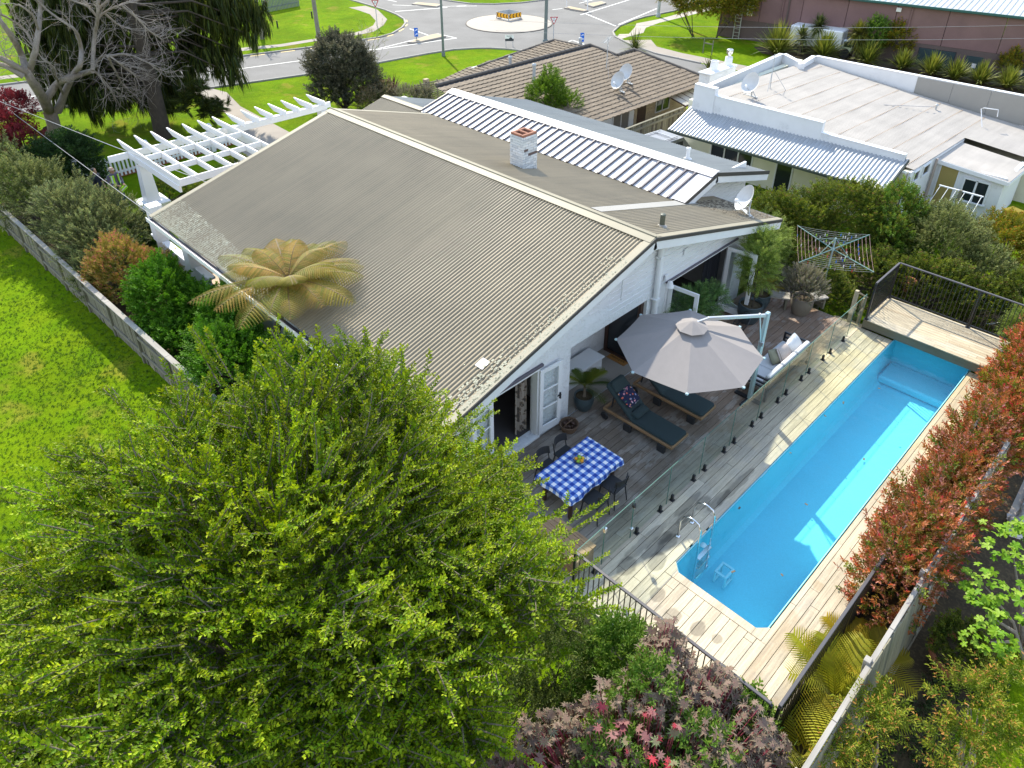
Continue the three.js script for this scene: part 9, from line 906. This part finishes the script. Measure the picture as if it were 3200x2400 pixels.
{ const t = thing('ground_cover', 'low dark green ground cover along the foot of the timber fence', 'ground cover', null, [10, GRD, 0]); t.userData.kind = 'stuff'; seed(450); const L = []; for (let i = 0; i < 900; i++) { const x = rr(7.8, 11.6), z = rr(-0.55, 0.9 + 0.1 * gs()); if (n3(x * 1.5, 0, z * 1.5, 9) < 0.36) continue; L.push({ p: V(x, GRD + rr(0.0, 0.12), z), d: V(gs(), 1, gs()), s: rr(0.6, 1.2), r: rr(0, 6), c: tint(0.2, 0.06) }); } crown(t, 'foliage', SP.cover, L); }
sheet('lawn_patch', [[8.2, 1.0], [9.6, 0.5], [12.0, 0.55], [13.4, 0.9], [12.5, 6], [7, 6]], GRD + 0.014, M.grass, [], 'sunlit mossy lawn patch in the neighbouring garden');
shrub('leafy green plant growing in the terracotta planter', 'plant', [[10.9, 0.05, 0.0, 0.4, 0.4, 0.35, 160]], SP.hedge, { sd: 83, base: [10.9, -0.2, 0.05], name: 'potted_plant', ns: 3, sr: 0.008, s: 0.75 });
// ---------- grass blades on the left lawn and the yard ----------
{ seed(460); const mk = (c0, c1) => { const b = new LB(); for (let i = 0; i < 9; i++) { const a = rr(0, 6.28), l = rr(0.03, 0.075), e = rr(0.6, 1.4), p = V(gs() * 0.035, 0, gs() * 0.035), d = V(Math.cos(a) * Math.cos(e), Math.sin(e), Math.sin(a) * Math.cos(e)); b.strip([p, p.clone().addScaledVector(d, l * 0.6), p.clone().addScaledVector(d, l).add(V(0, -l * 0.15, 0))], 0.007, V(-Math.sin(a), 0, Math.cos(a)), jit(mixc(c0, c1, rnd()), 0.2), 0.9); } return b.geo(); };
  const G3 = [mk([0.07, 0.17, 0.008], [0.16, 0.27, 0.015]), mk([0.10, 0.20, 0.008], [0.22, 0.30, 0.02]), mk([0.06, 0.14, 0.01], [0.13, 0.22, 0.02])]; const t = thing('lawn_grass', 'short sunlit grass of the left lawn', 'grass', null, [0, GRD, 0]); t.userData.kind = 'stuff'; const L = []; for (let i = 0; i < 60000; i++) { const z = -31 + 31 * Math.pow(rnd(), 0.8), x = rr(-9 + 0.15 * (z + 31) - 4, 4.35 + 0.018 * (-10 - z) * -1 + 0.2); const lim = 4.0 + 0.036 * (z + 31); if (x > lim) continue; const k = n3(x * 0.6, 0, z * 0.6, 13), k2 = n3(x * 2.2, 3, z * 2.2, 17); L.push({ p: V(x, GRD, z), d: V(gs() * 0.12, gs() * 0.12, 1).applyAxisAngle(V(0, 1, 0), rr(0, 6.28)), s: rr(0.7, 1.3) * (0.7 + 0.6 * k), r: 0, c: tint(0.16, 0.08)}); } crown(t, 'blades', G3, L, M.grassBlade);
  const t2 = thing('lawn_grass', 'rough grass beside the steps and the pool platform', 'grass', null, [20, GRD, -7]); t2.userData.kind = 'stuff'; const L2 = []; for (let i = 0; i < 2600; i++) { const x = rr(19.6, 22.6), z = rr(-9.2, -5.5); L2.push({ p: V(x, GRD, z), d: V(gs() * 0.2, 0, 1).applyAxisAngle(V(0, 1, 0), rr(0, 6.28)), s: rr(1, 2), r: 0, c: tint(0.16, 0.08) }); } crown(t2, 'blades', G3, L2, M.grassBlade); }

// people and the animal statue
// continuous body: tapered capsules joined by a smooth minimum, meshed on a grid
function blobBody(bones, cell, k = 0.05) {
  const lo = V(1e9, 1e9, 1e9), hi = V(-1e9, -1e9, -1e9); for (const [a, b, ra, rb] of bones) for (const [p, r] of [[a, ra], [b, rb]]) { lo.min(V(p[0] - r, p[1] - r, p[2] - r)); hi.max(V(p[0] + r, p[1] + r, p[2] + r)); }
  lo.subScalar(k + cell); hi.addScalar(k + cell); const size = Math.max(hi.x - lo.x, hi.y - lo.y, hi.z - lo.z), n = Math.min(112, Math.ceil(size / cell)), mc = new MarchingCubes(n, new THREE.MeshStandardMaterial(), false, false, 400000); mc.isolation = 0; const c = lo.clone().add(hi).multiplyScalar(0.5), h = size / 2;
  const B = bones.map(([a, b, ra, rb]) => { const A = V(...a), Bv = V(...b), d = Bv.clone().sub(A); return { A, d, l2: Math.max(1e-9, d.lengthSq()), ra, rb }; }); const q = V(0, 0, 0), hf = n / 2;
  for (let z = 0; z < n; z++) for (let y = 0; y < n; y++) for (let x = 0; x < n; x++) { const px = c.x + (x - hf) / hf * h, py = c.y + (y - hf) / hf * h, pz = c.z + (z - hf) / hf * h; let d = 1e9; for (const o of B) { const ex = px - o.A.x, ey = py - o.A.y, ez = pz - o.A.z, t = cl((ex * o.d.x + ey * o.d.y + ez * o.d.z) / o.l2), dd = Math.hypot(ex - o.d.x * t, ey - o.d.y * t, ez - o.d.z * t) - (o.ra + (o.rb - o.ra) * t); if (d > 1e8) d = dd; else { const m = cl(0.5 + 0.5 * (d - dd) / k); d = d + (dd - d) * m - k * m * (1 - m); } } mc.field[x + y * n + z * n * n] = -d; }
  mc.update(); const cnt = mc.count, P = mc.positionArray.slice(0, cnt * 3), N = mc.normalArray.slice(0, cnt * 3); for (let i = 0; i < cnt; i++) { P[i * 3] = c.x + P[i * 3] * h; P[i * 3 + 1] = c.y + P[i * 3 + 1] * h; P[i * 3 + 2] = c.z + P[i * 3 + 2] * h; } const g = new THREE.BufferGeometry(); g.setAttribute('position', new THREE.Float32BufferAttribute(P, 3)); g.setAttribute('normal', new THREE.Float32BufferAttribute(N, 3)); const uv = new Float32Array(cnt * 2); for (let i = 0; i < cnt; i++) { uv[i * 2] = P[i * 3] + P[i * 3 + 2]; uv[i * 2 + 1] = P[i * 3 + 1]; } g.setAttribute('uv', new THREE.BufferAttribute(uv, 2)); g.computeVertexNormals(); return g;
}
const hand = (o, d, s) => { const L = []; const D = V(...d).normalize(), sd = V(s, 0, 0.2).normalize(); const at = (a, b, c = 0) => { const p = V(...o).addScaledVector(D, a).addScaledVector(sd, b); return [p.x, p.y, p.z + c]; }; L.push([at(0, 0), at(0.07, 0), 0.026, 0.03]); for (let f = 0; f < 4; f++) { const w = -0.027 + f * 0.018, l = [0.06, 0.072, 0.075, 0.065][f]; L.push([at(0.07, w), at(0.07 + l * 0.55, w, 0.008), 0.0095, 0.009]); L.push([at(0.07 + l * 0.55, w, 0.008), at(0.07 + l, w, 0.026), 0.009, 0.008]); } L.push([at(0.02, 0.03), at(0.06, 0.055, 0.01), 0.011, 0.0095]); L.push([at(0.06, 0.055, 0.01), at(0.085, 0.05, 0.02), 0.0095, 0.008]); return L; };
function person(label, pos, turn, o) { const t = thing('person', label, 'person', null, pos); t.rotation.y = turn; // faces +z
  const hd = [[[0, 1.56, 0.01], [0, 1.50, 0.02], 0.088, 0.07], [[0, 1.46, 0.045], [0, 1.44, 0.05], 0.045, 0.04], [[0, 1.40, -0.01], [0, 1.34, -0.02], 0.05, 0.055], [[0, 1.52, 0.09], [0, 1.50, 0.11], 0.014, 0.018], [[-0.088, 1.52, 0], [-0.088, 1.50, 0], 0.02, 0.018], [[0.088, 1.52, 0], [0.088, 1.50, 0], 0.02, 0.018]];
  const arms = o.arms, torso = [[[0, 1.28, 0], [0, 1.05, 0.0], 0.125, 0.115], [[-0.13, 1.30, 0], [0.13, 1.30, 0], 0.075, 0.075], [[0, 0.98, 0], [0, 0.92, 0], 0.125, 0.13]], legs = [[[-0.09, 0.92, 0], [-0.11, 0.48, 0.03], 0.095, 0.062], [[-0.11, 0.48, 0.03], [-0.12, 0.09, -0.02], 0.062, 0.045], [[0.09, 0.92, 0], [0.13, 0.48, 0.05], 0.095, 0.062], [[0.13, 0.48, 0.05], [0.15, 0.09, 0.0], 0.062, 0.045]], feet = [[[-0.12, 0.05, -0.03], [-0.13, 0.035, 0.14], 0.045, 0.035], [[0.15, 0.05, 0.0], [0.17, 0.035, 0.16], 0.045, 0.035]];
  const body = [...hd, ...torso, ...arms.map(a => a), ...legs, ...feet]; const skin = part(t, 'body', blobBody(body, 0.017, 0.045), M.skin); for (const [h, d, s] of o.hands) part(skin, 'hand', blobBody(hand(h, d, s), 0.006, 0.012), M.skin);
  const grow = (L, e) => L.map(([a, b, ra, rb]) => [a, b, ra + e, rb + e]); part(t, 'shirt', blobBody(grow([...torso, ...arms.filter((_, i) => o.sleeves.includes(i))], 0.014), 0.018, 0.05), o.top); part(t, 'trousers', blobBody(grow([...legs, [[-0.05, 0.94, 0], [0.05, 0.94, 0], 0.115, 0.115]], 0.016), 0.018, 0.05), o.bottom); part(t, 'shoes', blobBody(grow(feet, 0.012), 0.015, 0.03), M.blackMatt);
  const eb = new GB(); for (const x of [-0.034, 0.034]) { const s = new THREE.SphereGeometry(0.011, 8, 6); s.translate(x, 1.535, 0.088); eb.add(s); } part(t, 'eyes', eb, M.black); const hr = new THREE.SphereGeometry(0.098, 16, 10, 0, Math.PI * 2, 0, Math.PI * 0.5); hr.translate(0, 1.56, -0.005); part(t, o.cap ? 'cap' : 'hair', hr, o.cap || M.blackMatt); if (o.cap) { const br = new THREE.CylinderGeometry(0.09, 0.09, 0.012, 18, 1, false, -Math.PI / 2, Math.PI); br.scale(1, 1, 1.0); br.translate(0, 1.565, 0.06); part(t, 'cap_peak', br, o.cap); } return t; }
mat('capBeige', [0.42, 0.33, 0.26], { r: 0.9 });
{ const arm = [[[-0.19, 1.30, 0], [-0.27, 1.05, 0.02], 0.055, 0.045], [[-0.27, 1.05, 0.02], [-0.12, 0.96, 0.2], 0.045, 0.032], [[0.19, 1.30, 0], [0.29, 1.06, 0.0], 0.055, 0.045], [[0.29, 1.06, 0.0], [0.20, 0.93, 0.2], 0.045, 0.032]];
  const p = person('person in an open yellow vest, patterned shirt, jeans and cap on the front grass', [7.98, GRD, -30.3], 0.35, { arms: arm, sleeves: [0, 1, 2, 3], hands: [[[-0.12, 0.96, 0.2], [0.5, -0.2, 0.8], 1], [[0.20, 0.93, 0.2], [-0.3, -0.2, 0.9], -1]], top: M.shirt, bottom: M.jeans, cap: M.capBeige });
  // open vest: two front panels and a back, with reflective strips
  const v = new GB(), tp = new GB(); const panel = (a0, a1, y0, y1, r, b, off = 0) => { const n = 6; for (let i = 0; i < n; i++) { const f = (u, y) => { const a = a0 + (a1 - a0) * u, rr2 = r + (y < 1.1 ? 0.02 : 0) + off; return V(Math.sin(a) * (rr2 * 1.35), y, Math.cos(a) * rr2 + 0.0); }; for (const [ya, yb] of [[y0, (y0 + y1) / 2], [(y0 + y1) / 2, y1]]) b.quad(f(i / n, ya), f((i + 1) / n, ya), f((i + 1) / n, yb), f(i / n, yb), [0, 0], [1, 0], [1, 1], [0, 1]); } }; panel(0.35, 1.35, 0.86, 1.36, 0.162, v); panel(-1.35, -0.35, 0.86, 1.36, 0.162, v); panel(1.8, 4.48, 0.86, 1.36, 0.162, v); panel(0.7, 0.95, 0.87, 1.35, 0.162, tp, 0.006); panel(-0.95, -0.7, 0.87, 1.35, 0.162, tp, 0.006); panel(0.35, 1.35, 0.98, 1.04, 0.162, tp, 0.007); panel(-1.35, -0.35, 0.98, 1.04, 0.162, tp, 0.007); const vest = part(p, 'hi_vis_vest', v, M.hivis); part(vest, 'reflective_tape', tp, M.silverTape);
  const ff = thing('folded_vest', 'bright yellow folded safety vest held by the person on the grass', 'vest', null, [8.16, GRD + 0.78, -30.06]); ff.rotation.y = 0.35; const fg = new GB(); fg.obox(V(0, 0, 0), [V(0.9, 0.35, 0).normalize(), V(-0.35, 0.9, 0).normalize(), V(0, 0, 1)], [0.17, 0.10, 0.02], 0.01); part(ff, 'cloth', fg, M.hivis); const ft = new GB(); ft.obox(V(0, 0, 0.0), [V(0.9, 0.35, 0).normalize(), V(-0.35, 0.9, 0).normalize(), V(0, 0, 1)], [0.165, 0.025, 0.023], 0.005); part(ff, 'tape', ft, M.silverTape);
  const arm2 = [[[-0.19, 1.30, 0], [-0.25, 1.04, -0.02], 0.055, 0.045], [[-0.25, 1.04, -0.02], [-0.26, 0.82, 0.08], 0.045, 0.032], [[0.19, 1.30, 0], [0.26, 1.04, 0.0], 0.055, 0.045], [[0.26, 1.04, 0.0], [0.27, 0.82, 0.08], 0.045, 0.032]];
  person('person in dark navy clothes standing in the shade of the shrub', [7.45, GRD, -30.7], 0.7, { arms: arm2, sleeves: [0, 2], hands: [[[-0.26, 0.82, 0.08], [0, -1, 0.3], 1], [[0.27, 0.82, 0.08], [0, -1, 0.3], -1]], top: M.navy, bottom: M.navy }); }
{ // seated stone animal seen from behind, head turned to the right
  const t = thing('animal_statue', 'white stone statue of a seated dog beside the timber fence', 'statue', null, [15.35, GRD, 0.02]); t.rotation.y = 1.9; // faces +z
  const b = [[[0, 0.20, -0.12], [0, 0.22, -0.05], 0.20, 0.19], [[0, 0.30, -0.06], [0, 0.52, 0.08], 0.16, 0.125], [[0, 0.52, 0.08], [0, 0.66, 0.13], 0.115, 0.085], [[0, 0.72, 0.15], [0.02, 0.74, 0.20], 0.095, 0.09], [[0.03, 0.70, 0.24], [0.05, 0.66, 0.35], 0.06, 0.042], [[-0.07, 0.80, 0.14], [-0.12, 0.72, 0.13], 0.035, 0.03], [[0.09, 0.80, 0.16], [0.14, 0.72, 0.17], 0.035, 0.03], [[-0.17, 0.16, -0.08], [-0.18, 0.10, 0.12], 0.12, 0.085], [[0.17, 0.16, -0.08], [0.18, 0.10, 0.12], 0.12, 0.085], [[-0.18, 0.06, 0.1], [-0.17, 0.045, 0.24], 0.055, 0.045], [[0.18, 0.06, 0.1], [0.17, 0.045, 0.24], 0.055, 0.045], [[-0.085, 0.46, 0.13], [-0.085, 0.22, 0.21], 0.065, 0.045], [[-0.085, 0.22, 0.21], [-0.085, 0.05, 0.21], 0.045, 0.042], [[0.085, 0.46, 0.13], [0.085, 0.22, 0.21], 0.065, 0.045], [[0.085, 0.22, 0.21], [0.085, 0.05, 0.21], 0.045, 0.042], [[-0.085, 0.04, 0.22], [-0.085, 0.035, 0.28], 0.045, 0.04], [[0.085, 0.04, 0.22], [0.085, 0.035, 0.28], 0.045, 0.04], [[0, 0.08, -0.28], [0.16, 0.05, -0.34], 0.04, 0.025]];
  part(t, 'body', blobBody(b, 0.013, 0.05), M.stone); const pl = new GB(); pl.box(-0.26, -0.02, -0.34, 0.26, 0.03, 0.34, 0.01); part(t, 'plinth', pl, M.stone); const ey = new GB(); for (const [x, y, z] of [[-0.02, 0.76, 0.285], [0.075, 0.76, 0.275]]) { const s = new THREE.SphereGeometry(0.012, 8, 6); s.translate(x, y, z); ey.add(s); } part(t, 'eyes', ey, M.stone); const ns = new THREE.SphereGeometry(0.022, 8, 6); ns.translate(0.055, 0.672, 0.385); part(t, 'nose', ns, M.cushionDark); }

renderer.render(scene, camera);
